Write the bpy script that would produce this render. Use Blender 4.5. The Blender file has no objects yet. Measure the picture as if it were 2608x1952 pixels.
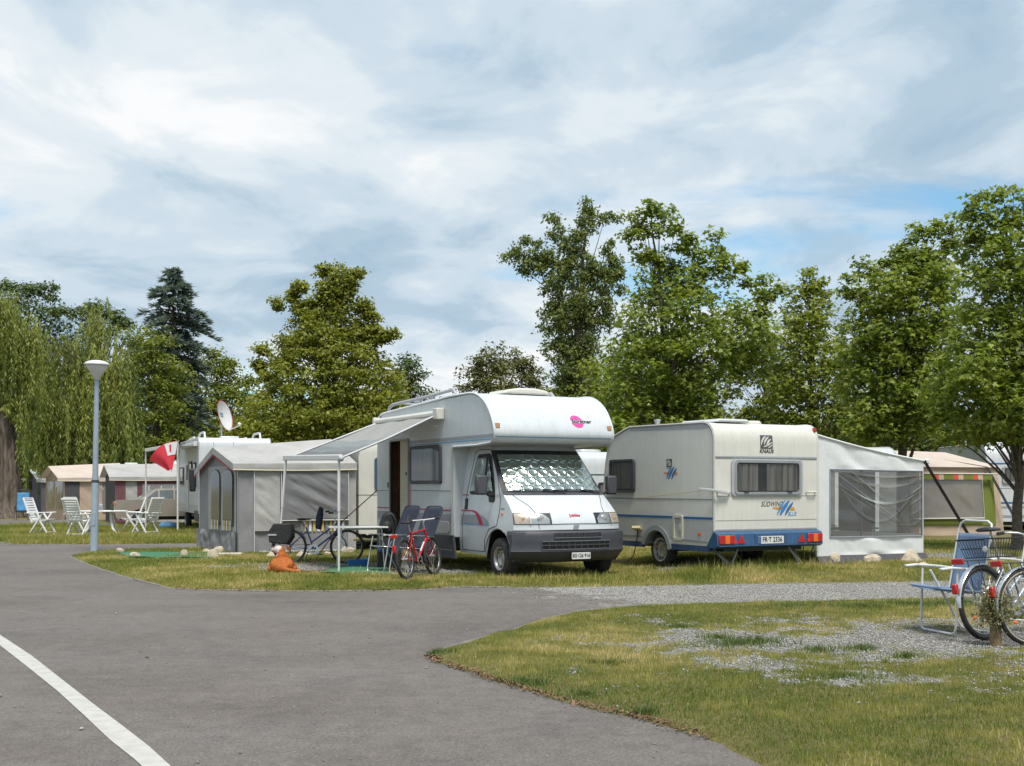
import bpy, bmesh, math, random
import numpy as np
from mathutils import Vector, Matrix, Euler

R = math.radians
SC = bpy.context.scene
COL = SC.collection
random.seed(7)
RNG = np.random.default_rng(7)

# ------------------------------------------------------------------ camera
F_PX, CAM_H, HOR, CX = 3000.0, 1.48, 1242.0, 1304.0      # focal length etc. for a 2608 x 1952 frame
cam_d = bpy.data.cameras.new('camera')
cam = bpy.data.objects.new('camera', cam_d)
COL.objects.link(cam)
SC.camera = cam
cam.location = (0, 0, CAM_H)
cam.rotation_euler = (R(90), 0, 0)
cam_d.sensor_fit = 'HORIZONTAL'
cam_d.sensor_width = 36.0
cam_d.lens = 36.0 * F_PX / 2608.0
cam_d.shift_y = (HOR - 976.0) / 2608.0
cam_d.clip_start = 0.1
cam_d.clip_end = 3000

# ------------------------------------------------------------------ sky
SUN_DIR = Vector((0.14, -0.44, 1.0)).normalized()
wd = bpy.data.worlds.new('World')
SC.world = wd
wd.use_nodes = True
nt = wd.node_tree
for n in list(nt.nodes):
    nt.nodes.remove(n)


def N(tree, typ, **kw):
    n = tree.nodes.new(typ)
    for k, v in kw.items():
        if k.startswith('i_'):
            key = k[2:]
            n.inputs[int(key) if key.isdigit() else key].default_value = v
        else:
            setattr(n, k, v)
    return n


def ramp(tree, stops, interp='LINEAR'):
    n = tree.nodes.new('ShaderNodeValToRGB')
    cr = n.color_ramp
    cr.interpolation = interp
    while len(cr.elements) > 1:
        cr.elements.remove(cr.elements[-1])
    for i, (p, c) in enumerate(stops):
        e = cr.elements[0] if i == 0 else cr.elements.new(p)
        e.position = p
        if not hasattr(c, '__len__'):
            c = (c, c, c)
        e.color = (c[0], c[1], c[2], 1)
    return n


L = nt.links.new
out = N(nt, 'ShaderNodeOutputWorld')
bg = N(nt, 'ShaderNodeBackground')
bg.inputs['Strength'].default_value = 0.1
sky = N(nt, 'ShaderNodeTexSky', sky_type='NISHITA', sun_disc=False)
sky.sun_elevation = math.asin(SUN_DIR.z)
sky.sun_rotation = math.atan2(SUN_DIR.x, SUN_DIR.y)
sky.altitude = 400
sky.air_density = 1.0
sky.dust_density = 1.2
tc = N(nt, 'ShaderNodeTexCoord')
sep = N(nt, 'ShaderNodeSeparateXYZ')
L(tc.outputs['Generated'], sep.inputs[0])
zc = N(nt, 'ShaderNodeMath', operation='MAXIMUM', i_1=0.0)
L(sep.outputs['Z'], zc.inputs[0])
za = N(nt, 'ShaderNodeMath', operation='ADD', i_1=0.17)
L(zc.outputs[0], za.inputs[0])
dx = N(nt, 'ShaderNodeMath', operation='DIVIDE')
dy = N(nt, 'ShaderNodeMath', operation='DIVIDE')
L(sep.outputs['X'], dx.inputs[0]); L(za.outputs[0], dx.inputs[1])
L(sep.outputs['Y'], dy.inputs[0]); L(za.outputs[0], dy.inputs[1])
comb = N(nt, 'ShaderNodeCombineXYZ')
L(dx.outputs[0], comb.inputs['X']); L(dy.outputs[0], comb.inputs['Y'])


def cloud_noise(loc, scale, detail, rough, dist, rot=0.0, stretch=(1, 1, 1)):
    m = N(nt, 'ShaderNodeMapping')
    m.inputs['Location'].default_value = loc
    m.inputs['Rotation'].default_value = (0, 0, rot)
    m.inputs['Scale'].default_value = stretch
    L(comb.outputs[0], m.inputs['Vector'])
    n = N(nt, 'ShaderNodeTexNoise', i_Scale=scale, i_Detail=detail, i_Roughness=rough, i_Distortion=dist)
    L(m.outputs[0], n.inputs['Vector'])
    return n.outputs['Fac']


SKY_SEED = (16.4, 2.9, 0.0)
big = cloud_noise(SKY_SEED, 1.15, 7.0, 0.52, 0.35, 0.5, (1.0, 0.85, 1))
fine = cloud_noise((9.0, 4.0, 0.0), 3.1, 8.0, 0.56, 0.5, 0.5, (1.0, 0.8, 1))
mixn = N(nt, 'ShaderNodeMath', operation='MULTIPLY', i_1=0.60)
L(big, mixn.inputs[0])
mixf = N(nt, 'ShaderNodeMath', operation='MULTIPLY_ADD', i_1=0.40)
L(fine, mixf.inputs[0]); L(mixn.outputs[0], mixf.inputs[2])
shade = ramp(nt, [(0.35, (2.1, 2.95, 3.75)), (0.43, (2.7, 3.5, 4.2)), (0.49, (3.55, 4.2, 4.75)), (0.55, (4.4, 4.85, 5.15)), (0.63, (5.5, 5.6, 5.7))], 'EASE')
L(mixf.outputs[0], shade.inputs[0])
COV_SEED = (15.62, 14.2, 0.0)
cov = cloud_noise(COV_SEED, 1.0, 7.0, 0.55, 0.25, 0.3, (0.75, 1.25, 1))
covr = ramp(nt, [(0.33, 0.1), (0.47, 1.0)], 'EASE')
L(cov, covr.inputs[0])
skb = N(nt, 'ShaderNodeMixRGB', blend_type='MULTIPLY', i_Fac=1.0)
skb.inputs['Color2'].default_value = (0.72, 0.98, 1.0, 1)
L(sky.outputs[0], skb.inputs['Color1'])
mx = N(nt, 'ShaderNodeMixRGB')
L(covr.outputs[0], mx.inputs['Fac'])
L(skb.outputs[0], mx.inputs['Color1'])
L(shade.outputs[0], mx.inputs['Color2'])
L(mx.outputs[0], bg.inputs['Color'])
L(bg.outputs[0], out.inputs['Surface'])

# ------------------------------------------------------------------ sun
sun_d = bpy.data.lights.new('sun', 'SUN')
sun_d.energy = 2.6
sun_d.angle = R(17)
sun_d.color = (1.0, 0.965, 0.91)
sun = bpy.data.objects.new('sun', sun_d)
COL.objects.link(sun)
sun.rotation_euler = SUN_DIR.to_track_quat('Z', 'Y').to_euler()

# ------------------------------------------------------------------ exposure
SC.view_settings.view_transform = 'Standard'
SC.view_settings.look = 'None'
SC.view_settings.gamma = 1.0
SC.view_settings.exposure = 0.8
SC.view_settings.use_curve_mapping = False
SC.render.engine = 'CYCLES'
SC.cycles.use_denoising = True
SC.cycles.max_bounces = 6
SC.cycles.diffuse_bounces = 3
SC.cycles.glossy_bounces = 3
SC.cycles.transmission_bounces = 4
SC.cycles.transparent_max_bounces = 10
SC.cycles.caustics_reflective = False
SC.cycles.caustics_refractive = False


# ------------------------------------------------------------------ helpers
def at(px, py, D):
    "point on the sight line of a photo pixel at depth D"
    return Vector(((px - CX) / F_PX * D, D, CAM_H - (py - HOR) / F_PX * D))


def gnd(px, py, z=0.0):
    D = (CAM_H - z) * F_PX / (py - HOR)
    return Vector(((px - CX) / F_PX * D, D, z))


def sstep(a, b, x):
    t = np.clip((np.asarray(x, float) - a) / (b - a), 0, 1)
    return t * t * (3 - 2 * t)


def gh(x, y):
    "height of the ground: level, rising a little towards the caravan's pitch"
    return 0.10 * sstep(2.1, 3.4, x) * sstep(17.7, 19.4, y)


class MB:
    def __init__(s):
        s.v = []
        s.f = []

    def add(s, vs, fs, M=None):
        o = len(s.v)
        if M is not None:
            vs = [M @ Vector(p) for p in vs]
        s.v.extend([tuple(p) for p in vs])
        s.f.extend([tuple(i + o for i in f) for f in fs])
        return s

    def box(s, c, d, M=None):
        x, y, z = c
        a, b, e = d[0] / 2, d[1] / 2, d[2] / 2
        vs = [(x + i * a, y + j * b, z + k * e) for i in (-1, 1) for j in (-1, 1) for k in (-1, 1)]
        fs = [(0, 1, 3, 2), (4, 6, 7, 5), (0, 4, 5, 1), (2, 3, 7, 6), (0, 2, 6, 4), (1, 5, 7, 3)]
        return s.add(vs, fs, M)

    def bar(s, p, q, w, h, up=(0, 0, 1)):
        "box of section w x h from p to q"
        p, q = Vector(p), Vector(q)
        d = q - p
        L_ = d.length
        d = d / L_
        u = Vector(up)
        sd = d.cross(u)
        if sd.length < 1e-4:
            sd = d.cross(Vector((1, 0, 0)))
        sd.normalize()
        u = sd.cross(d)
        M = Matrix((d, sd, u)).transposed().to_4x4()
        M.translation = (p + q) / 2
        return s.box((0, 0, 0), (L_, w, h), M)

    def tube(s, pts, r, n=8, closed=False, cap=True):
        P = [Vector(p) for p in pts]
        m = len(P)
        rr = r if hasattr(r, '__len__') else [r] * m
        vs = []
        prev = None
        for i in range(m):
            if closed:
                t = P[(i + 1) % m] - P[i - 1]
            else:
                t = P[min(i + 1, m - 1)] - P[max(i - 1, 0)]
            if t.length < 1e-9:
                t = Vector((0, 0, 1))
            t.normalize()
            if prev is None:
                a = Vector((0, 0, 1)) if abs(t.z) < 0.9 else Vector((1, 0, 0))
                u = t.cross(a).normalized()
            else:
                u = prev - t * prev.dot(t)
                if u.length < 1e-6:
                    u = t.orthogonal()
                u.normalize()
            prev = u
            w = t.cross(u)
            for k in range(n):
                a = 2 * math.pi * k / n
                vs.append(P[i] + (u * math.cos(a) + w * math.sin(a)) * rr[i])
        fs = []
        for i in range(m if closed else m - 1):
            j = (i + 1) % m
            for k in range(n):
                l = (k + 1) % n
                fs.append((i * n + k, i * n + l, j * n + l, j * n + k))
        if cap and not closed:
            fs.append(tuple(range(n))[::-1])
            fs.append(tuple((m - 1) * n + k for k in range(n)))
        return s.add(vs, fs)

    def lathe(s, prof, n=24, M=None, ang=2 * math.pi):
        "profile (r, z) round the z axis"
        m = len(prof)
        vs = []
        for k in range(n):
            a = ang * k / n
            for r_, z in prof:
                vs.append((r_ * math.cos(a), r_ * math.sin(a), z))
        fs = []
        for k in range(n):
            l = (k + 1) % n
            for i in range(m - 1):
                fs.append((k * m + i, l * m + i, l * m + i + 1, k * m + i + 1))
        return s.add(vs, fs, M)

    def prism(s, poly, off):
        "polygon of 3-D points swept by off"
        n = len(poly)
        o = Vector(off)
        a = [Vector(p) for p in poly]
        b = [p + o for p in a]
        fs = [tuple(range(n))[::-1], tuple(range(n, 2 * n))]
        for i in range(n):
            j = (i + 1) % n
            fs.append((i, j, n + j, n + i))
        return s.add(a + b, fs)

    def face(s, poly):
        return s.add(poly, [tuple(range(len(poly)))])

    def grid(s, fn, nu, nv):
        vs = [fn(i / nu, j / nv) for j in range(nv + 1) for i in range(nu + 1)]
        w = nu + 1
        fs = [(j * w + i, j * w + i + 1, (j + 1) * w + i + 1, (j + 1) * w + i) for j in range(nv) for i in range(nu)]
        return s.add(vs, fs)

    def ball(s, c, r, n=12, m=8, M=None):
        rx, ry, rz = r if hasattr(r, '__len__') else (r, r, r)
        vs = [(c[0], c[1], c[2] - rz)]
        for j in range(1, m):
            p = math.pi * j / m - math.pi / 2
            for i in range(n):
                a = 2 * math.pi * i / n
                vs.append((c[0] + rx * math.cos(p) * math.cos(a), c[1] + ry * math.cos(p) * math.sin(a), c[2] + rz * math.sin(p)))
        vs.append((c[0], c[1], c[2] + rz))
        fs = [(0, 1 + (i + 1) % n, 1 + i) for i in range(n)]
        for j in range(m - 2):
            for i in range(n):
                k = (i + 1) % n
                fs.append((1 + j * n + i, 1 + j * n + k, 1 + (j + 1) * n + k, 1 + (j + 1) * n + i))
        t = len(vs) - 1
        fs += [(t, 1 + (m - 2) * n + i, 1 + (m - 2) * n + (i + 1) % n) for i in range(n)]
        return s.add(vs, fs, M)

    def mesh(s, name, smooth=40):
        me = bpy.data.meshes.new(name)
        me.from_pydata(s.v, [], s.f)
        me.update()
        bm = bmesh.new()
        bm.from_mesh(me)
        bmesh.ops.recalc_face_normals(bm, faces=bm.faces)
        bm.to_mesh(me)
        bm.free()
        if smooth:
            me.polygons.foreach_set('use_smooth', [True] * len(me.polygons))
            me.set_sharp_from_angle(angle=R(smooth))
        return me

    def build(s, name, mat, parent=None, smooth=40, bevel=0, solid=0, fix=True):
        me = s.mesh(name, smooth)
        me.materials.append(mat)
        o = bpy.data.objects.new(name, me)
        COL.objects.link(o)
        o.parent = parent
        if solid:
            md = o.modifiers.new('solid', 'SOLIDIFY')
            md.thickness = solid
            md.offset = 0
        if bevel:
            md = o.modifiers.new('bevel', 'BEVEL')
            md.width = bevel
            md.segments = 2
            md.limit_method = 'ANGLE'
            md.angle_limit = R(40)
        return o


def tag(o, label=None, cat=None, group=None, kind=None):
    if label: o['label'] = label
    if cat: o['category'] = cat
    if group: o['group'] = group
    if kind: o['kind'] = kind
    return o


def thing(name, label, cat, loc=(0, 0, 0), rotz=0.0, group=None):
    o = bpy.data.objects.new(name, None)
    COL.objects.link(o)
    o.empty_display_size = 0.1
    o.location = loc
    o.rotation_euler = (0, 0, rotz)
    return tag(o, label, cat, group)


def inst(src, name=None, parent=None, loc=None, rot=None):
    "copy of one object sharing its mesh"
    c = src.copy()
    COL.objects.link(c)
    if parent is not None:
        c.parent = parent
    if loc is not None: c.location = loc
    if rot is not None: c.rotation_euler = rot
    return c


def copy_tree(o, parent=None):
    kids = list(o.children)
    c = o.copy()
    COL.objects.link(c)
    c.parent = parent
    for k in kids:
        copy_tree(k, c)
    return c


def arc(cx, cz, r, a0, a1, n):
    return [(cx + r * math.cos(R(a0 + (a1 - a0) * i / n)), cz + r * math.sin(R(a0 + (a1 - a0) * i / n))) for i in range(n + 1)]


def rrect(x0, x1, z0, z1, r, n=4):
    p = []
    for cx, cz, a in ((x1 - r, z1 - r, 0), (x0 + r, z1 - r, 90), (x0 + r, z0 + r, 180), (x1 - r, z0 + r, 270)):
        p += arc(cx, cz, r, a, a + 90, n)
    return p


def lerp_tab(tab, t, k):
    "piecewise linear look-up in rows (t, a, b, ...)"
    if t <= tab[0][0]: return tab[0][k]
    for a, b in zip(tab, tab[1:]):
        if t <= b[0]:
            f = (t - a[0]) / (b[0] - a[0])
            return a[k] + (b[k] - a[k]) * f
    return tab[-1][k]


# ------------------------------------------------------------------ materials
MATS = {}


def pm(name, color, rough=0.5, metal=0.0, var=0.0, vscale=6.0, bump=0.0, bscale=40.0, spec=0.5, coat=0.0, trans=0.0, alpha=1.0, dirt=0.0, color2=None):
    "procedural principled material: colour noise, fine bump, dirt"
    if name in MATS: return MATS[name]
    m = bpy.data.materials.new(name)
    m.use_nodes = True
    t = m.node_tree
    b = t.nodes['Principled BSDF']
    b.inputs['Roughness'].default_value = rough
    b.inputs['Metallic'].default_value = metal
    b.inputs['Specular IOR Level'].default_value = spec
    b.inputs['Coat Weight'].default_value = coat
    b.inputs['Transmission Weight'].default_value = trans
    b.inputs['Alpha'].default_value = alpha
    c = (color[0], color[1], color[2], 1)
    b.inputs['Base Color'].default_value = c
    tcn = N(t, 'ShaderNodeTexCoord')
    if var or color2:
        n = N(t, 'ShaderNodeTexNoise', i_Scale=vscale, i_Detail=6.0, i_Roughness=0.6)
        t.links.new(tcn.outputs['Object'], n.inputs['Vector'])
        c2 = color2 or tuple(max(0.0, x * (1 + var)) for x in color)
        c1 = color if color2 else tuple(x * (1 - var) for x in color)
        rp = ramp(t, [(0.32, c1), (0.68, c2)])
        t.links.new(n.outputs['Fac'], rp.inputs[0])
        last = rp.outputs[0]
        if dirt:
            mp = N(t, 'ShaderNodeMapping')
            mp.inputs['Scale'].default_value = (7, 7, 0.9)
            t.links.new(tcn.outputs['Object'], mp.inputs['Vector'])
            n2 = N(t, 'ShaderNodeTexNoise', i_Scale=2.5, i_Detail=5.0, i_Roughness=0.65)
            t.links.new(mp.outputs[0], n2.inputs['Vector'])
            r2 = ramp(t, [(0.45, 0.0), (0.8, dirt)])
            t.links.new(n2.outputs['Fac'], r2.inputs[0])
            mxn = N(t, 'ShaderNodeMixRGB')
            mxn.inputs['Color2'].default_value = (0.30, 0.27, 0.22, 1)
            t.links.new(r2.outputs[0], mxn.inputs['Fac'])
            t.links.new(last, mxn.inputs['Color1'])
            last = mxn.outputs[0]
        t.links.new(last, b.inputs['Base Color'])
    if bump:
        n = N(t, 'ShaderNodeTexNoise', i_Scale=bscale, i_Detail=4.0)
        t.links.new(tcn.outputs['Object'], n.inputs['Vector'])
        bp = N(t, 'ShaderNodeBump', i_Strength=bump, i_Distance=0.02)
        t.links.new(n.outputs['Fac'], bp.inputs['Height'])
        t.links.new(bp.outputs[0], b.inputs['Normal'])
    MATS[name] = m
    return m


def glass_mat(name, tint=(0.8, 0.85, 0.85), clear=0.75, rough=0.03, dull=(0.05, 0.055, 0.055), ior=1.5):
    "thin pane: lets part of the light straight through, mirrors the rest"
    if name in MATS: return MATS[name]
    m = bpy.data.materials.new(name)
    m.use_nodes = True
    t = m.node_tree
    t.nodes.remove(t.nodes['Principled BSDF'])
    o = t.nodes['Material Output']
    tr = N(t, 'ShaderNodeBsdfTransparent')
    tr.inputs[0].default_value = (*tint, 1)
    df = N(t, 'ShaderNodeBsdfDiffuse')
    df.inputs[0].default_value = (*dull, 1)
    gl = N(t, 'ShaderNodeBsdfGlossy')
    gl.inputs['Roughness'].default_value = rough
    lw = N(t, 'ShaderNodeLayerWeight', i_Blend=0.5)
    pw = N(t, 'ShaderNodeMath', operation='POWER', i_1=4.0)
    t.links.new(lw.outputs['Facing'], pw.inputs[0])
    r0 = ((ior - 1) / (ior + 1)) ** 2
    fr = N(t, 'ShaderNodeMath', operation='MULTIPLY_ADD', i_1=1.0 - r0, i_2=r0)
    t.links.new(pw.outputs[0], fr.inputs[0])
    m1 = N(t, 'ShaderNodeMixShader', i_0=clear)
    m2 = N(t, 'ShaderNodeMixShader')
    t.links.new(df.outputs[0], m1.inputs[1]); t.links.new(tr.outputs[0], m1.inputs[2])
    t.links.new(fr.outputs[0], m2.inputs[0])
    t.links.new(m1.outputs[0], m2.inputs[1]); t.links.new(gl.outputs[0], m2.inputs[2])
    t.links.new(m2.outputs[0], o.inputs['Surface'])
    MATS[name] = m
    return m


def leaf_mat(name, c_dark, c_light, trans=0.35, rough=0.5, c_mid=None):
    "foliage: colour varies leaf by leaf through the face attribute 'v'"
    if name in MATS: return MATS[name]
    m = bpy.data.materials.new(name)
    m.use_nodes = True
    t = m.node_tree
    b = t.nodes['Principled BSDF']
    o = t.nodes['Material Output']
    at_ = N(t, 'ShaderNodeAttribute', attribute_name='v')
    rp = ramp(t, [(0.0, c_dark), (1.0, c_light)] if c_mid is None else [(0.0, c_dark), (0.5, c_mid), (1.0, c_light)])
    t.links.new(at_.outputs['Fac'], rp.inputs[0])
    b.inputs['Roughness'].default_value = rough
    b.inputs['Specular IOR Level'].default_value = 0.35
    t.links.new(rp.outputs[0], b.inputs['Base Color'])
    tl = N(t, 'ShaderNodeBsdfTranslucent')
    br = N(t, 'ShaderNodeMixRGB', blend_type='MULTIPLY', i_Fac=1.0)
    br.inputs['Color2'].default_value = (1.25, 1.3, 0.7, 1)
    t.links.new(rp.outputs[0], br.inputs['Color1'])
    t.links.new(br.outputs[0], tl.inputs[0])
    mxs = N(t, 'ShaderNodeMixShader', i_0=trans)
    t.links.new(b.outputs[0], mxs.inputs[1]); t.links.new(tl.outputs[0], mxs.inputs[2])
    t.links.new(mxs.outputs[0], o.inputs['Surface'])
    MATS[name] = m
    return m


def text_obj(name, body, size, mat, parent, M, align='CENTER', shear=0.0, sx=1.0, bold=0.0, bend=None):
    "lettering as a flat mesh; M places the text plane (x right, y up)"
    cu = bpy.data.curves.new(name, 'FONT')
    cu.body = body
    cu.size = size
    cu.align_x = align
    cu.align_y = 'CENTER'
    cu.shear = shear
    cu.offset = bold
    cu.resolution_u = 3
    tmp = bpy.data.objects.new('tmp_text', cu)
    COL.objects.link(tmp)
    bpy.context.view_layer.update()
    dg = bpy.context.evaluated_depsgraph_get()
    me = bpy.data.meshes.new_from_object(tmp.evaluated_get(dg))
    bpy.data.objects.remove(tmp)
    bpy.data.curves.remove(cu)
    me.name = name
    for v in me.vertices:
        p = Vector((v.co.x * sx, v.co.y, 0))
        p = M @ p
        if bend: p = bend(p)
        v.co = p
    me.materials.clear()
    me.materials.append(mat)
    o = bpy.data.objects.new(name, me)
    COL.objects.link(o)
    o.parent = parent
    return o


def np_mesh(name, verts, faces_flat, k, mat, parent=None, v_attr=None, smooth=False):
    "many equal polygons of k corners at once"
    me = bpy.data.meshes.new(name)
    nv = len(verts)
    nf = len(faces_flat) // k
    me.vertices.add(nv)
    me.vertices.foreach_set('co', np.asarray(verts, np.float32).ravel())
    me.loops.add(nf * k)
    me.loops.foreach_set('vertex_index', np.asarray(faces_flat, np.int32))
    me.polygons.add(nf)
    me.polygons.foreach_set('loop_start', np.arange(nf, dtype=np.int32) * k)
    me.polygons.foreach_set('loop_total', np.full(nf, k, np.int32))
    if smooth:
        me.polygons.foreach_set('use_smooth', np.ones(nf, bool))
    me.update(calc_edges=True)
    if v_attr is not None:
        a = me.attributes.new('v', 'FLOAT', 'FACE')
        a.data.foreach_set('value', np.asarray(v_attr, np.float32))
    me.materials.append(mat)
    o = bpy.data.objects.new(name, me)
    COL.objects.link(o)
    o.parent = parent
    return o


def vnoise(x, y, seed=0):
    "smooth value noise in [0, 1], vectorised"
    x = np.asarray(x, float); y = np.asarray(y, float)
    xi = np.floor(x).astype(np.int64); yi = np.floor(y).astype(np.int64)
    fx = x - xi; fy = y - yi
    fx = fx * fx * (3 - 2 * fx); fy = fy * fy * (3 - 2 * fy)

    def h(a, b):
        n = (a * 374761393 + b * 668265263 + seed * 982451653) & 0x7fffffff
        n = ((n ^ (n >> 13)) * 1274126177) & 0x7fffffff
        return ((n ^ (n >> 16)) & 0xffff) / 65535.0
    return (h(xi, yi) * (1 - fx) + h(xi + 1, yi) * fx) * (1 - fy) + (h(xi, yi + 1) * (1 - fx) + h(xi + 1, yi + 1) * fx) * fy


def fbm(x, y, seed=0, o=4):
    s = 0; a = 0.5; t = 0
    for i in range(o):
        s = s + a * vnoise(x * 2 ** i, y * 2 ** i, seed + i); t += a; a *= 0.5
    return s / t


def svn(x, y, seed=0):
    "scalar value noise"
    xi, yi = math.floor(x), math.floor(y)
    fx, fy = x - xi, y - yi
    fx = fx * fx * (3 - 2 * fx); fy = fy * fy * (3 - 2 * fy)

    def h(a, b):
        n = (a * 374761393 + b * 668265263 + seed * 982451653) & 0x7fffffff
        n = ((n ^ (n >> 13)) * 1274126177) & 0x7fffffff
        return ((n ^ (n >> 16)) & 0xffff) / 65535.0
    return (h(xi, yi) * (1 - fx) + h(xi + 1, yi) * fx) * (1 - fy) + (h(xi, yi + 1) * (1 - fx) + h(xi + 1, yi + 1) * fx) * fy


def sfbm(x, y, seed=0, o=3):
    s = t = 0.0
    a = 0.5
    for i in range(o):
        s += a * svn(x * 2 ** i, y * 2 ** i, seed + i); t += a; a *= 0.5
    return s / t
# ================================================================== the ground
def ground_mat(name, kind):
    m = bpy.data.materials.new(name)
    m.use_nodes = True
    t = m.node_tree
    b = t.nodes['Principled BSDF']
    lk = t.links.new
    tcn = N(t, 'ShaderNodeTexCoord')
    P = tcn.outputs['Object']

    def noise(scale, detail=5.0, rough=0.6, dist=0.0, vec=None):
        n = N(t, 'ShaderNodeTexNoise', i_Scale=scale, i_Detail=detail, i_Roughness=rough, i_Distortion=dist)
        lk(vec or P, n.inputs['Vector'])
        return n.outputs['Fac']

    def mix(f, a, c, mode='MIX'):
        n = N(t, 'ShaderNodeMixRGB', blend_type=mode)
        if hasattr(f, 'name'): lk(f, n.inputs['Fac'])
        else: n.inputs['Fac'].default_value = f
        for s, k in ((a, 'Color1'), (c, 'Color2')):
            if hasattr(s, 'name'): lk(s, n.inputs[k])
            else: n.inputs[k].default_value = (*s, 1)
        return n.outputs[0]

    def rmp(f, stops, interp='LINEAR'):
        r = ramp(t, stops, interp)
        lk(f, r.inputs[0])
        return r.outputs[0]

    def voro(scale, feature='F1', out_='Distance'):
        v = N(t, 'ShaderNodeTexVoronoi', i_Scale=scale, feature=feature)
        lk(P, v.inputs['Vector'])
        return v.outputs[out_]

    def gravel():
        col = rmp(voro(55, out_='Color'), [(0.0, (0.17, 0.163, 0.15)), (0.5, (0.30, 0.288, 0.265)), (1.0, (0.46, 0.44, 0.41))])
        return mix(rmp(noise(1.3), [(0.35, 0.0), (0.7, 0.55)]), col, (0.22, 0.20, 0.17))

    def asphalt():
        base = rmp(noise(0.45, 6, 0.6, 0.4), [(0.28, (0.108, 0.094, 0.084)), (0.5, (0.140, 0.122, 0.109)), (0.75, (0.169, 0.149, 0.135))])
        mp = N(t, 'ShaderNodeMapping')
        mp.inputs['Rotation'].default_value = (0, 0, 0.5)
        mp.inputs['Scale'].default_value = (0.45, 1.0, 1)
        lk(P, mp.inputs['Vector'])
        tracks = rmp(noise(0.8, 4, 0.55, 0.6, mp.outputs[0]), [(0.36, 0.0), (0.62, 0.45)])
        base = mix(tracks, base, (0.178, 0.163, 0.151))
        dark = rmp(noise(1.1, 7, 0.7, 0.5), [(0.52, 0.0), (0.74, 0.55)])
        base = mix(dark, base, (0.085, 0.08, 0.078))
        grain = rmp(voro(230, out_='Color'), [(0.0, 0.55), (0.55, 1.0), (0.93, 1.35), (1.0, 2.0)])
        base = mix(0.8, base, grain, 'MULTIPLY')
        g2 = rmp(noise(42, 3, 0.85), [(0.36, 0.74), (0.5, 1.0), (0.64, 1.28)])
        base = mix(1.0, base, g2, 'MULTIPLY')
        g3 = rmp(noise(6.0, 6, 0.75), [(0.36, 0.86), (0.64, 1.12)])
        base = mix(1.0, base, g3, 'MULTIPLY')
        chips = rmp(voro(28), [(0.055, 1.0), (0.085, 0.0)])
        base = mix(rmp(chips, [(0.0, 0.0), (1.0, 0.35)]), base, (0.30, 0.285, 0.265))
        sc = N(t, 'ShaderNodeTexVoronoi', i_Scale=0.33, feature='DISTANCE_TO_EDGE')
        wv = N(t, 'ShaderNodeMixRGB', i_Fac=0.16)
        nz = N(t, 'ShaderNodeTexNoise', i_Scale=1.6, i_Detail=5.0)
        lk(P, nz.inputs['Vector']); lk(P, wv.inputs['Color1']); lk(nz.outputs['Color'], wv.inputs['Color2'])
        lk(wv.outputs[0], sc.inputs['Vector'])
        crack = rmp(sc.outputs['Distance'], [(0.0, 0.0), (0.0022, 0.0)])
        return mix(crack, base, (0.055, 0.05, 0.046))

    if kind == 'asphalt':
        col = asphalt()
        h = voro(230)
        bd, bs = 0.004, 0.7
        b.inputs['Roughness'].default_value = 0.85
    elif kind == 'gravel':
        at_ = N(t, 'ShaderNodeAttribute', attribute_name='m')
        edge = N(t, 'ShaderNodeMath', operation='ADD')
        n1 = N(t, 'ShaderNodeMath', operation='MULTIPLY_ADD', i_1=2.0, i_2=-1.0)
        lk(noise(1.6, 7, 0.7), n1.inputs[0])
        lk(at_.outputs['Fac'], edge.inputs[0]); lk(n1.outputs[0], edge.inputs[1])
        f = rmp(edge.outputs[0], [(0.38, 0.0), (0.62, 1.0)])
        col = mix(f, asphalt(), gravel())
        h = voro(230)
        bd, bs = 0.004, 0.7
        b.inputs['Roughness'].default_value = 0.9
    else:
        # soil and thatch under the blades, gravel where the attribute says the turf is bare
        at_ = N(t, 'ShaderNodeAttribute', attribute_name='m')
        turf = rmp(noise(2.2, 7, 0.7), [(0.25, (0.115, 0.110, 0.036)), (0.5, (0.19, 0.165, 0.060)), (0.75, (0.27, 0.22, 0.10))])
        turf = mix(rmp(noise(22, 4, 0.7), [(0.4, 0.0), (0.7, 0.7)]), turf, (0.095, 0.085, 0.030))
        edge = N(t, 'ShaderNodeMath', operation='ADD')
        n1 = N(t, 'ShaderNodeMath', operation='MULTIPLY_ADD', i_1=1.0, i_2=-0.5)
        lk(noise(5.0, 7, 0.75), n1.inputs[0])
        lk(at_.outputs['Fac'], edge.inputs[0]); lk(n1.outputs[0], edge.inputs[1])
        f = rmp(edge.outputs[0], [(0.42, 0.0), (0.58, 1.0)])
        col = mix(f, turf, gravel())
        h = noise(60, 5, 0.8)
        bd, bs = 0.03, 0.8
        b.inputs['Roughness'].default_value = 0.95
    lk(col, b.inputs['Base Color'])
    b.inputs['Specular IOR Level'].default_value = 0.25
    bp = N(t, 'ShaderNodeBump', i_Strength=bs, i_Distance=bd)
    lk(h, bp.inputs['Height'])
    lk(bp.outputs[0], b.inputs['Normal'])
    return m


M_ASPH = ground_mat('asphalt', 'asphalt')
M_GRAV = ground_mat('gravel', 'gravel')
M_TURF = ground_mat('turf', 'turf')


def in_poly(x, y, poly):
    c = np.zeros(len(x), bool)
    n = len(poly)
    for i in range(n):
        x0, y0 = poly[i][:2]; x1, y1 = poly[(i + 1) % n][:2]
        k = ((y0 > y) != (y1 > y)) & (x < (x1 - x0) * (y - y0) / (y1 - y0 + 1e-12) + x0)
        c ^= k
    return c


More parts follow.
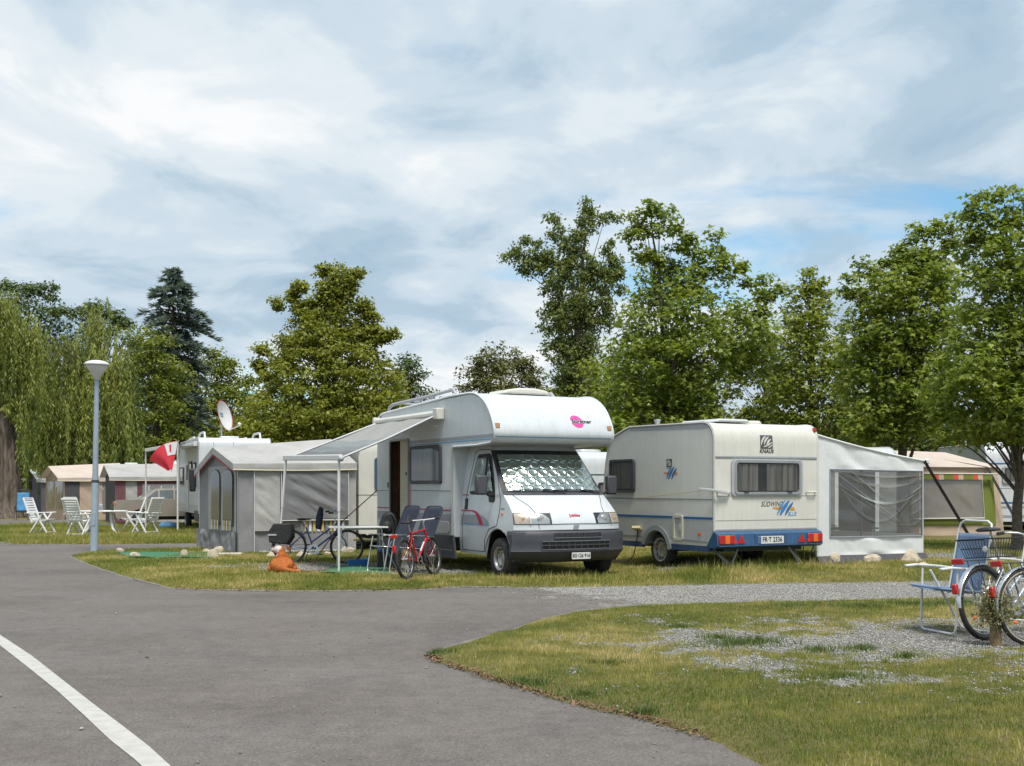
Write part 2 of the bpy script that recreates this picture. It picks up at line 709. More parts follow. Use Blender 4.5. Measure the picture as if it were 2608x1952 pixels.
def edge_dist(x, y, poly):
    d = np.full(len(x), 1e9)
    n = len(poly)
    for i in range(n):
        x0, y0 = poly[i][:2]; x1, y1 = poly[(i + 1) % n][:2]
        ux, uy = x1 - x0, y1 - y0
        l2 = ux * ux + uy * uy + 1e-12
        t = np.clip(((x - x0) * ux + (y - y0) * uy) / l2, 0, 1)
        d = np.minimum(d, np.hypot(x - x0 - t * ux, y - y0 - t * uy))
    return d


def sheet(name, poly, mat, zfn, cutx=(), cuty=(), mfn=None, kind='structure'):
    bm = bmesh.new()
    bm.faces.new([bm.verts.new((p[0], p[1], 0)) for p in poly])
    bmesh.ops.triangulate(bm, faces=bm.faces)
    for c in cutx:
        bmesh.ops.bisect_plane(bm, geom=bm.verts[:] + bm.edges[:] + bm.faces[:], plane_co=(c, 0, 0), plane_no=(1, 0, 0))
    for c in cuty:
        bmesh.ops.bisect_plane(bm, geom=bm.verts[:] + bm.edges[:] + bm.faces[:], plane_co=(0, c, 0), plane_no=(0, 1, 0))
    me = bpy.data.meshes.new(name)
    bmesh.ops.recalc_face_normals(bm, faces=bm.faces)
    bm.to_mesh(me)
    bm.free()
    n = len(me.vertices)
    co = np.empty(n * 3, np.float32)
    me.vertices.foreach_get('co', co)
    co = co.reshape(-1, 3)
    co[:, 2] = zfn(co[:, 0].astype(float), co[:, 1].astype(float))
    me.vertices.foreach_set('co', co.ravel())
    if mfn:
        a = me.attributes.new('m', 'FLOAT', 'POINT')
        a.data.foreach_set('value', np.asarray(mfn(co[:, 0].astype(float), co[:, 1].astype(float)), np.float32))
    if len(me.polygons) and me.polygons[0].normal.z < 0:
        me.flip_normals()
    me.polygons.foreach_set('use_smooth', [True] * len(me.polygons))
    me.materials.append(mat)
    me.update()
    o = bpy.data.objects.new(name, me)
    COL.objects.link(o)
    return tag(o, kind=kind)


g = MB()
g.face([(-900, -60, -0.06), (900, -60, -0.06), (900, 1500, -0.06), (-900, 1500, -0.06)])
o = g.build('ground', M_TURF, smooth=0)
tag(o, 'flat grassy ground reaching to the horizon', kind='structure')

o = sheet('asphalt_road', [(-50, -8), (50, -8), (50, 30), (0, 34), (-7, 44), (-50, 44)], M_ASPH, lambda x, y: 0 * x)
tag(o, 'worn grey asphalt road crossing the campsite')


def P2(lst):
    return [tuple(gnd(px, py))[:2] for px, py in lst]


near_edge_low = P2([(1085, 1671), (1095, 1683), (1125, 1694), (1191, 1715), (1255, 1738), (1320, 1757), (1400, 1779), (1474, 1798), (1560, 1816), (1627, 1833), (1768, 1874), (1860, 1912), (1934, 1945), (2030, 1990), (2200, 2080)])
near_edge_up = P2([(2800, 1519), (2608, 1522), (2358, 1527), (2122, 1533), (1886, 1538), (1760, 1541), (1650, 1545), (1540, 1553), (1462, 1562), (1379, 1580), (1297, 1603), (1240, 1621), (1179, 1639), (1120, 1657)])
def ragged(pts, step, amp, seed):
    "the same edge with an uneven, overgrown outline"
    rnd = random.Random(seed)
    out_ = []
    for a, b in zip(pts, pts[1:]):
        n = max(1, int(math.dist(a, b) / step))
        nx, ny = -(b[1] - a[1]) / math.dist(a, b), (b[0] - a[0]) / math.dist(a, b)
        for i in range(n):
            t = i / n
            k = rnd.gauss(0, amp) if (i or out_) else 0
            out_.append((a[0] + (b[0] - a[0]) * t + nx * k, a[1] + (b[1] - a[1]) * t + ny * k))
    return out_ + [pts[-1]]


near_edge_low = ragged(near_edge_low, 0.13, 0.022, 3)
near_edge_up = ragged(near_edge_up, 0.25, 0.03, 4)
NEAR = near_edge_low + [(14, 5.2), (14, 16.0)] + near_edge_up
pitch_front = P2([(177, 1417), (230, 1441), (295, 1463), (370, 1484), (448, 1501), (500, 1504), (566, 1505), (700, 1507), (825, 1507), (950, 1506), (1061, 1503), (1120, 1499), (1179, 1497), (1300, 1498), (1415, 1497), (1530, 1496), (1650, 1494), (1830, 1491), (2004, 1488), (2180, 1486), (2358, 1483), (2608, 1478)])
PITCH = pitch_front + [(20, 21.0), (60, 28), (200, 260), (-60, 260), (-7.0, 46), (-6.2, 36), (-7.3, 29.2)] + P2([(507, 1398), (400, 1400), (295, 1403), (220, 1409)])
LEFT = P2([(0, 1381), (14, 1385), (35, 1388), (120, 1388), (260, 1388), (400, 1386), (507, 1385)]) + [(-7.2, 33), (-7.9, 46), (-61, 262), (-160, 260), (-60, 48), (-30, 39), (-18.5, 34.6), (-15.5, 32.9)]


def bare_near(x, y):
    "0 = turf, 1 = bare gravel, on the lawn in front"
    n = fbm(x * 1.9, y * 1.9, 3, 4)
    n2 = fbm(x * 4.5, y * 4.5, 13, 2) * 0.5 + fbm(x * 13, y * 13, 17, 2) * 0.5
    core = np.exp(-(((x - 4.7) / 2.9) ** 2 + ((y - 11.3) / 1.55) ** 2) * 1.0) * 1.30
    core = np.maximum(core, 1.10 * np.exp(-(((x - 2.6) / 1.9) ** 2 + ((y - 10.9) / 1.6) ** 2) * 1.2))
    core = np.maximum(core, 0.85 * np.exp(-(((x - 2.0) / 0.5) ** 2 + ((y - 9.6) / 1.0) ** 2)))
    core = np.maximum(core, 0.88 * np.exp(-(((x - 3.2) / 1.7) ** 2 + ((y - 8.9) / 0.5) ** 2)))
    return np.clip(core + (n - 0.5) * 1.0 + (n2 - 0.5) * 2.1 - 0.17, 0, 1)


def bare_pitch(x, y):
    n = fbm(x * 1.5, y * 1.5, 5, 4)
    c = np.exp(-(((x + 3.2) / 2.3) ** 2 + ((y - 21.3) / 1.5) ** 2)) * 1.15
    c = np.maximum(c, np.exp(-(((x + 1.7) / 1.5) ** 2 + ((y - 20.2) / 0.8) ** 2)) * 1.05)
    c = np.maximum(c, np.exp(-(((x + 0.4) / 1.3) ** 2 + ((y - 21.4) / 1.6) ** 2)) * 0.9)
    c = np.maximum(c, np.exp(-(((x - 3.6) / 1.2) ** 2 + ((y - 21.4) / 1.0) ** 2)) * 0.9)
    c = np.maximum(c, np.exp(-(((x - 3.0) / 1.0) ** 2 + ((y - 20.3) / 0.5) ** 2)) * 0.8)
    c = np.maximum(c, np.exp(-(((x - 8.8) / 1.2) ** 2 + ((y - 22.5) / 1.8) ** 2)) * 1.0)
    return np.clip(c + (n - 0.5) * 0.9 - 0.12, 0, 1)


def lawn_z(poly, seed):
    def f(x, y):
        d = edge_dist(x, y, poly)
        return -0.006 + 0.020 * sstep(0, 0.06, d) + 0.030 * sstep(0.03, 0.5, d) + gh(x, y) * sstep(0, 1.2, d) + (fbm(x * 0.9, y * 0.9, seed, 3) - 0.5) * 0.05 * sstep(0.1, 1.0, d)
    return f


z_near = lawn_z(NEAR, 21)
z_pitch = lawn_z(PITCH, 22)
z_left = lawn_z(LEFT, 23)
rng = lambda a, b, s: np.arange(a, b, s)
o = sheet('front_lawn', NEAR, M_TURF, z_near, rng(-1, 9, 0.16), rng(5.3, 16, 0.16), bare_near)
tag(o, 'dry lawn with bare gravel patches in front')
o = sheet('pitch_lawn', PITCH, M_TURF, z_pitch, rng(-10, 12, 0.3), list(rng(16.7, 30, 0.25)) + list(rng(30, 60, 2.5)), bare_pitch)
tag(o, 'grass strip under the motorhome and caravan')
o = sheet('chair_lawn', LEFT, M_TURF, z_left, rng(-22, -7, 0.8), list(rng(30, 60, 0.8)), lambda x, y: 0 * x)
tag(o, 'green lawn under the white garden chairs')

# gravel track running off to the right between the lawns
TRACK = P2([(1120, 1655), (1179, 1636), (1240, 1618), (1297, 1601), (1379, 1577), (1462, 1559), (1540, 1550), (1650, 1542), (1760, 1538), (1886, 1535), (2122, 1530), (2358, 1524), (2608, 1519)]) + [(14, 16.2), (30, 21), (20, 21.3)] + P2([(2608, 1476), (2358, 1481), (2004, 1486), (1650, 1492), (1415, 1495), (1250, 1497), (1179, 1499), (1100, 1503)])
o = sheet('gravel_track', TRACK, M_GRAV, lambda x, y: 0.002 + 0 * x, rng(-1.2, 9, 0.25), rng(11, 19, 0.25), lambda x, y: sstep(-1.6, 2.2, x - (17.2 - y) * 0.55))
tag(o, 'pale gravel track between the lawns')
o = sheet('path', P2([(-40, 1342), (170, 1337), (170, 1328), (-40, 1331)]), M_ASPH, lambda x, y: 0.075 + 0 * x)
tag(o, 'narrow asphalt path far left by the willow')

# white line painted on the road
le = [(-9.9, 19.7), (-7.9, 16.4)] + P2([(-60, 1574), (0, 1618), (82, 1672), (158, 1732), (240, 1796), (316, 1853), (380, 1903), (434, 1952), (480, 1999)])
ri = [(-10.04, 19.61), (-8.04, 16.31)] + P2([(-60, 1604), (0, 1645), (63, 1694), (146, 1761), (215, 1824), (278, 1884), (342, 1935), (361, 1952), (405, 2000)])
g = MB()
g.add([(p[0], p[1], 0.004) for p in le] + [(p[0], p[1], 0.004) for p in ri], [(i, i + 1, 12 + i, 11 + i) for i in range(10)])
M_LINE = pm('road_paint', (0.44, 0.43, 0.39), 0.7, var=0.12, vscale=9, bump=0.3, bscale=160)
o = g.build('road_marking', M_LINE, smooth=0)
tag(o, 'white painted line curving across the asphalt', kind='structure')

# ------------------------------------------------------------------ kerb stones
M_KERB = pm('kerb_stone', (0.17, 0.155, 0.13), 0.9, var=0.3, vscale=12, bump=0.4, bscale=60)


def kerb(name, label, pts, inset=0.04):
    root = bpy.data.objects.new(name, None)
    COL.objects.link(root)
    tag(root, label, kind='structure')
    mb = MB().box((0, 0, -0.030), (1, 0.06, 0.09))
    src = None
    for a, b in zip(pts, pts[1:]):
        a, b = Vector((*a, 0)), Vector((*b, 0))
        n = max(1, round((b - a).length / 0.8))
        for i in range(n):
            p, q = a.lerp(b, i / n), a.lerp(b, (i + 1) / n)
            if src is None:
                src = mb.build('kerb_stone', M_KERB, root, bevel=0.012)
                k = src
            else:
                k = inst(src)
            d = q - p
            k.location = (p + q) / 2 + Vector((0, 0, 0.0 + random.uniform(-0.012, 0.01)))
            k.rotation_euler = (random.uniform(-.06, .06), 0, math.atan2(d.y, d.x) + random.uniform(-.015, .015))
            k.scale = (d.length - 0.015, 1, 1)


kerb('pitch_kerb', 'low stone edging in front of the motorhome pitch', pitch_front[:14])
kerb('lawn_kerb', 'low stone edging of the lawn with the white chairs', LEFT[:7])
kerb('front_kerb', 'low stone edging along the front lawn', near_edge_up[-22::3] + near_edge_low[:1])

# ------------------------------------------------------------------ grass, stones, leaves
M_GRASS = leaf_mat('grass_blades', (0.13, 0.17, 0.028), (0.58, 0.46, 0.22), 0.32, 0.6, (0.30, 0.29, 0.070))
M_GRASS2 = leaf_mat('green_grass_blades', (0.095, 0.15, 0.024), (0.33, 0.36, 0.08), 0.3, 0.6)


def blades(name, label, x, y, z, h, w, v, mat, lean=0.6):
    n = len(x)
    a = RNG.uniform(0, 2 * np.pi, n)
    b = RNG.uniform(0, 2 * np.pi, n)
    l = h * np.abs(RNG.normal(0.3, 0.35, n)) * lean / 0.6
    dxy = np.stack([np.cos(a), np.sin(a)], 1) * (w / 2)[:, None]
    tip = np.stack([x + np.cos(b) * l, y + np.sin(b) * l, z + h], 1)
    p0 = np.stack([x - dxy[:, 0], y - dxy[:, 1], z - 0.005], 1)
    p1 = np.stack([x + dxy[:, 0], y + dxy[:, 1], z - 0.005], 1)
    V = np.stack([p0, p1, tip], 1).reshape(-1, 3)
    o = np_mesh(name, V, np.arange(3 * n), 3, mat, None, np.clip(v, 0, 1))
    return tag(o, label, kind='stuff')


def scatter(poly, n, xr, yr, yexp=1.0):
    x = RNG.uniform(*xr, n)
    y = yr[0] + (yr[1] - yr[0]) * RNG.uniform(0, 1, n) ** yexp
    px = CX + F_PX * x / y
    k = (px > -260) & (px < 2870) & in_poly(x, y, poly)
    return x[k], y[k]


# front lawn: near turf is thin and yellowed, with darker tufts
x, y = scatter(NEAR, 520000, (-1.1, 8.4), (5.2, 15.9), 1.15)
b_ = bare_near(x, y)
keep = RNG.uniform(0, 1, len(x)) > np.clip((b_ - 0.30) / 0.4, 0, 0.985)
x, y = x[keep], y[keep]
d = edge_dist(x, y, NEAR)
tone = fbm(x * 0.55, y * 0.55, 41, 3)
tone2 = fbm(x * 3.2, y * 3.2, 44, 3)
h = RNG.gamma(4, 0.0052, len(x)) * (0.6 + 0.9 * tone2) * (0.45 + 0.55 * sstep(0, 0.25, d))
tone3 = fbm(x * 7.5, y * 7.5, 47, 2)
v = 0.50 + (tone - 0.5) * 1.7 + (tone2 - 0.5) * 1.2 + (tone3 - 0.5) * 0.7 + RNG.normal(0, 0.17, len(x))
blades('lawn_grass', 'short yellow green grass on the front lawn', x, y, z_near(x, y), h, RNG.uniform(0.004, 0.009, len(x)), v, M_GRASS)

# greener rim and single tufts
tx, ty, th, tv = [], [], [], []
spots = [(1110, 1668, 0.16, 0.05), (1095, 1670, 0.10, 0.05), (1330, 1745, 0.15, 0.06), (1365, 1752, 0.12, 0.05), (1640, 1822, 0.14, 0.05), (1870, 1658, 0.32, 0.07), (1930, 1652, 0.28, 0.07), (1830, 1640, 0.2, 0.05), (2085, 1672, 0.16, 0.06),
         (2195, 1670, 0.14, 0.07), (2310, 1690, 0.12, 0.06), (2190, 1556, 0.35, 0.06), (2030, 1556, 0.5, 0.05), (2330, 1548, 0.5, 0.06), (2150, 1740, 0.3, 0.04), (1560, 1700, 0.2, 0.04), (1730, 1610, 0.2, 0.04), (2450, 1545, 0.5, 0.06), (1480, 1780, 0.2, 0.04)]
for px, py, r_, hh in spots:
    p = gnd(px, py)
    n = int(1500 * r_)
    a = RNG.uniform(0, 2 * np.pi, n); rr = r_ * np.abs(RNG.normal(0, 0.55, n)) * (0.6 + 0.8 * vnoise(a * 2.0, a * 0 + px, 5))
    tx.append(p.x + np.cos(a) * rr * 1.4); ty.append(p.y + np.sin(a) * rr); th.append(hh * RNG.uniform(0.5, 1.2, n)); tv.append(RNG.normal(0.35, 0.22, n))
x, y, h, v = map(np.concatenate, (tx, ty, th, tv))
k = in_poly(x, y, NEAR)
x, y, h, v = x[k], y[k], h[k], v[k]
blades('weed_tufts', 'darker green tufts and weeds on the front lawn', x, y, z_near(x, y), h, RNG.uniform(0.006, 0.014, len(x)), v, leaf_mat('weed_blades', (0.060, 0.105, 0.028), (0.20, 0.24, 0.07), 0.3, 0.6), 0.9)

# the pitch: longer at the wheels
x, y = scatter(PITCH, 460000, (-10, 11.8), (16.7, 30), 1.5)
b_ = bare_pitch(x, y)
keep = RNG.uniform(0, 1, len(x)) > np.clip((b_ - 0.30) / 0.4, 0, 0.97)
mat_zone = (x > -10) & (x < -6.3) & (y > 25.2) & (y < 26.2)
x, y = x[keep], y[keep]
d = edge_dist(x, y, PITCH)
tone = fbm(x * 0.7, y * 0.7, 51, 3)
tone2 = fbm(x * 2.8, y * 2.8, 54, 3)
tall = 0.75 * np.exp(-((y - 18.9) / 0.9) ** 2) * sstep(-0.6, 0.8, x) * sstep(4.6, 3.6, x) + np.exp(-((y - 19.9 - 0.25 * (x - 4)) / 0.6) ** 2) * sstep(2.5, 3.5, x) * sstep(6.5, 5.5, x)
h = RNG.gamma(4, 0.0078, len(x)) * (0.6 + 0.8 * tone2) * (1 + 1.7 * tall * (RNG.uniform(0, 1, len(x)) > 0.6)) * (0.5 + 0.5 * sstep(0, 0.3, d))
v = 0.44 + (tone - 0.5) * 1.4 + (tone2 - 0.5) * 1.1 + RNG.normal(0, 0.16, len(x)) + 0.1 * tall
blades('pitch_grass', 'olive grass in front of the motorhome and caravan', x, y, z_pitch(x, y), h, RNG.uniform(0.010, 0.020, len(x)), v, M_GRASS)

x, y = scatter(LEFT, 150000, (-19, -7), (30, 46), 1.4)
tone = fbm(x * 0.5, y * 0.5, 61, 3)
h = RNG.gamma(5, 0.014, len(x))
v = 0.30 + (tone - 0.5) * 1.1 + RNG.normal(0, 0.17, len(x))
blades('chair_lawn_grass', 'green grass around the white garden chairs', x, y, z_left(x, y), h, RNG.uniform(0.016, 0.03, len(x)), v, M_GRASS)


def stones(name, label, x, y, z, r, v, mat):
    n = len(x)
    base = np.array([(1, 0, 0), (0, 1, 0), (-1, 0, 0), (0, -1, 0), (0, 0, 0.8), (0, 0, -0.5)], float)
    tri = np.array([(0, 1, 4), (1, 2, 4), (2, 3, 4), (3, 0, 4), (1, 0, 5), (2, 1, 5), (3, 2, 5), (0, 3, 5)])
    a = RNG.uniform(0, 2 * np.pi, n)
    V = np.repeat(base[None], n, 0) * RNG.uniform(0.6, 1.3, (n, 6, 1)) * r[:, None, None]
    c, s = np.cos(a)[:, None], np.sin(a)[:, None]
    X = V[:, :, 0] * c - V[:, :, 1] * s + x[:, None]
    Y = V[:, :, 0] * s + V[:, :, 1] * c + y[:, None]
    Z = V[:, :, 2] + (z + r * 0.25)[:, None]
    V = np.stack([X, Y, Z], 2).reshape(-1, 3)
    Fc = (tri[None] + (np.arange(n) * 6)[:, None, None]).reshape(-1)
    o = np_mesh(name, V, Fc, 3, mat, None, np.repeat(np.clip(v, 0, 1), 8))
    return tag(o, label, kind='stuff')


def attr_mat(name, stops, rough=0.85):
    m = bpy.data.materials.new(name)
    m.use_nodes = True
    t = m.node_tree
    a_ = N(t, 'ShaderNodeAttribute', attribute_name='v')
    r_ = ramp(t, stops)
    t.links.new(a_.outputs['Fac'], r_.inputs[0])
    t.links.new(r_.outputs[0], t.nodes['Principled BSDF'].inputs['Base Color'])
    t.nodes['Principled BSDF'].inputs['Roughness'].default_value = rough
    return m


M_STONES = attr_mat('gravel_stones', [(0, (0.13, 0.125, 0.115)), (0.5, (0.25, 0.24, 0.22)), (1, (0.40, 0.385, 0.36))])
x, y = scatter(NEAR, 60000, (0.4, 7.6), (7.8, 13.5))
b_ = bare_near(x, y)
k = RNG.uniform(0, 1, len(x)) < np.clip((b_ - 0.30) / 0.4, 0.01, 1)
x, y = x[k], y[k]
stones('loose_gravel', 'loose gravel in the bare patches of the front lawn', x, y, z_near(x, y), RNG.uniform(0.005, 0.014, len(x)), RNG.uniform(0, 1, len(x)), M_STONES)
x, y = scatter(TRACK, 36000, (-1, 9), (14.8, 19))
k = RNG.uniform(0, 1, len(x)) < np.clip(sstep(-0.9, 2.4, x - (17.2 - y) * 0.4), 0.004, 1)
x, y = x[k], y[k]
stones('track_gravel', 'loose stones lying on the gravel track', x, y, 0.006 + 0 * x, RNG.uniform(0.005, 0.013, len(x)), RNG.uniform(0.1, 1, len(x)), M_STONES)
x, y = scatter(PITCH, 60000, (-6, 10), (19, 25))
k = RNG.uniform(0, 1, len(x)) < np.clip((bare_pitch(x, y) - 0.32) / 0.4, 0.0, 1)
x, y = x[k], y[k]
stones('pitch_gravel', 'gravel showing around the dog and the tents', x, y, z_pitch(x, y), RNG.uniform(0.008, 0.02, len(x)), RNG.uniform(0, 1, len(x)), M_STONES)
# grit on the road
x = RNG.uniform(-6, 3, 420); y = RNG.uniform(5.6, 14, 420)
k = ~in_poly(x, y, NEAR)
x, y = x[k], y[k]
stones('road_grit', 'scattered grit on the asphalt', x, y, 0.002 + 0 * x, RNG.uniform(0.004, 0.010, len(x)) * (1 + (RNG.uniform(0, 1, len(x)) > 0.93)), RNG.uniform(0, 1, len(x)) ** 1.2, M_STONES)

# fallen leaves along the lawn edges
M_DEAD = attr_mat('dead_leaves', [(0, (0.085, 0.045, 0.028)), (0.6, (0.17, 0.085, 0.05)), (1, (0.27, 0.165, 0.095))])


def litter(name, label, pts, n, size, off=(-0.05, 0.10), dens=None):
    P_ = np.array(pts)
    seg = np.hypot(*(P_[1:] - P_[:-1]).T)
    cum = np.concatenate([[0], np.cumsum(seg)])
    s = RNG.uniform(0, cum[-1], n)
    keep = RNG.uniform(0, 1, n) < 0.15 + 1.1 * (vnoise(s * 1.3, s * 0 + 3.3, 77))
    s = s[keep]
    i = np.clip(np.searchsorted(cum, s) - 1, 0, len(seg) - 1)
    f = (s - cum[i]) / seg[i]
    p = P_[i] + (P_[i + 1] - P_[i]) * f[:, None]
    nrm = np.stack([-(P_[i + 1] - P_[i])[:, 1], (P_[i + 1] - P_[i])[:, 0]], 1) / seg[i][:, None]
    p = p + nrm * RNG.normal(0.03, 0.035, len(s))[:, None]
    m_ = len(s)
    q = np.array([(-1, 0, 0), (0, -0.55, 0.1), (1, 0, 0), (0, 0.55, 0.1)], float)
    V = np.repeat(q[None], m_, 0) * (size * RNG.uniform(0.6, 1.4, m_))[:, None, None]
    a = RNG.uniform(0, 2 * np.pi, m_); tl = RNG.normal(0, 0.5, m_)
    X = V[:, :, 0] * np.cos(a)[:, None] - V[:, :, 1] * np.sin(a)[:, None]
    Y = V[:, :, 0] * np.sin(a)[:, None] + V[:, :, 1] * np.cos(a)[:, None]
    Z = V[:, :, 2] + V[:, :, 0] * np.sin(tl)[:, None]
    V = np.stack([X + p[:, 0:1], Y + p[:, 1:2], Z + 0.02], 2).reshape(-1, 3)
    o = np_mesh(name, V, np.arange(4 * m_), 4, M_DEAD, None, RNG.uniform(0, 1, m_))
    return tag(o, label, kind='stuff')


litter('leaf_litter', 'brown fallen leaves along the front lawn edge', near_edge_low[:-12], 1500, 0.013)
litter('leaf_litter', 'brown leaves along the kerb before the motorhome', pitch_front[4:15], 900, 0.015)
# ================================================================== trees
def bark_mat(name, c1, c2):
    m = bpy.data.materials.new(name)
    m.use_nodes = True
    t = m.node_tree
    tcn = N(t, 'ShaderNodeTexCoord')
    mp = N(t, 'ShaderNodeMapping')
    mp.inputs['Scale'].default_value = (7, 7, 0.9)
    t.links.new(tcn.outputs['Object'], mp.inputs['Vector'])
    n = N(t, 'ShaderNodeTexNoise', i_Scale=1.0, i_Detail=7.0, i_Roughness=0.65, i_Distortion=0.6)
    t.links.new(mp.outputs[0], n.inputs['Vector'])
    r_ = ramp(t, [(0.36, c1), (0.60, c2)])
    t.links.new(n.outputs['Fac'], r_.inputs[0])
    b = t.nodes['Principled BSDF']
    b.inputs['Roughness'].default_value = 0.95
    t.links.new(r_.outputs[0], b.inputs['Base Color'])
    bp = N(t, 'ShaderNodeBump', i_Strength=1.0, i_Distance=0.10)
    t.links.new(n.outputs['Fac'], bp.inputs['Height'])
    t.links.new(bp.outputs[0], b.inputs['Normal'])
    return m


M_BARK = pm('bark', (0.10, 0.082, 0.062), 0.95, var=0.4, vscale=9, bump=0.9, bscale=14)
M_BARK2 = bark_mat('willow_bark', (0.050, 0.038, 0.030), (0.185, 0.145, 0.115))

# leaf outlines in their own plane, x along the leaf
LEAF_OVAL = np.array([(0, 0, 0), (0.45, 0.30, 0.05), (1, 0, -0.10), (0.45, -0.30, 0.05)], float)
a_ = []
for ang, rr in ((180, .05), (125, .42), (95, .30), (70, .78), (48, .42), (18, .62), (0, 1.0), (-18, .62), (-48, .42), (-70, .78), (-95, .30), (-125, .42)):
    a_.append((0.35 + rr * 0.62 * math.cos(R(ang)), rr * 0.62 * math.sin(R(ang)), -0.12 * rr * rr))
LEAF_MAPLE = np.array(a_, float)
LEAF_NARROW = np.array([(0, 0, 0), (0.4, 0.10, 0), (1, 0, 0), (0.4, -0.10, 0)], float)


def leaves(name, pts, nrm, size, shape, v, mat, parent, yaw=None):
    "one polygon per leaf, at pts, facing nrm"
    n = len(pts)
    k = len(shape)
    nz = nrm / (np.linalg.norm(nrm, axis=1)[:, None] + 1e-9)
    ref = np.where(np.abs(nz[:, 2:3]) > 0.95, np.array([[1.0, 0, 0]]), np.array([[0, 0, 1.0]]))
    ux = np.cross(ref, nz)
    ux /= np.linalg.norm(ux, axis=1)[:, None] + 1e-9
    uy = np.cross(nz, ux)
    a = RNG.uniform(0, 2 * np.pi, n) if yaw is None else yaw
    ex = ux * np.cos(a)[:, None] + uy * np.sin(a)[:, None]
    ey = np.cross(nz, ex)
    S = np.asarray(size)[:, None, None] * shape[None]
    V = pts[:, None, :] + S[:, :, 0:1] * ex[:, None] + S[:, :, 1:2] * ey[:, None] + S[:, :, 2:3] * nz[:, None]
    return np_mesh(name, V.reshape(-1, 3), np.arange(n * k), k, mat, parent, np.clip(v, 0, 1))


def clump_leaves(C, Rad, per, flat=0.45, upish=0.9, out=None):
    "leaf positions and normals for clumps centred at C"
    n = len(C)
    per_i = np.repeat(np.arange(n), per)
    m = len(per_i)
    d = RNG.normal(0, 1, (m, 3))
    d /= np.linalg.norm(d, axis=1)[:, None]
    d *= (RNG.uniform(0, 1, m) ** 0.45)[:, None]
    d[:, 2] *= flat
    p = C[per_i] + d * Rad[per_i][:, None]
    nr = RNG.normal(0, 0.55, (m, 3))
    nr[:, 2] += upish
    nr += d * 0.7
    return p, nr, per_i, d


def profile_clumps(prof, D, n, depth=0.85, shell=0.42, wexp=1.35, inset=0):
    "clump centres inside a crown given as rows (py, px left, px right) at distance D"
    prof = [(a, min(b + inset, (b + c) / 2 - 3), max(c - inset, (b + c) / 2 + 3)) for a, b, c in sorted(prof)]
    rows = [(CAM_H - (py - HOR) / F_PX * D, (xl - CX) / F_PX * D, (xr - CX) / F_PX * D) for py, xl, xr in prof][::-1]
    zs = np.array([r_[0] for r_ in rows]); xl = np.array([r_[1] for r_ in rows]); xr = np.array([r_[2] for r_ in rows])
    zz = np.linspace(zs[0], zs[-1], 400)
    w = np.interp(zz, zs, xr - xl)
    cdf = np.cumsum(w ** wexp); cdf /= cdf[-1]
    z = np.interp(RNG.uniform(0, 1, n), cdf, zz)
    a = np.interp(z, zs, (xr - xl) / 2)
    c = np.interp(z, zs, (xr + xl) / 2)
    th = RNG.uniform(0, 2 * np.pi, n)
    r_ = RNG.uniform(0, 1, n) ** shell
    return np.stack([c + a * r_ * np.cos(th), D + np.maximum(a, 0.2) * depth * r_ * np.sin(th), z], 1)


def lobe_clumps(lobes, D, dens=26, shell=0.5):
    "clumps in ellipsoids (px, py, radius px, radius py [, depth offset])"
    P_ = []
    for l in lobes:
        px, py, rx, ry = l[:4]
        dd = l[4] if len(l) > 4 else 0
        s = D / F_PX
        n = max(3, int(dens * (rx * s) * (ry * s) * 3.14 + 2))
        d = RNG.normal(0, 1, (n, 3)); d /= np.linalg.norm(d, axis=1)[:, None]
        d *= (RNG.uniform(0, 1, n) ** shell)[:, None]
        c = at(px, py, D)
        P_.append(np.stack([c.x + d[:, 0] * rx * s, D + dd + d[:, 1] * min(rx, ry) * s, c.z + d[:, 2] * ry * s], 1))
    return np.concatenate(P_)


